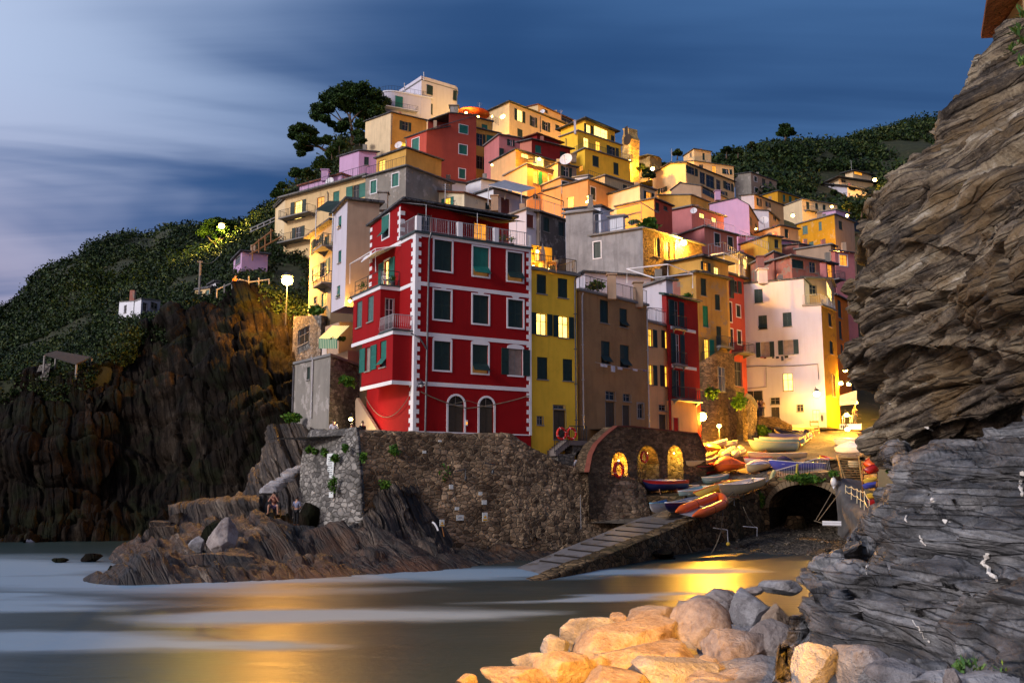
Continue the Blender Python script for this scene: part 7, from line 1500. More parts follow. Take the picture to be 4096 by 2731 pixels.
p = vt('E', 1618, 372, 66.6); person('blonde woman seated at a table on the yellow house terrace', (p.x, p.y, p.z), 1.65, -.7, 'sit', cloth('cream', (.6, .5, .3)), cG, arms='front', hair=plain('blonde_hair', (.5, .32, .1), .7))
p = vt('K', 1840, 735, 89.5); person('person in bright orange top on the hillside path', p, 1.8, .6, 'stand', cloth('orange', (.8, .25, .02)), cG)
for x, y, Y, rz, sh, lab in ((650, 1305, 95.5, 0, cR, 'person in red shirt in front of the dark archway'), (672, 1305, 95.2, .5, cM, 'person in dark maroon top in front of the archway'), (690, 1303, 95, -.6, cloth('tan', (.4, .25, .12)), 'person in tan top nearest the white house wall')):
    p = vt('G', x, y, Y); person(lab, p, 1.7, rz, 'stand', sh, cG, group='people waiting at the archway')
p = vt('T', 1700, 1440, 97.5); person('person in pink shirt walking by the alley tables', p, 1.75, .3, 'stand', cloth('pink', (.5, .25, .2)), cG)

# ======= trees and plants ===============================================================
def tree(label, v, Y, clumps, limbs, r0, name='pine_tree', n=260, size=.55, mat=None, cat='tree', flat=.62, seed=1, group=None, spread=2.0, base=None):
    bx = limbs[0][0]; p0 = vt(v, bx[0], bx[1], Y); root = thing(name, label, cat, tuple(p0), 0, group); g = np.random.default_rng(seed)
    for i, lm in enumerate(limbs):
        pts = [vt(v, x, y, Y+(0 if i == 0 else g.uniform(-1, 1))) for x, y in lm]
        if i > 0: pts[0] = vt(v, lm[0][0], lm[0][1], Y)
        fine_ = []
        for a, c in zip(pts, pts[1:]):
            for k in range(4): fine_.append(a.lerp(c, k/4)+Vector(g.normal(size=3)*r0*.12))
        fine_.append(pts[-1]); ra = r0 if i == 0 else r0*.5; rr = [ra*(1-.7*k/(len(fine_)-1)) for k in range(len(fine_))]
        mb = MB(); mb.tube(fine_, rr, 7); mb.build('trunk' if i == 0 else 'limb', BARK, root, True)
    s = VIEWS[v][2]*4; C = []
    for x, y, r in clumps:
        R = r/s*Y/F; c0 = np.array(vt(v, x, y, Y+g.uniform(-1, 1)*spread)); ns = max(6, int(n*.08))
        for k in range(ns):                     # tufts inside each clump leave gaps between them
            d = g.normal(size=3); d /= np.linalg.norm(d); d[2] = d[2]*flat; tc_ = c0+d*R*(.45+.5*g.random()); C.append(ball(tc_, R*(.28+.26*g.random()), max(10, int(1.7*n/ns)), g, .7, .2))
    C = np.concatenate(C); V, Fq = cards(C, size*.78*(.5+g.random(len(C))*.8), .5, seed); np_mesh('crown', V, Fq, mat or PINELEAF, root); return root
tree('great umbrella pine with a wide domed crown left of the white villa', 'A', 186, [(620, 375, 75), (540, 460, 70), (690, 330, 80), (780, 300, 80), (870, 300, 85), (960, 340, 80), (1030, 400, 80), (700, 400, 80), (820, 370, 90), (930, 420, 80), (1000, 480, 70), (900, 500, 70), (610, 450, 60), (520, 520, 50), (590, 540, 45), (640, 580, 35), (850, 470, 70), (760, 440, 70), (730, 590, 50), (700, 620, 40), (760, 560, 40), (870, 580, 60), (850, 650, 45)],
     [[(800, 740), (800, 640), (785, 540), (780, 470)], [(800, 640), (720, 560), (640, 500), (560, 470)], [(790, 560), (850, 490), (930, 430)], [(785, 540), (740, 450), (690, 380)], [(800, 650), (860, 600), (900, 520)], [(740, 570), (700, 520), (650, 430)], [(785, 500), (820, 430), (870, 350)]], .42, size=.42, n=900, seed=21)
tree('smaller leaning pine below and left of the great umbrella pine', 'A', 172, [(350, 620, 50), (400, 600, 45), (460, 630, 60), (420, 690, 60), (340, 670, 45), (390, 750, 50), (450, 760, 50), (520, 710, 55), (580, 710, 45), (610, 690, 35), (500, 650, 40), (400, 810, 35)],
     [[(620, 800), (540, 760), (470, 700), (420, 660)], [(540, 760), (450, 750), (390, 740)], [(500, 720), (470, 650), (450, 620)], [(560, 770), (590, 720)]], .3, size=.38, n=800, seed=22)
for i, (x, y, r, Y, lab) in enumerate(((360, 960, 60, 150, 'round dark bush on the ridge above the roof terrace'), (450, 960, 55, 148, 'dark bush right of the round ridge bush'), (215, 1120, 55, 138, 'dark shrub hanging left of the row of houses'), (250, 1060, 40, 140, 'thin shrub above the hanging one at the ridge end'), (640, 800, 60, 165, 'bush under the leaning pine'), (700, 750, 60, 168, 'bush between the two pines'), (560, 880, 70, 160, 'broad bush behind the lilac house'), (860, 700, 50, 172, 'bush beside the cream block wall'))):
    tree(lab, 'A', Y, [(x-r*.4, y+r*.2, r*.6), (x+r*.4, y+r*.1, r*.65), (x, y-r*.3, r*.6)], [[(x, y+r), (x, y)]], .12, 'bush', size=.32, n=500, cat='bush', seed=40+i, group='bushes of the left ridge')
tree('tree lit green by a street lamp on the left hillside', 'K', 158, [(1650, 175, 50), (1720, 165, 50), (1790, 185, 55), (1830, 190, 35), (1610, 235, 50), (1680, 235, 60), (1750, 230, 55), (1580, 260, 35), (1700, 280, 30)], [[(1690, 350), (1720, 310), (1740, 270), (1730, 230)], [(1690, 350), (1650, 310), (1620, 280)], [(1710, 320), (1770, 290), (1780, 240)], [(1690, 340), (1700, 290), (1690, 240)]], .3, 'stone_pine', size=.4, n=600, seed=23)
tree('lone pine standing on the right ridge', 'C', 300, [(1045, 200, 28), (1075, 205, 25), (1050, 235, 40), (1095, 235, 35), (1120, 258, 25), (1015, 262, 28), (1060, 265, 40)], [[(1062, 318), (1060, 270), (1055, 210)], [(1060, 280), (1100, 250)], [(1060, 275), (1025, 258)]], .45, size=.6, n=500, seed=24, spread=1)
for i, (v, x, y, r, Y, lab) in enumerate((('C', 215, 415, 38, 238, 'round tree behind the cream belvedere'), ('C', 60, 500, 45, 230, 'dark tree beside the church spire'), ('C', 110, 520, 35, 228, 'low tree between church and gabled house'), ('B', 1445, 830, 32, 212, 'dark tree right of the golden church front'), ('B', 1500, 930, 50, 205, 'tree below the pointed spire'), ('B', 1560, 975, 45, 198, 'dark tree left of the gabled cream house'), ('C', 800, 355, 40, 300, 'tree on the skyline left of the ridge pine'), ('C', 600, 395, 45, 262, 'tree on the skyline behind the yellow house'), ('C', 690, 400, 40, 262, 'second skyline tree right of the yellow house'), ('C', 1440, 740, 50, 250, 'bushy tree in front of the white villa'), ('C', 1560, 830, 45, 215, 'lit tree at the end of the far row'), ('C', 1180, 680, 50, 245, 'dark tree behind the mustard house'), ('C', 1250, 700, 50, 246, 'dark tree left of the white villa'), ('C', 1660, 850, 50, 205, 'tree against the cliff edge beyond the orange house'))):
    tree(lab, v, Y, [(x-r*.5, y+r*.1, r*.55), (x+r*.5, y+r*.1, r*.6), (x, y-r*.4, r*.6)], [[(x, y+r*1.4), (x, y)]], .25, 'tree', size=.55, n=420, seed=60+i, group='trees of the upper town', mat=HILLLEAF)
def clump(label, v, x, y, w, h, Y, seed, mat=None, size=.12, n=260, name='wall_plant', group='plants growing from the harbour wall', dep=.35):
    g = np.random.default_rng(seed); s = VIEWS[v][2]*4; Y = Y if not isinstance(Y, np.ndarray) else onrel(Y, v, x, y, .05).y; c = np.array(vt(v, x, y, Y)); rx, rz = w/s*Y/F/2, h/s*Y/F/2; C = []
    for k in range(9):
        d = g.normal(size=3); d /= np.linalg.norm(d); C.append(c+d*np.array([rx*.7, dep*.6, rz*.7])*g.random()**.5+g.normal(size=(n//9, 3))*np.array([rx*.22, dep*.25, rz*.22]))
    C = np.concatenate(C); V, Fq = cards(C, size*(.5+g.random(len(C))), .2, seed, 1.6); return tag(np_mesh(name, V, Fq, mat or IVY, None, loc=c), label, 'plant', group)
fWl = lambda y: 57
for i, (v, x, y, w, h, Y, lab) in enumerate((('I', 455, 575, 55, 70, 62.4, 'leftmost dark tuft on the pale wall'), ('I', 508, 585, 50, 60, 61.4, 'second tuft from the left on the pale wall'), ('I', 585, 598, 70, 75, 60.2, 'tuft left of the poster top'), ('I', 750, 575, 60, 80, 57.4, 'tuft right of the poster near the wall corner'), ('I', 670, 650, 75, 75, 58.4, 'small plant overlapping the poster'), ('I', 655, 850, 100, 140, 58.0, 'big green plant hanging below the poster'),
    ('I', 885, 640, 95, 90, 57, 'green plant just right of the wall corner'), ('I', 1135, 590, 110, 90, 58.6, 'wide plant high on the brown wall'), ('I', 1655, 600, 80, 70, 62, 'plant high on the brown wall under the doors'), ('I', 1520, 780, 130, 260, 60.4, 'long hanging plant in the middle of the brown wall'), ('I', 1060, 860, 120, 80, 57.2, 'plant at the head of the tilted rock beds'), ('J', 70, 390, 80, 60, 63, 'plant on the brown wall left of the iron hooks'), ('J', 250, 395, 80, 50, 64.5, 'sparse plant right of the wall hooks'), ('J', 690, 680, 60, 60, 66, 'faint plant in the middle of the descending wall'))):
    clump(lab, v, x, y, w, h, Y-.7, 100+i)
clump('thick green creeper over the crown of the bridge arch', 'Q', 1050, 850, 480, 170, 71.0, 130, n=1500, size=.13, group='creepers on the bridge', dep=.5); clump('bright creeper at the right end of the bridge', 'Q', 1415, 790, 130, 130, 69.8, 131, n=400, group='creepers on the bridge'); clump('mossy plant on the quay corner left of the arch', 'Q', 470, 1130, 110, 200, 72.6, 132, n=300, group='creepers on the bridge')
clump('ivy mass on the stone block under the ochre house', 'G', 500, 1190, 120, 130, 87, 133, n=700, size=.2, group='ivy near the archway'); clump('dark ivy left of the buttress', 'G', 280, 1120, 140, 110, 85.5, 134, n=500, size=.2, group='ivy near the archway'); clump('shrub beside the low wall behind the boats', 'G', 680, 1400, 130, 110, 93, 135, n=500, size=.2, group='ivy near the archway')
clump('roof garden plants on the brown house terrace', 'F', 540, 470, 200, 100, 70, 136, n=500, size=.16, group='roof garden plants'); clump('flowering plants along the grey house roof edge', 'B', 1560, 1360, 190, 120, 97, 137, n=600, size=.22, group='roof garden plants'); clump('plants along the green roof edge of the deep red house', 'F', 1270, 550, 120, 50, 78, 138, n=250, group='roof garden plants'); clump('plants on the terrace behind the large grey house', 'B', 1430, 1350, 120, 50, 99, 139, n=250, size=.2, group='roof garden plants')
clump('yellow-green scrub tuft on top of the stone tower', 'I', 330, 330, 160, 90, 69, 140, n=700, size=.2, group='scrub on the left rocks'); clump('lit scrub above the stone tower arch', 'D', 520, 1060, 150, 90, 78, 141, n=500, size=.22, group='scrub on the left rocks'); clump('green tuft in the dark rocks beside the cottage', 'I', 760, 40, 120, 100, 66, 142, n=400, size=.18, group='scrub on the left rocks')
AGA = leaf('succulent_leaf', [(0, (.03, .09, .03)), (.5, (.12, .24, .07)), (1, (.42, .52, .06))], world=3)
def tufts(label, v, spots, Y, seed, L0=.22, group='plants on the right cliff', name='cliff_plant'):
    g = np.random.default_rng(seed); c = onrel(Y, v, *spots[0][:2]); root = thing(name, label, 'plant', tuple(c), 0, group); Vs = []
    for x, y, sc in spots:
        o = np.array(onrel(Y, v, x, y, .02))
        for k in range(int(26*sc)):
            d = g.normal(size=3); d[2] = abs(d[2])*.9+.2; d[1] -= .35; d /= np.linalg.norm(d); l = L0*sc*(.6+.6*g.random()); s_ = np.cross(d, [0, 0, 1.]); s_ /= np.linalg.norm(s_)+1e-6; w_ = l*.13; b_ = o+g.normal(size=3)*.05*sc
            Vs += [b_-s_*w_*.5, b_+d*l*.5-s_*w_, b_+d*l, b_+d*l*.5+s_*w_]
    V = np.array(Vs); np_mesh('leaves', V, np.arange(len(V)).reshape(-1, 4), AGA, root); return root
tufts('tall hanging succulent at the upper right cliff edge', 'M', [(870, 140, 1.3), (885, 60, 1.4), (850, 225, 1.2), (880, 190, 1.2), (885, 290, 1.2), (870, 250, 1.0), (860, 150, 1.0)], PRC, 5)
tufts('lower hanging succulent on the right cliff', 'M', [(870, 360, 1.2), (850, 390, 1.0), (885, 410, 1.1), (870, 425, .9)], PRC, 6); tufts('small lime tuft below the hanging succulents', 'M', [(830, 470, .9), (823, 490, .7)], PRC, 7)
clump('bright green bush in the cleft of the slab rocks', 'N', 550, 870, 85, 80, PLC, 8, AGA, .10, 700, 'cliff_plant', 'plants on the slab rocks', .3); clump('small green tuft right of the cleft bush', 'N', 620, 900, 40, 30, PLC, 9, AGA, .06, 200, 'cliff_plant', 'plants on the slab rocks', .15)
clump('lime green bush low on the slab rocks', 'N', 820, 1490, 65, 60, PLC, 10, AGA, .04, 600, 'cliff_plant', 'plants on the slab rocks', .12); tufts('spiky grey-green plant beside the lime bush', 'N', [(865, 1505, .9), (890, 1510, .8), (880, 1480, .6)], PLC, 11, .16, 'plants on the slab rocks'); tufts('thin spiky plant farthest right on the slab rocks', 'N', [(990, 1520, .6), (1010, 1515, .5)], PLC, 12, .14, 'plants on the slab rocks'); clump('green patch where the cliff meets the square', 'N', 520, 620, 50, 70, PRC, 13, AGA, .12, 300, 'cliff_plant', 'plants on the right cliff', .3)
# ======= lamps ==========================================================================
BULB = glow('lamp_bulb', (1, .66, .16), 60); BULBS = glow('lamp_bulb_small', (1, .62, .14), 25)
def lamp(label, v, x, y, Y, W_, r=.22, col=(1, .44, .04), post=0, kind='wall', big=True, rad=.18, name='street_lamp', group=None, off=(0, 0, 0)):
    p = vt(v, x, y, Y); root = thing(name, label, 'lamp', tuple(p-UPV*post), 0, group)
    mb = MB(); mb.ell(p, r, r, r*.8, 14, 9); mb.build('bulb', BULB if big else BULBS, root, True)
    mb = MB(); mb.tube([p+UPV*(r*1.5), p+UPV*r*.9, p+UPV*r*.75], [r*.3, r*.9, r*1.15], 12); mb.build('shade', IRON, root)
    mb = MB()
    if post: mb.tube([p-UPV*post, p-UPV*post*.5, p-UPV*r*.8], [.07, .05, .04], 7)
    else: mb.tube([p+UPV*r*1.4, p+UPV*(r*1.4+.25)+Vector((0, .3, 0)), p+UPV*.1+Vector((0, 1.1, 0))], .03, 6)
    mb.build('post' if post else 'bracket', IRON, root)
    if W_:
        Ld = bpy.data.lights.new('lamp_light', 'POINT'); Ld.energy = W_; Ld.color = col; Ld.shadow_soft_size = rad; lo_ = bpy.data.objects.new('lamp_light', Ld); lo_.location = Vector((0, 0, post))+Vector((0, -r*1.6, -r*1.6)) if not post else Vector((0, 0, post))+Vector((0, 0, -r*1.3)); link(lo_, root)
        lo_.location = Vector((off[0], off[1]-r*1.7, off[2]-r*.6+post))
    return root
Y1 = 111
lamp('dazzling street lamp on the lower corner of the long yellow row', 'D', 292, 826, 84, 11000, .5, (1, .42, .05), post=4)
lamp('bright street lamp at the right corner of the peach house', 'F', 1385, 1500, 79.6, 9000, .42)
lamp('small round post lamp behind the boats at the stone buttress', 'G', 345, 1375, 85, 3800, .20, post=2.3, big=False)
lamp('flood lamp high on the white house wall over the shop', 'G', 1112, 1125, 96.1, 1900, .34, (1, .50, .05))
lamp('wall lamp starring from the terrace beside the grey stone house', 'C', 262, 1118, 96, 9000, .33)
lamp('lamp shining in the crown of the hillside tree', 'K', 1737, 203, 155, 9000, .5, (1, .70, .10))
for x, y, Y, w, lab in ((1335, 940, 103, 900, 'highest of the alley lamps at the cliff'), (1300, 1042, 101, 800, 'alley lamp left of a close pair'), (1362, 1048, 101, 800, 'alley lamp right of a close pair'), (1415, 1192, 98, 3000, 'alley lamp nearest the cliff edge over the awning'), (1346, 1290, 97, 900, 'alley lamp above the long white sign'), (1352, 1402, 92, 5000, 'lowest alley lamp above the white boats')):
    lamp(lab, 'G', x, y, Y, w, .22, group='lamps along the alley')
lamp('small lamp glowing behind the pale harbour wall', 'I', 790, 343, 63.5, 260, .13, (1, .75, .35), big=True)
lamp('lamp over the bright roof terrace in mid hill', 'B', 700, 855, 133.5, 3300, .22, group='lamps of the upper town'); lamp('lamp under the red umbrella dome', 'B', 126, 492, 162, 1980, .2, group='lamps of the upper town'); lamp('second lamp under the red umbrella dome', 'B', 222, 522, 160, 1980, .16, group='lamps of the upper town')
lamp('church square lamp below the pointed spire', 'B', 1588, 930, 214, 13200, .42, group='lamps of the upper town'); lamp('lamp at the foot of the golden church front', 'B', 1408, 868, 203, 13200, .3, group='lamps of the upper town'); lamp('lamp left of the white villa end', 'C', 1762, 625, 258, 5500, .5, (1, .42, .05), group='lamps of the upper town')
lamp('lamp over the far row balcony', 'C', 1425, 835, 214, 1980, .3, group='lamps of the upper town'); lamp('lamp on the roof edge beside the scaffold house', 'C', 1120, 905, 190, 4840, .35, (1, .45, .05), group='lamps of the upper town'); lamp('lamp at the porch of the house next to the cliff', 'C', 1545, 905, 160, 3300, .25, group='lamps of the upper town')
lamp('added hidden alley lamp glowing between lilac and orange walls', 'C', 830, 1010, 143, 3960, .15, (1, .4, .05), group='lamps of the upper town', big=False); lamp('added alley lamp by the bright orange end wall', 'C', 1462, 1190, 129, 3300, .15, (1, .4, .05), group='lamps of the upper town', big=False)  # unseen lamps added as warm fill for these walls
lamp('added alley lamp warming the apricot facade', 'B', 1072, 1190, 123, 4840, .15, (1, .45, .06), group='lamps of the upper town', big=False); lamp('added alley lamp left of the apricot facade', 'B', 330, 900, 131, 3300, .15, (1, .45, .06), group='lamps of the upper town', big=False); lamp('added crest lane lamp beside the long cream block', 'B', 330, 520, 188, 9900, .2, (1, .55, .1), group='lamps of the upper town', big=False)  # three more added fill lamps, no source seen in these lanes
lamp('assumed lamp between slim cream tower and the red house', 'D', 783, 985, 69.4, 380, .12, (1, .55, .1)); lamp('table lamp on the yellow house terrace left', 'E', 1437, 322, 66.3, 120, .10); lamp('table lamp on the yellow house terrace right', 'E', 1552, 348, 65.9, 160, .12); lamp('lamp on the back wall of the yellow house terrace', 'E', 1470, 205, 67.6, 420, .10)  # tower lamp itself unseen: assumed from the bright tan wall
for i, nn_ in enumerate(nich):
    c = fA.pt((nn_[0]+nn_[1])/2+.35, nn_[3]-.55, -.35); rt = thing('assumed_niche_lamp', ('assumed lamp in the left stone niche', 'assumed lamp in the middle stone niche', 'assumed lamp in the right stone niche')[i], 'lamp', tuple(c), 0, 'assumed lamps in the arcade niches')  # no lamp is seen in the niches: these are assumed from their glow
    mb = MB(); mb.ell(c, .06, .06, .06); mb.build('bulb', BULBS, rt); mb = MB(); mb.tube([c+UPV*.05, c+UPV*.5], .015, 5); mb.build('cord', IRON, rt)
    Ld = bpy.data.lights.new('lamp_light', 'POINT'); Ld.energy = (170, 120, 220)[i]; Ld.color = (1, .5, .05); Ld.shadow_soft_size = .1; lo_ = bpy.data.objects.new('lamp_light', Ld); lo_.location = (0, 0, -.15); link(lo_, rt)
# assumed breakwater street lamp, unseen behind the viewpoint, added to light the boulders
p = Vector((2.5, -4, 11.0)); rt = thing('street_lamp', 'assumed tall sodium street lamp on the breakwater, unseen behind the viewpoint', 'lamp', (p.x, p.y, .5)); mb = MB(); mb.tube([Vector((p.x, p.y-1, .5)), Vector((p.x, p.y-1, 10.9)), p+UPV*.2], [.1, .07, .05], 8); mb.build('post', IRON, rt)
mb = MB(); mb.ell(p, .2, .2, .1); mb.build('bulb', BULBS, rt); Ld = bpy.data.lights.new('lamp_light', 'SPOT'); Ld.energy = 120000; Ld.color = (1, .42, .03); Ld.spot_size = math.radians(31); Ld.spot_blend = .6; Ld.shadow_soft_size = .2; lo_ = bpy.data.objects.new('lamp_light', Ld); lo_.location = (0, 0, 10.3); lo_.rotation_euler = (Vector((2.5, -4, 10.8))-Vector((-1.7, 19.3, .3))).to_track_quat('Z', 'Y').to_euler(); link(lo_, rt)

# ======= remaining buildings ==============================================================
# white round villa on the crest: rounded bodies
def roundhouse(root, outline, z0, z1, mat, name='wall'):
    mb = MB(); mb.prism([Vector((p.x, p.y, z0)) for p in outline], [Vector((p.x, p.y, z1)) for p in outline]); return mb.build(name, mat, root)
def rounded(c, a, b_, w, d, rl=0.0, rr=0.0, n=8):
    """plan: front-left corner c, front direction a (width w), depth direction b_ (d); rounded ends"""
    P_ = []
    def arc(cen, r, s, e): return [cen+a*r*math.cos(s+(e-s)*k/n)+b_*r*math.sin(s+(e-s)*k/n) for k in range(n+1)]
    P_ += arc(c+a*rl+b_*rl, rl, PI, 1.5*PI) if rl else [c]
    P_ += arc(c+a*(w-rr)+b_*rr, rr, 1.5*PI, 2*PI) if rr else [c+a*w]
    P_ += [c+a*w+b_*d, c+b_*d]; return P_
vr = thing('villa', 'white round-ended villa with flat roofs crowning the town', 'house', tuple(vt('A', 1345, 600, 190)))
c = vt('A', 1345, 235, 190); e = PZ(px('A', 1640, 320), c.z); a = (e-c); a.z = 0; w_ = a.length; a.normalize(); bb = Vector((-a.y, a.x, 0)); zr = c.z
o1 = rounded(c, a, bb, w_+.6, 9, 0, 2.4); roundhouse(vr, o1, zr-16, zr, white); roundhouse(vr, [p+(p-c-a*3)*.045 for p in o1], zr, zr+.25, CONC, 'roof'); roundhouse(vr, [p+(p-c-a*3)*.03 for p in o1], zr+.25, zr+.95, white, 'parapet')
fT = Face(c, c+a*w_, -bb)
for r_ in ((1386, 276, 1432, 348), (1592, 318, 1620, 395), (1396, 418, 1430, 502), (1592, 455, 1618, 480)): window(vr, fT, fT.rect('A', *r_), 's', recess=-.02)
c2 = vt('A', 1135, 325, 187.5); e2 = PZ(px('A', 1420, 378), c2.z); a2 = (e2-c2); a2.z = 0; w2 = a2.length; a2.normalize(); b2 = Vector((-a2.y, a2.x, 0))
lw = rounded(c2-a2*2.6, a2, b2, w2+2.6, 11, 3.2, 0); roundhouse(vr, lw, c2.z-12, c2.z, white); roundhouse(vr, [p+(p-c2-a2*2)*.05-b2*.1 for p in lw], c2.z+.001, c2.z+.25, whiteb, 'terrace')
rail(vr, [p+UPV*(c2.z+.25-p.z) for p in lw[:10]], 1.0, IRON, .35); rail(vr, [Vector((p.x, p.y, c2.z+.25)) for p in (lw[8], lw[9])], 1.0, IRON, .35)
fT2 = Face(c2, c2+a2*w2, -b2); window(vr, fT2, fT2.rect('A', 1138, 362, 1196, 468), 'sT', recess=-.02); balcony(vr, fT2, -2.2, fT2.uz(px('A', 1302, 470))[0], fT2.uz(px('A', 1200, 475))[1], 1.4, IRON, whiteb, .3, False)
for x, y in ((1363, 172), (1211, 258)): mb = MB(); mb.tube([vt('A', x, y+68, 190), vt('A', x, y, 190)], .09, 6); mb.build('mast', PALEIRON, vr)
# golden church front and the little spire behind
ch = thing('church', 'floodlit golden church front with a bell opening on the crest', 'church', tuple(vt('B', 1380, 860, 206)))
GOLD = rubble('church_stone', (.45, .32, .12), (.70, .52, .22), (.35, .25, .1), 1.6, 1.4)
f = Face(vt('B', 1340, 860, 207), vt('B', 1418, 860, 204), Vector((0, -1, 0))); pr_ = [f.uz(px('B', *q)) for q in ((1345, 860), (1350, 690), (1362, 640), (1352, 612), (1400, 608), (1402, 660), (1418, 690), (1412, 860))]; cz = sum(z for u, z in pr_)/8
mb = MB(); mb.prism([f.pt(u, z, 0) for u, z in pr_], [f.pt(u, z, -2.5) for u, z in pr_]); mb.box(f.pt(pr_[0][0], pr_[0][1]-8, 0), f.U*(pr_[-1][0]-pr_[0][0]), -f.N*2.5, UPV*8); mb.build('facade', GOLD, ch)
mb = MB(); u, z = f.uz(px('B', 1382, 628)); fbox(mb, f, u-.55, u+.55, z-1.0, z+.9, .0, .03); u, z = f.uz(px('B', 1392, 700)); mb.tube([f.pt(u, z, 0), f.pt(u, z, .08)], 1.3, 16); mb.build('bell_opening', DARKIN, ch)
sp = thing('spire', 'little pointed bell tower right of the church front', 'bell tower', tuple(vt('B', 1550, 930, 222))); q = vt('B', 1550, 862, 222)
mb = MB(); mb.tube([q-UPV*6, q], 3.3, 4); mb.build('tower', GOLD, sp); mb = MB(); mb.tube([q, q+UPV*.3, vt('B', 1550, 812, 222)], [3.5, 3.0, .1], 8); mb.build('cap', GOLD, sp)
mb = MB(); q = vt('B', 170, 500, 165); mb.tube([q+UPV*1.0, q+UPV*.75, q+UPV*.1, q-UPV*.1], [.2, 1.6, 3.2, 3.3], 16); ro = mb.build('dome_awning', plain('red_canvas', (.5, .08, .03), .8), None, True, loc=tuple(q)); tag(ro, 'shallow red dome awning on the roof beside brick-red house', 'awning'); mb = MB(); mb.tube([q-UPV*3, q+UPV*.9], .08, 6); mb.build('pole', IRON, ro)
# hillside houses on the left
bld('white cubic house half hidden in the green hillside', 'K', (1050, 792, 108), (936, 800, 111), (1052, 800, 112), 10, (whiteb, whiteb), 'slab', over=.1, th=.1, wins=[(974, 822, 992, 880, 'g')])
b = bld('white open-fronted house with pillars beside the cubic one', 'K', (1108, 775, 106), (1056, 795, 108), (1258, 792, 110), 9, (whiteb, white), 'slab', over=.1, th=.15, wins=[(1120, 802, 1155, 868, 'g'), (1180, 800, 1230, 850, 'g')])
bld('small yellow cottage behind the pole on the left slope', 'K', (1645, 685, 98), (1530, 702, 100), (1655, 680, 102), 7, (paleyel, paleyel), 'slate', wins=[(1562, 712, 1582, 752, 'sH'), (1614, 702, 1640, 738, 'sH')])
bld('tiny white hut above the yellow cottage', 'K', (1692, 640, 101), (1645, 665, 103), None, 6, (whiteb, whiteb), 'slate', dep=3)
bld('tall thin pink hut on the path above the cottage', 'K', (1898, 402, 107), (1832, 470, 110), None, 12, (lilac, lilac), 'slate', dep=3, wins=[(1850, 440, 1885, 500, 'g')])
bld('pale villa glimpsed among trees at the far left edge of the row', 'A', (262, 1160, 131), (200, 1225, 134), None, 22, (paleyel, paleyel), 'slate', dep=4)
mb = MB(); mb.tube([vt('K', 1560, 810, 96), vt('K', 1572, 475, 96)], .12, 7); mb.tube([vt('K', 1550, 482, 96), vt('K', 1590, 482, 96)], .08, 5); tag(mb.build('utility_pole', plain('pole_wood', (.22, .2, .18), .8), None, loc=tuple(vt('K', 1560, 810, 96))), 'bare utility pole in front of the yellow cottage', 'pole')
cable('thin wire from the utility pole up to the lamp-lit tree', [vt('K', 1572, 480, 96), vt('K', 1740, 400, 130)], [.8], .05, PIPE)
frame_thing('garden_fence', 'pale pole fence along the path at the top of the dark cliff', 'fence', [[('K', x, y-45, 89.5), ('K', x, y+25, 89.5)] for x, y in ((1700, 740), (1760, 700), (1820, 680), (1880, 660), (1950, 640), (2030, 650), (2110, 660))]+[[('K', 1700, 700, 89.5), ('K', 1880, 622, 89.5), ('K', 1960, 640, 89.5), ('K', 2110, 620, 89.5)]], .07, STONESILL)
frame_thing('garden_fence', 'rusty pole fence on the terraces left of the long yellow row', 'fence', [[('D', x, y, 106), ('D', x, y+110, 106)] for x, y in ((20, 560), (70, 500), (120, 480), (165, 420))]+[[('D', 10, 560, 106), ('D', 180, 430, 106)], [('D', 0, 620, 106), ('D', 250, 480, 106)]], .09, bWOOD)
frame_thing('path_railing', 'slanting path railing high on the left slope', 'fence', [[('A', 0, 1400, 135), ('A', 200, 1310, 135)], [('A', 0, 1425, 135), ('A', 200, 1335, 135)]]+[[('A', x, 1400-x*.45, 135), ('A', x, 1430-x*.45, 135)] for x in (10, 60, 110, 160)], .08, PALEIRON)
mb = MB(); PP = [('K', 350, 1215, 86.5), ('K', 440, 1190, 88), ('K', 720, 1240, 87.5), ('K', 600, 1290, 85.5)]; q = [vt(*p) for p in PP]; hut = thing('shelter', 'dark ruined shelter with slanting roof on the cliff top', 'hut', tuple(q[0]-UPV*2.2)); mb.prism(q, [p+UPV*.15 for p in q]); mb.build('roof', plain('old_sheet', (.05, .042, .038), .9), hut)
for p in q: mb = MB(); mb.tube([p-UPV*2.6, p], .09, 5); mb.build('post', STONESILL, hut)
mb = MB(); mb.prism([vt('K', 255, 1410, 86), vt('K', 370, 1410, 86), vt('K', 400, 1275, 87), vt('K', 310, 1290, 87)], [vt('K', 255, 1410, 88), vt('K', 370, 1410, 88), vt('K', 400, 1275, 89), vt('K', 310, 1290, 89)]); tag(mb.build('stone_ramp', stone, None, loc=tuple(vt('K', 300, 1400, 86))), 'pale stone ramp beside the ruined shelter', 'ramp')
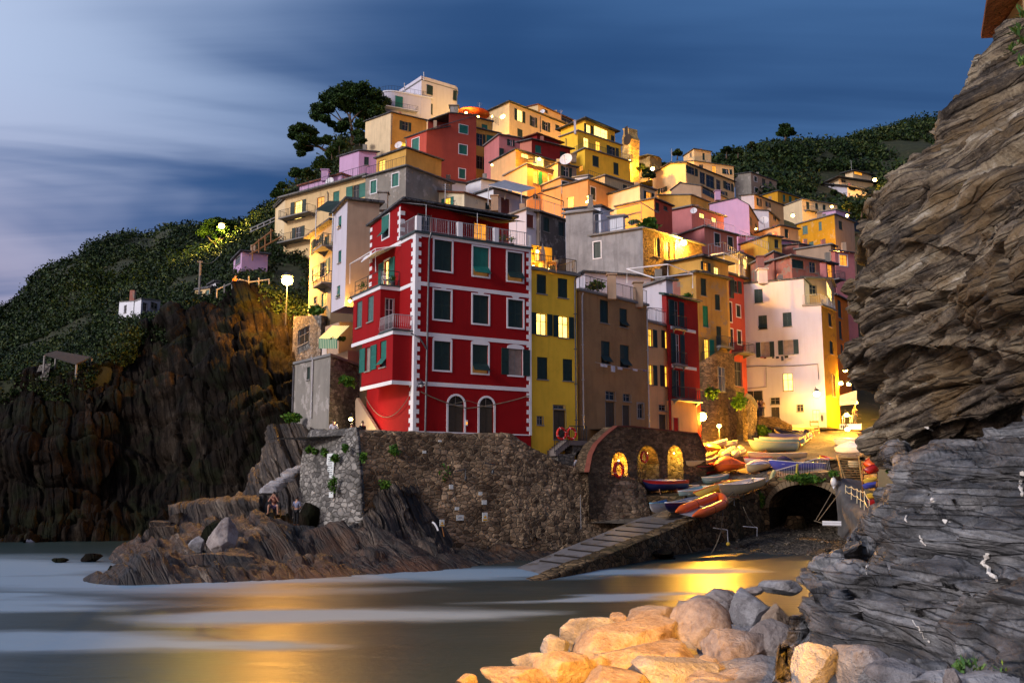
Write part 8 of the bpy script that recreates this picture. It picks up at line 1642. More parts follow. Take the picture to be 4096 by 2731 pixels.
# house on top of the right cliff
tr = thing('house', 'ochre house with wide eaves on top of the right cliff', 'house', tuple(vt('M', 850, 120, 33)))
fTR = Face(vt('M', 790, 120, 33), vt('M', 900, 60, 30), Vector((-1, -1, 0)))
mb = MB(); q = [vt('M', 795, 130, 33), vt('M', 1040, 60, 27.5)]; mb.box(q[0]-UPV*2.5, q[1]-q[0], Vector((5, 4, 0)), UPV*5.3); mb.build('wall', paleyel, tr); mb = MB(); mb.prism([q[0]+V3(-.3, -.5, 2.8), q[1]+V3(0, -1.5, 2.8), q[1]+V3(6, 4, 3.6), q[0]+V3(5, 5, 3.6)], [q[0]+V3(-.3, -.5, 3), q[1]+V3(0, -1.5, 3), q[1]+V3(6, 4, 3.8), q[0]+V3(5, 5, 3.8)]); mb.build('roof', TILE, tr)
z_ = vt('M', 702, 175, 33.5).z; e0, e1 = vt('M', 704, 172, 33.5), vt('M', 735, -20, 29); mb = MB(); e3 = e0+Vector((4, 3, 1.6)); e2 = e1+Vector((4, 3, 1.6)); mb.prism([e0, e1, e2, e3], [p+UPV*.18 for p in (e0, e1, e2, e3)]); mb.build('roof', TILE, tr)
mb = MB(); q0 = vt('M', 790, 112, 32.6); mb.box(q0-UPV*.2, Vector((.06, .02, 0)), Vector((.5, -.9, 0)), UPV*1.6); mb.build('shutter', SHUTG, tr)
# ======= signs, poster, laundry and small things on the walls ============================
PAPER = plain('sign_white', (.72, .76, .74), .6, var=.03); INK = plain('sign_ink', (.08, .09, .10), .7); SYEL = plain('sign_yellow', (.75, .42, .03), .6, var=.03)
def panel(label, P_, v, x, y, w, h, U, mat=PAPER, name='sign', lines=0, tri=False, lean=0.0, group=None, red=False, cat='sign'):
    c = onrel(P_, v, x, y, .16); s = VIEWS[v][2]*4; Yd = c.y; W_, H_ = w/s*Yd/F, h/s*Yd/F; Nn = Vector((U.y, -U.x, 0)); Nn = Nn if Nn.dot(CAM-c) > 0 else -Nn; Vv = (UPV+U*lean).normalized()
    W_ = W_/max(.35, abs(U.x)); mb = MB(); mb.cbox(c, U*W_, Vv*H_, Nn*.04); o = tag(mb.build(name, mat, None, loc=tuple(c)), label, cat, group)
    mb = MB()
    for k in range(lines):
        f_ = .42-.84*k/max(1, lines-1) if lines > 1 else 0; l = W_*(.72 if k % 3 else .5)
        n_ = 7
        for j in range(n_):
            if random.random() < .22: continue
            mb.cbox(c+Vv*H_*f_*.85+U*(-l/2+l*(j+.5)/n_)+Nn*.024, U*l/n_*.72, Vv*H_*.33/max(2, lines), Nn*.006)
    if lines: mb.build('text', INK, o)
    if tri:
        mb = MB(); q = [c+Vv*H_*.2+Nn*.024, c-U*W_*.33-Vv*H_*.1+Nn*.024, c+U*W_*.33-Vv*H_*.1+Nn*.024]; mb.prism(q, [p+Nn*.008 for p in q]); mb.build('triangle', SYEL if mat is PAPER else INK, o)
        mb = MB(); mb.cbox(c-Vv*H_*.34+Nn*.024, U*W_*.86, Vv*H_*.2, Nn*.006); mb.build('caption_bar', SYEL, o)
    if red: mb = MB(); [mb.cbox(c+U*W_*k+Vv*H_*(.08 if k < 0 else -.05)+Nn*.024, U*W_*.13, Vv*H_*.2, Nn*.006) for k in (-.16, .2)]; mb.build('marks', INK if random.random() < .0 else RING, o)
    return o
UL = Vector((-U2.x, -U2.y, 0))
panel('long white poster with lines of writing hung on the pale wall', PWL, 'I', 628, 702, 82, 190, UL, lines=9, name='poster', lean=.12, cat='poster')
panel('small blank white notice below the big plant on the pale wall', PWL, 'I', 637, 942, 46, 42, UL)
panel('square white sign low on the brown wall', PW, 'I', 1645, 1116, 54, 42, U1, lines=1, group='notices on the harbour wall'); panel('white and yellow warning sign with triangle on the brown wall', PW, 'I', 1835, 1102, 38, 66, U1, tri=True, group='notices on the harbour wall')
panel('square white sign with red marks at the slipway end of the wall', PW, 'J', 1471, 678, 40, 38, U1, red=True, group='notices on the harbour wall'); panel('grey notice high on the brown wall beside the rock', PW, 'I', 1487, 510, 24, 14, U1, group='notices on the harbour wall'); panel('pale scrap of paper halfway up the brown wall', PW, 'I', 1575, 875, 30, 34, U1, group='scraps on the harbour wall'); panel('white scrap right of the wall pilaster', PW, 'I', 1806, 925, 26, 26, U1, group='scraps on the harbour wall'); panel('white label above the warning sign', PW, 'I', 1834, 990, 36, 34, U1, group='scraps on the harbour wall'); panel('torn white scrap above the square sign', PW, 'I', 1630, 1040, 30, 24, U1, group='scraps on the harbour wall'); panel('tiny white scrap high left on the brown wall', PW, 'I', 1360, 595, 26, 20, U1, group='scraps on the harbour wall')
for (pts, lab) in (([('I', 1615, 745), ('I', 1690, 742), ('I', 1680, 790)], 'left iron hook bar on the brown wall'), ([('I', 1835, 692), ('I', 1915, 697), ('I', 1912, 745)], 'right iron hook bar on the brown wall')):
    q = [onrel(PW, *p, .35) for p in pts]; mb = MB(); mb.tube(q, .035, 5); o = tag(mb.build('iron_hook', IRON, None, loc=tuple(q[0])), lab, 'hook', 'hooks on the harbour wall'); mb = MB(); mb.ell(q[2]-UPV*.1, .09, .09, .16, 8, 6); mb.build('weight', IRON, o)
cable('thin line stretched down from the left hook to the rocks', [onrel(PW, 'I', 1680, 790, .35), vt('I', 1535, 1010, 57.6)], [.1], .012, ROPE, 'fishing_line'); cable('white rope bundle hanging at the rock edge of the wall', [vt('J', 360, 850, 62.4), vt('J', 350, 1030, 62.0)], [-.06], .05, bWHITE, 'rope'); cable('plumb line hanging in front of the dark hollow', [onrel(PW, 'J', 1024, 740, .35), onrel(PW, 'J', 1026, 1010, .35)], [0], .015, PALEIRON, 'line')
cable('white rope tangle on the tilted beds', [vt('I', 1430, 1150, 56.6), vt('I', 1475, 1215, 56.4)], [-.1], .06, bWHITE, 'rope'); 
o = panel('white and yellow warning sign on a stick among the tilted beds', PW, 'I', 1505, 1155, 32, 50, U1, tri=True, group='notices on the harbour wall'); o.location = vt('I', 1505, 1155, 57); mb = MB(); mb.tube([vt('I', 1505, 1180, 57.02), vt('I', 1522, 1262, 57)], .03, 5); mb.build('stick', bWOOD, o)
def laundry(label, a, c, items, mat=None, group='washing lines'):
    A_, C_ = a, c; root = thing('washing_line', label, 'laundry', tuple(A_), 0, group); mb = MB(); mb.tube([A_.lerp(C_, k/8)-UPV*.1*4*(k/8)*(1-k/8) for k in range(9)], .015, 4); mb.build('line', PALEIRON, root); d = (C_-A_)
    for t, w, h, m_ in items:
        p = A_+d*t-UPV*(.1*4*t*(1-t)); u = d.normalized(); mb = MB(); n = 6; vs = []
        for i in range(n+1):
            for j in (0, 1, 2): q = p+u*(w*i/n)-UPV*(h*j/2)+Vector((0, -.05*math.sin(i*2.1+j), 0)); vs.append(q)
        mb.raw(vs, [(i*3+j, (i+1)*3+j, (i+1)*3+j+1, i*3+j+1) for i in range(n) for j in (0, 1)]); mb.build('cloth', m_, root)
bR = bh['fR']; laundry('washing line with white linen across the brown house', on(bR, 'F', 500, 1078, .6), on(bR, 'F', 960, 1140, .6), [(.08, .8, .22, cW), (.25, .5, .45, cW), (.36, .6, .2, cW), (.62, .6, .15, cW), (.8, .5, .12, cloth('lilac', (.2, .16, .3)))])
wF = wh['fL']; laundry('washing line with dark clothes under the white house windows', on(wF, 'G', 672, 838, .5), on(wF, 'G', 925, 820, .5), [(.02, .3, .12, cR), (.12, .28, .2, cM), (.38, .2, .16, cK), (.5, .3, .2, cK), (.66, .25, .5, cG), (.76, .4, .25, cK)])
mb = MB(); q = [on(wF, 'G', 540, 915, .08), on(wF, 'G', 700, 905, .08), on(wF, 'G', 760, 912, .08), on(wF, 'G', 1000, 900, .08), on(wF, 'G', 1120, 890, .08), on(wF, 'G', 1128, 1010, .08)]; mb.tube(q, .035, 5); mb.tube([on(wF, 'G', 545, 1085, .08), on(wF, 'G', 720, 1070, .08), on(wF, 'G', 715, 915, .08)], .03, 5); tag(mb.build('wall_cable', PIPE, None, loc=tuple(q[0])), 'black cables pinned along the white house wall', 'cable')
# small chimneys on their houses
def root_of(s): return next(o for o in bpy.data.objects if o.parent is None and s in o.get('label', ''))
def chim(s, v, x, y, Y, w=.5, h=1.2, mat=tan):
    p = vt(v, x, y, Y); r_ = root_of(s); mb = MB(); mb.cbox(p+UPV*h/2-UPV*.2, (w, 0, 0), (0, w, 0), (0, 0, h+.4)); mb.cbox(p+UPV*(h+.06), (w*1.3, 0, 0), (0, w*1.3, 0), (0, 0, .1)); mb.build('chimney', mat, r_)
for a in (('brown rendered', 'F', 680, 540, 69.5, .6, 1.4, tan), ('brown rendered', 'F', 888, 605, 72.8, .65, 1.5, tan), ('narrow grey-yellow', 'D', 1045, 240, 74, .7, 1.0, greyr), ('low stained', 'B', 350, 1235, 106, .8, 1.3, tan), ('low pink terrace', 'A', 590, 1005, 121, .9, 1.0, lilac), ('long apricot', 'B', 945, 1220, 124, .7, 1.0, tan), ('long apricot', 'B', 1100, 1215, 122, .6, 1.2, greyr),
          ('large white house', 'G', 685, 235, 100, .9, 1.1, white), ('weathered pink', 'C', 865, 1330, 114, .8, 1.6, weather), ('tan gabled', 'C', 530, 770, 180, 1.0, 1.4, lilac), ('yellow terraced', 'B', 980, 600, 160, .4, 2, white)[:0] or ('tall yellow apartment', 'B', 980, 640, 161, .35, 2.0, white), ('tall brick-red', 'A', 1600, 490, 156, 1.4, 1.0, greyr), ('orange facade', 'B', 968, 862, 134, .8, .8, greyd), ('big orange house', 'C', 1330, 940, 172, .7, 1.2, tan), ('cream terrace house', 'D', 585, 1420, 70.5, .35, 1.2, WHITE)): chim(*a)
def dish(label, v, x, y, Y, r, dirn=(-.4, -1, .35)):
    p = vt(v, x, y, Y); root = thing('satellite_dish', label, 'satellite dish', tuple(p), 0, 'satellite dishes'); d = Vector(dirn).normalized(); a = d.cross(UPV).normalized(); b_ = a.cross(d); vs = [p-d*r*.25]
    for k in (1, 2, 3):
        for j in range(14): t = 2*PI*j/14; vs.append(p-d*r*.25*(1-(k/3)**2)+(a*math.cos(t)+b_*math.sin(t))*r*k/3)
    fs = [(0, 1+j, 1+(j+1) % 14) for j in range(14)]+[(1+k*14+j, 1+(k+1)*14+j, 1+(k+1)*14+(j+1) % 14, 1+k*14+(j+1) % 14) for k in (0, 1) for j in range(14)]
    mb = MB(); mb.raw(vs, fs); mb.raw([q-d*.02 for q in vs], [f_[::-1] for f_ in fs]); mb.build('reflector', bGREY if r < .4 else WHITE, root, True); mb = MB(); mb.tube([p-b_*r*.9, p+d*r*.8], .02, 4); mb.ell(p+d*r*.8, .06, .06, .06, 6, 4); mb.tube([p-d*.05, p-d*.3, p-d*.3-UPV*r*1.5], .03, 5); mb.build('arm', IRON, root)
for a in (('large white dish beside the dark red house', 'B', 908, 852, 131, .95), ('dish on the dark slate-roofed house', 'C', 893, 938, 158, .8), ('small dish on the pink house wall', 'C', 342, 864, 134.6, .5), ('small dish on the pink terrace railing', 'A', 622, 1027, 117, .6), ('round dish at the corner of the cream block', 'A', 1163, 741, 168, .75), ('small dish on the white crest storey', 'B', 724, 480, 208, .6), ('grey dish on the cream apartment wall', 'B', 413, 521, 190, .6)): dish(*a)
def antenna(label, v, x, y, Y, h, group='roof antennas'):
    p = vt(v, x, y, Y); mb = MB(); mb.tube([p, p+UPV*h], .045, 5)
    for k in range(3): mb.tube([p+UPV*(h-.1-k*.25)+Vector((-.5+.1*k, 0, 0)), p+UPV*(h-.1-k*.25)+Vector((.5-.1*k, .2, 0))], .025, 4)
    tag(mb.build('antenna', PALEIRON, None, loc=tuple(p)), label, 'antenna', group)
for a in (('antenna on the low stained cream house', 'A', 1530, 1190, 107, 2.2), ('antenna behind the red umbrella dome', 'A', 1800, 500, 168, 2.2), ('antenna on the roof of the white storey', 'B', 870, 520, 211, 1.6), ('antenna beside the dark ivy bridge', 'B', 1738, 870, 225, 2.5), ('antenna on the white house by the grey wall', 'C', 172, 470, 226, 3), ('antenna on the white villa', 'C', 1580, 548, 266, 3.0)): antenna(*a)
# terrace railings and pipe pergolas as things of their own
def railing(label, pts, h=1.0, mat=None, sp=.3, group='terrace railings'):
    P_ = [vt(*p) for p in pts]; r_ = thing('terrace_railing', label, 'railing', tuple(P_[0]), 0, group); rail(r_, P_, h, mat or PALEIRON, sp, 'bars')
railing('white railing on the roof right of the white house', [('B', 600, 1262, 96.3), ('B', 705, 1262, 96.6), ('B', 890, 1318, 98)], 2.6*.5, PALEIRON, .22); railing('pale railing on the terrace of the large grey house', [('B', 1128, 1440, 95.5), ('B', 1305, 1402, 97), ('B', 1500, 1355, 99)], 1.3, PALEIRON, .25); railing('balustrade on the pink quoined house', [('C', 430, 990, 131.5), ('C', 660, 1045, 134.5)], 1.15, WHITE, .28); railing('thin railing along the roof terrace of the long yellow row', [('A', 300, 1150, 118), ('A', 620, 1062, 113.5), ('A', 900, 985, 110)], 1.3, IRON, .3)
railing('thin rail on the grey rendered house roof', [('A', 910, 995, 109.5), ('A', 1220, 908, 105.5)], 1.2, IRON, .3); railing('railing on the peach house roof by its lamp-lit corner', [('F', 962, 758, 76.2), ('F', 1100, 768, 77.5)], 1.2, PALEIRON, .2); railing('railing round the red-roofed terrace near the yellow crest block', [('B', 330, 640, 156), ('B', 335, 560, 162), ('B', 380, 590, 158)], 1.2, IRON, .4); railing('dark rails on the apricot roof terraces', [('B', 1085, 1010, 127.6), ('B', 1480, 1150, 134)], 1.3, IRON, .4)
railing('white rails on the terrace below the lilac house', [('C', 700, 1080, 128), ('C', 930, 1175, 133)], 1.1, WHITE, .5); railing('white rails on the ochre house top floor', [('F', 1440, 245, 90), ('F', 1560, 225, 92), ('F', 1740, 330, 97)], 1.2, PALEIRON, .5); railing('rail on the pink-red house roof', [('F', 1580, 372, 97.5), ('F', 1725, 415, 101)], 1.3, PALEIRON, .25)
frame_thing('pipe_pergola', 'white pipe pergola over the roofs behind the brown house', 'pergola', [[('F', 800, 455, 84), ('F', 798, 342, 84), ('F', 1120, 305, 82), ('F', 1120, 420, 82)], [('F', 1010, 412, 80), ('F', 1315, 380, 81), ('F', 1315, 492, 81)], [('F', 798, 342, 84), ('F', 1010, 412, 80)], [('F', 1120, 305, 82), ('F', 1315, 380, 83.5)]], .06, WHITE)
frame_thing('pipe_pergola', 'bare pole frame on the terrace right of the white shuttered house', 'pergola', [[('B', 705, 1262, 97), ('B', 705, 1120, 97), ('B', 890, 1185, 99), ('B', 890, 1310, 99)], [('B', 600, 1165, 97.5), ('B', 705, 1120, 97)]], .06, IRON)
frame_thing('pipe_pergola', 'slim pipe frame over the grey house terrace', 'pergola', [[('B', 1130, 1290, 95.6), ('B', 1500, 1195, 99), ('B', 1500, 1370, 99)], [('B', 1140, 1350, 95.6), ('B', 1500, 1270, 99)], [('B', 1630, 1275, 103), ('B', 1500, 1195, 99)], [('B', 1130, 1290, 95.6), ('B', 1130, 1440, 95.6)]], .05, PALEIRON)
frame_thing('pipe_pergola', 'rusty frame posts above the ochre house roofs', 'pergola', [[('F', 1455, 235, 95), ('F', 1560, 215, 95), ('F', 1560, 290, 95)], [('F', 1560, 215, 95), ('F', 1680, 270, 97), ('F', 1680, 400, 97)]], .07, WHITE)
mb = MB(); q = [vt('B', 300, 1062, 110), vt('B', 430, 1022, 113), vt('B', 668, 1082, 113), vt('B', 560, 1118, 109)]; mb.prism(q, [p+UPV*.1 for p in q]); ro = tag(mb.build('pergola_roof', PALEIRON, None, loc=tuple(q[0])), 'flat slatted pergola roof over the white shuttered house', 'pergola')
for p in q: mb = MB(); mb.tube([p-UPV*2.4, p], .06, 5); mb.build('post', PALEIRON, ro)
mb = MB(); q = [vt('D', 520, 270, 73), vt('D', 610, 205, 76), vt('D', 742, 208, 75), vt('D', 650, 300, 72)]; mb.prism(q, [p+UPV*.06 for p in q]); ro = tag(mb.build('awning', plain('dark_green_canvas', (.012, .03, .02), .8), None, loc=tuple(q[0])), 'dark green awning left of the slim cream tower', 'awning')
for p in (q[0], q[3]): mb = MB(); mb.tube([p-UPV*2.2, p], .04, 5); mb.build('post', PALEIRON, ro)
# striped awning and plants of the small terrace
m, nt, b = nodes('awning_stripe'); g_ = N(nt, 'ShaderNodeNewGeometry'); sxn = N(nt, 'ShaderNodeVectorMath', operation='DOT_PRODUCT'); nt.links.new(g_.outputs['Position'], sxn.inputs[0]); sxn.inputs[1].default_value = (U2.x*3.4, U2.y*3.4, 0); fr_ = mth(nt, 'FRACT', sxn.outputs['Value']); rp = ramp(nt, [(.49, (.02, .18, .10)), (.51, (.45, .52, .30))], 'CONSTANT'); nt.links.new(fr_, rp.inputs[0]); setc(b, nt, rp.outputs[0]); AWS = m
fa_ = Face(vt('D', 770, 1300, 67.6), vt('D', 640, 1300, 69.9), -U1); q = [on(fa_, 'D', 782, 1182), on(fa_, 'D', 645, 1182), on(fa_, 'D', 625, 1290, .9), on(fa_, 'D', 775, 1290, .9)]
mb = MB(); mb.prism(q, [p+UPV*.04 for p in q]); tag(mb.build('awning', AWS, None, loc=tuple(q[0])), 'green and white striped awning over the little terrace', 'awning')
mb = MB(); q = [on(fa_, 'D', 775, 1290, .9), on(fa_, 'D', 630, 1290, .9), on(fa_, 'D', 632, 1365, .9), on(fa_, 'D', 775, 1365, .9)]; mb.prism(q, [p+fa_.N*.03 for p in q]); tag(mb.build('screen', AWS, None, loc=tuple(q[0])), 'striped cloth screen below the terrace awning', 'screen')
for x, sd in ((655, 1), (700, 2), (730, 3)): clump('flowers in the trough along the small striped terrace', 'D', x, 1280, 45, 40, 68.0, 150+sd, n=150, size=.1, group='flower troughs')
# yellow terrace furniture
p = vt('E', 1510, 300, 66.4); um = thing('closed_parasol', 'closed cream parasol on the yellow house terrace', 'parasol', tuple(p)); mb = MB(); mb.tube([p-UPV*.2, vt('E', 1510, 145, 66.4)], .03, 6); mb.build('pole', WHITE, um); mb = MB(); t_ = vt('E', 1510, 150, 66.4); mb.tube([t_, t_-UPV*.5, t_-UPV*1.2, t_-UPV*1.75], [.03, .17, .24, .30], 10); mb.build('canopy', plain('cream_canvas', (.62, .55, .40), .9), um, True)
def table(label, p, mat=bWOOD, w=.9, group=None):
    t_ = thing('table', label, 'table', tuple(p), 0, group); p = Vector(p); mb = MB(); mb.cbox(p+UPV*.73, (w, 0, 0), (0, .7, 0), (0, 0, .04)); mb.build('tabletop', mat, t_)
    for sx_ in (-1, 1):
        for sy in (-1, 1): mb = MB(); mb.tube([p+Vector((sx_*w*.42, sy*.28, 0)), p+Vector((sx_*w*.42, sy*.28, .71))], .025, 5); mb.build('leg', mat, t_)
table('wooden table left on the yellow house terrace', vt('E', 1480, 345, 66.0)-UPV*.2); table('wooden table beside the seated blonde woman', vt('E', 1585, 365, 65.8)-UPV*.1, w=.7)
table('pale table outside the alley bar', vt('T', 1600, 1440, 97), WHITE); 
# alley awnings, long sign, low wall behind the boats
CAN = plain('pale_canvas', (.70, .62, .50), .9)
mb = MB(); q = [vt('G', 1292, 1140, 99), vt('G', 1425, 1100, 99), vt('G', 1425, 1180, 96), vt('G', 1290, 1192, 96.5)]; mb.prism(q, [p+UPV*.05 for p in q]); mb.prism([q[3], q[2], q[2]-UPV*.3, q[3]-UPV*.3], [p+Vector((0, -.03, 0)) for p in (q[3], q[2], q[2]-UPV*.3, q[3]-UPV*.3)]); tag(mb.build('awning', CAN, None, loc=tuple(q[0])), 'pale cafe awning in the alley under the lamps', 'awning')
mb = MB(); q = [vt('T', 1500, 1450, 94), vt('T', 1785, 1445, 93.4), vt('T', 1780, 1520, 93), vt('T', 1500, 1520, 93.6)]; mb.prism(q, [p+Vector((0, .05, 0)) for p in q]); sg = tag(mb.build('banner', WHITE, None, loc=tuple(q[0])), 'long white banner board below the alley lamps', 'sign'); mb = MB(); [mb.cbox(vt('T', x, 1487, 93.2), (.12, 0, 0), (0, .02, 0), (0, 0, .3)) for x in (1520, 1545, 1575)]; mb.build('lettering', INK, sg)
bld('dark stone block closing the foot of the pink-red house', 'G', (452, 1062, 95), None, (545, 1078), 9, stoneb, 'none', dep=3)
lwp = [('G', 632, 1310, 93.5), ('G', 790, 1308, 93.8), ('G', 860, 1345, 94.2), ('G', 915, 1370, 94.6)]; tt = [vt(*p) for p in lwp]; rows = [[p+Vector((0, .5, 0)) for p in tt], tt, [p-UPV*.9 for p in tt], [p-UPV*3 for p in tt]]; o, _ = relief('low_wall', rows, 24, 60, dw, stoneb); tag(o, 'low stone wall in front of the white house steps', 'wall')
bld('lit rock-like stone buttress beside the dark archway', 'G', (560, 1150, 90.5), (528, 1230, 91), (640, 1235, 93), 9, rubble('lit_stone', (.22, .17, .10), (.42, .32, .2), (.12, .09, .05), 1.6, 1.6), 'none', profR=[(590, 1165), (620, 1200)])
mb = MB(); q = vt('T', 1270, 1480, 95.5); o = thing('easel_board', 'white display board leaning outside the lit shop', 'sign', tuple(q)); mb.cbox(q+UPV*.7, (.7, .1, 0), (0, 0, 1.3), (0, .04, 0)); mb.build('board', WHITE, o); mb = MB(); mb.ell(q+UPV*.8+Vector((0, -.06, 0)), .12, .03, .35, 8, 6); mb.build('picture', IRON, o)
mb = MB(); q0, q1 = vt('Q', 1135, 130, 96.5), vt('Q', 1215, 250, 95.5); r_ = thing('wooden_bench_frame', 'wooden slat frame standing right of the boat stack', 'bench', tuple(q1)); [mb.cbox(Vector((q1.x-.3, q1.y, q1.z+k)), (.9, 0, 0), (0, .06, 0), (0, 0, .12)) for k in (.2, .6, 1.0)]; mb.build('slats', bWOOD, r_); mb = MB(); [mb.cbox(Vector((q1.x-.3+s, q1.y+.05, q1.z+.5)), (.08, 0, 0), (0, .06, 0), (0, 0, 1.3)) for s in (-.42, .42)]; mb.build('uprights', bWOOD, r_)
# tilted rock beds in front of the harbour wall
BED = rock('tilted_bed_rock', [(.42, (.009, .006, .005)), (.50, (.03, .021, .015)), (.57, (.08, .056, .038)), (.66, (.23, .185, .14))], (.88, .05, .47), 1.9, rough=.6, spec=.45)
def beds(rows_, seed, nu=150, nv=220):
    rows = [[vt(*p) for p in r] for r in rows_]
    def d(P_): n_ = (.88, .05, .47); return blocks(P_, n_, 1.1, .10, .26, seed)+blocks(P_, n_, 3.4, .08, .09, seed+3, .4)+fbm(P_*.6, 3, seed)*.3
    o, P_ = relief('tilted_beds', rows, nu, nv, d, BED); tag(o, kind='structure'); return P_
beds([[('I', 740, 1170, 56.2), ('I', 960, 1030, 57.6), ('I', 1010, 830, 58.6), ('I', 1220, 700, 59.8), ('I', 1320, 690, 60.4), ('I', 1420, 850, 60.6), ('I', 1530, 1090, 60.7), ('I', 1600, 1270, 60.8)],
      [('I', 760, 1210, 55), ('I', 950, 1110, 55.8), ('I', 1030, 900, 57.4), ('I', 1200, 740, 58.9), ('I', 1300, 740, 59.4), ('I', 1400, 900, 59.6), ('I', 1500, 1130, 59.6), ('I', 1580, 1300, 59.8)],
      [('I', 800, 1330, 53.3), ('I', 950, 1260, 54), ('I', 1060, 1180, 55.2), ('I', 1200, 1120, 56.4), ('I', 1300, 1120, 57), ('I', 1400, 1180, 57.4), ('I', 1490, 1270, 57.6), ('I', 1580, 1350, 57.9)],
      [('I', 830, 1450, 51), ('I', 960, 1400, 51.8), ('I', 1080, 1370, 53), ('I', 1200, 1380, 54), ('I', 1300, 1385, 54.8), ('I', 1400, 1390, 55.3), ('I', 1500, 1385, 55.8), ('I', 1600, 1385, 56.2)]], 201)
beds([[('J', 318, 800, 63.3), ('J', 380, 880, 63.8), ('J', 470, 960, 64.3), ('J', 600, 1030, 65), ('J', 740, 1060, 65.6)], [('J', 318, 860, 62.6), ('J', 380, 940, 63), ('J', 470, 1000, 63.4), ('J', 600, 1060, 64.2), ('J', 750, 1085, 65)],
      [('J', 325, 1120, 60.8), ('J', 400, 1130, 61), ('J', 500, 1130, 61.6), ('J', 640, 1125, 62.6), ('J', 780, 1115, 63.4)], [('J', 325, 1150, 60.2), ('J', 400, 1155, 60.4), ('J', 500, 1150, 61), ('J', 640, 1140, 62), ('J', 780, 1130, 63)]], 211, 90, 130)
beds([[('J', 755, 850, 66.6), ('J', 850, 930, 67), ('J', 950, 990, 67.3), ('J', 1020, 820, 67.7), ('J', 1100, 900, 68), ('J', 1190, 1000, 68.4)], [('J', 780, 940, 66), ('J', 860, 985, 66.3), ('J', 950, 1010, 66.6), ('J', 1020, 900, 66.9), ('J', 1110, 960, 67.2), ('J', 1210, 1010, 67.6)],
      [('J', 800, 1070, 64.6), ('J', 880, 1080, 64.8), ('J', 960, 1060, 65.2), ('J', 1050, 1040, 65.6), ('J', 1130, 1020, 66.2), ('J', 1220, 1005, 66.8)]], 221, 80, 110)
# rock between cottage foot, cliff and the wall: dark beds with a stepped top
beds([[('L', 1640, 820, 69), ('L', 1780, 650, 69), ('L', 1905, 350, 69), ('L', 2020, 330, 68.5), ('L', 2130, 350, 68), ('L', 2250, 400, 67)], [('L', 1600, 860, 67.5), ('L', 1740, 760, 67.5), ('L', 1890, 600, 67.5), ('L', 2000, 560, 67), ('L', 2110, 560, 66.5), ('L', 2200, 560, 66)], [('L', 1500, 890, 65.5), ('L', 1650, 880, 65.5), ('L', 1850, 850, 65.5), ('L', 1980, 840, 65), ('L', 2090, 840, 64.5), ('L', 2170, 860, 64)],
      [('L', 1450, 980, 62), ('L', 1650, 980, 62), ('L', 1850, 980, 62), ('L', 1980, 980, 62), ('L', 2090, 990, 61.5), ('L', 2170, 1000, 61)]], 231, 130, 150)
def stepblock(label, pts, h, Y, mat=BED):
    q = [vt('R', x, y, yy) for x, y, yy in pts]; mb = MB(); n=len(q); mb.prism([p-UPV*h for p in q], q); o = mb.build('rock_ledge', mat, None, loc=tuple(q[0]-UPV*h)); tag(o, label, 'ledge', 'stepped stone ledges of the point')
rows = [[vt('R', 640, 280, 63), vt('R', 1000, 228, 64), vt('R', 1300, 205, 65), vt('R', 1500, 200, 66)], [vt('R', 640, 296, 60), vt('R', 1000, 250, 60.6), vt('R', 1300, 222, 61), vt('R', 1500, 225, 61.4)], [vt('R', 655, 430, 59.2), vt('R', 1000, 400, 59.8), vt('R', 1300, 390, 60.2), vt('R', 1500, 370, 60.6)], [vt('R', 660, 560, 58), vt('R', 1000, 600, 57.5), vt('R', 1300, 560, 58), vt('R', 1520, 480, 59)]]
o, _ = relief('rock_ledge', rows, 80, 200, lambda P_: strata(P_, (.92, .1, .35), 1.6, .22, .06, 241, .5)+fbm(P_*1.1, 3, 242)*.08, BED); tag(o, 'long flat-topped rock ledge running out to the point', 'ledge', 'stepped stone ledges of the point')
stepblock('middle step block at the end of the long ledge', [(650, 380, 58.6), (740, 350, 58.8), (820, 345, 60.5), (700, 350, 61)], 2.0, 59); stepblock('low front step block of the point', [(462, 432, 57.4), (660, 440, 58), (720, 420, 60.5), (500, 420, 60.5)], .55, 58); stepblock('lowest dark step under the front block', [(462, 482, 56.6), (700, 480, 57.2), (720, 470, 59.8), (470, 470, 59.8)], .9, 57)
# stone steps climbing beside the pale wall
mb = MB(); st2 = thing('rock_steps', 'rough stone steps climbing beside the pale wall to the promenade', 'steps', tuple(vt('I', 170, 930, 60)))
for k in range(10):
    t = k/9; p = vt('I', 150+t*225, 905-t*170, 60.5+t*3.2); V = rockmesh(300+k, (.62, .7, .30), ICO4[0], 9); np_mesh('step', V+np.array(p), ICO4[1], BM[1], st2)
# ======= sky, light, camera ============================================================
W = bpy.data.worlds.new('World'); S.world = W; W.use_nodes = True
nt = W.node_tree; bg = nt.nodes['Background']
sky = N(nt, 'ShaderNodeTexSky', sky_type='NISHITA', sun_disc=False)
SUN_EL, SUN_AZ = math.radians(9), math.radians(-128)     # azimuth measured from +Y towards +X
sky.sun_elevation = SUN_EL; sky.sun_rotation = SUN_AZ; sky.air_density = 1.2; sky.dust_density = .6; sky.ozone_density = 4.0
tc = N(nt, 'ShaderNodeTexCoord'); gen = tc.outputs['Generated']
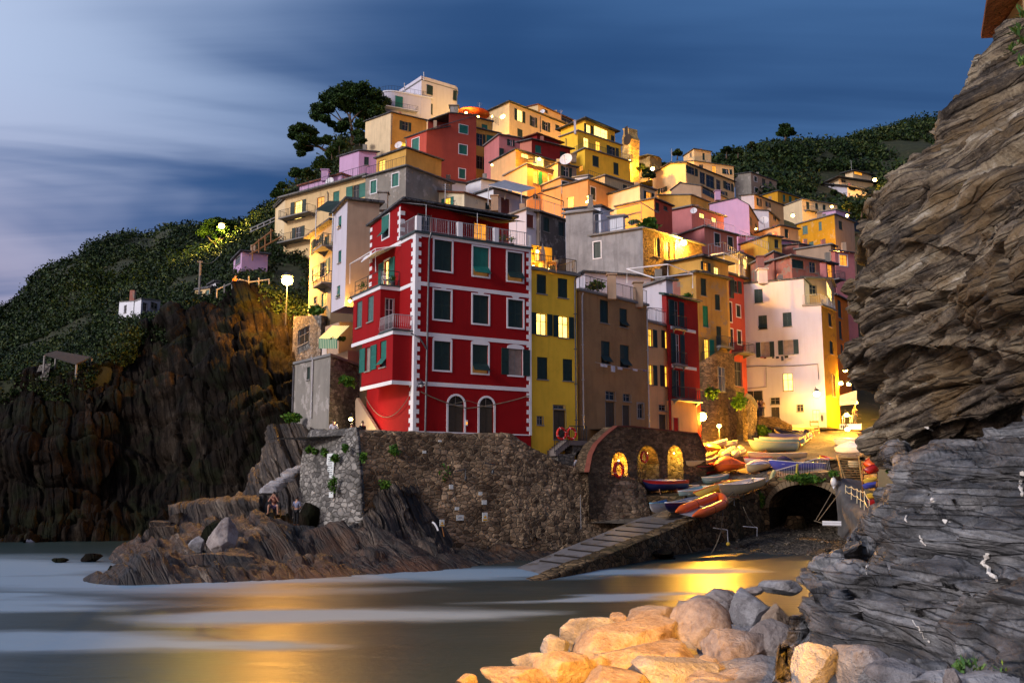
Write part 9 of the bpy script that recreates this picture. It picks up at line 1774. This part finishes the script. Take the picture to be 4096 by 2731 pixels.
# long drawn-out cloud: fine streaks fanning from the upper left, soft big masses
sx = N(nt, 'ShaderNodeSeparateXYZ'); nt.links.new(gen, sx.inputs[0])
X, Y, Z = sx.outputs
zc = mth(nt, 'ADD', mth(nt, 'MAXIMUM', Z, 0.0), .12); cv = N(nt, 'ShaderNodeCombineXYZ'); nt.links.new(mth(nt, 'DIVIDE', X, zc), cv.inputs[0]); nt.links.new(mth(nt, 'DIVIDE', Y, zc), cv.inputs[1])
def streak(rot, sc, scale, det, dist): mp = N(nt, 'ShaderNodeMapping'); mp.inputs['Rotation'].default_value = (0, 0, math.radians(rot)); mp.inputs['Scale'].default_value = sc; mp.inputs['Location'].default_value = (1.3, 4.1, 0); nt.links.new(cv.outputs[0], mp.inputs[0]); return noise(nt, mp.outputs[0], scale, det, .55, dist)
cs = mth(nt, 'ADD', mth(nt, 'MULTIPLY', streak(-24, (.34, 1, 1), .95, 5, .9), .84), mth(nt, 'MULTIPLY', streak(-27, (.10, 1, 1), 4.2, 5, .3), .16))
leftm = N(nt, 'ShaderNodeMapRange', interpolation_type='SMOOTHSTEP'); nt.links.new(X, leftm.inputs[0]); leftm.inputs[1].default_value = .02; leftm.inputs[2].default_value = -.62
cr = ramp(nt, [(.40, (0, 0, 0)), (.62, (1, 1, 1))], 'EASE'); nt.links.new(mth(nt, 'ADD', cs, mth(nt, 'MULTIPLY', leftm.outputs[0], .14)), cr.inputs[0])
el = N(nt, 'ShaderNodeMapRange', interpolation_type='SMOOTHSTEP'); nt.links.new(Z, el.inputs[0]); el.inputs[1].default_value = .05; el.inputs[2].default_value = .5
deep = mix(nt, el.outputs[0], (.010, .033, .115), (.018, .060, .175))
deep = mix(nt, leftm.outputs[0], deep, (.045, .115, .30))
pale = mix(nt, leftm.outputs[0], (.060, .145, .33), (.54, .64, .86))
warm = N(nt, 'ShaderNodeMapRange', interpolation_type='SMOOTHSTEP'); nt.links.new(Z, warm.inputs[0]); warm.inputs[1].default_value = .40; warm.inputs[2].default_value = .16
pale = mix(nt, mth(nt, 'MULTIPLY', warm.outputs[0], mth(nt, 'MULTIPLY', leftm.outputs[0], .85)), pale, (.33, .26, .38))
clouds = mix(nt, mth(nt, 'MULTIPLY', cr.outputs[0], .95), deep, pale)
# the afterglow fills the half of the sky behind the camera and over the sea
back = N(nt, 'ShaderNodeMapRange', interpolation_type='SMOOTHSTEP'); nt.links.new(mth(nt, 'ADD', mth(nt, 'MULTIPLY', Y, -.8), mth(nt, 'MULTIPLY', X, -.6)), back.inputs[0]); back.inputs[1].default_value = .05; back.inputs[2].default_value = .9
low = N(nt, 'ShaderNodeMapRange', interpolation_type='SMOOTHSTEP'); nt.links.new(Z, low.inputs[0]); low.inputs[1].default_value = .9; low.inputs[2].default_value = .0
clouds = mix(nt, mth(nt, 'MULTIPLY', back.outputs[0], low.outputs[0]), clouds, (1.15, .88, .86))
skyc = mix(nt, 1.0, mix(nt, 1.0, sky.outputs[0], (.06, .06, .06), 'MULTIPLY'), (0, 0, 0), 'ADD')
tot = mix(nt, .88, skyc, clouds)
nt.links.new(tot, bg.inputs['Color']); bg.inputs['Strength'].default_value = 1.0

L = bpy.data.lights.new('sun', 'SUN'); L.energy = 1.9; L.angle = math.radians(11); L.color = (1, .93, .92)
lo = bpy.data.objects.new('sun', L); COL.objects.link(lo)
d = Vector((math.sin(SUN_AZ)*math.cos(math.radians(24)), math.cos(SUN_AZ)*math.cos(math.radians(24)), math.sin(math.radians(24))))
lo.rotation_euler = d.to_track_quat('Z', 'Y').to_euler()

cam = bpy.data.cameras.new('camera'); co = bpy.data.objects.new('camera', cam); COL.objects.link(co)
co.location = CAM; co.rotation_euler = (PI/2+PITCH, 0, 0); cam.sensor_width = 36; cam.lens = 36*F/1024; cam.clip_end = 6000; cam.clip_start = .1
S.camera = co
S.view_settings.view_transform = 'Standard'; S.view_settings.look = 'None'; S.view_settings.exposure = .2; S.view_settings.gamma = 1
S.cycles.max_bounces = 5; S.cycles.diffuse_bounces = 3; S.cycles.glossy_bounces = 3; S.cycles.transparent_max_bounces = 4; S.cycles.sample_clamp_indirect = 4
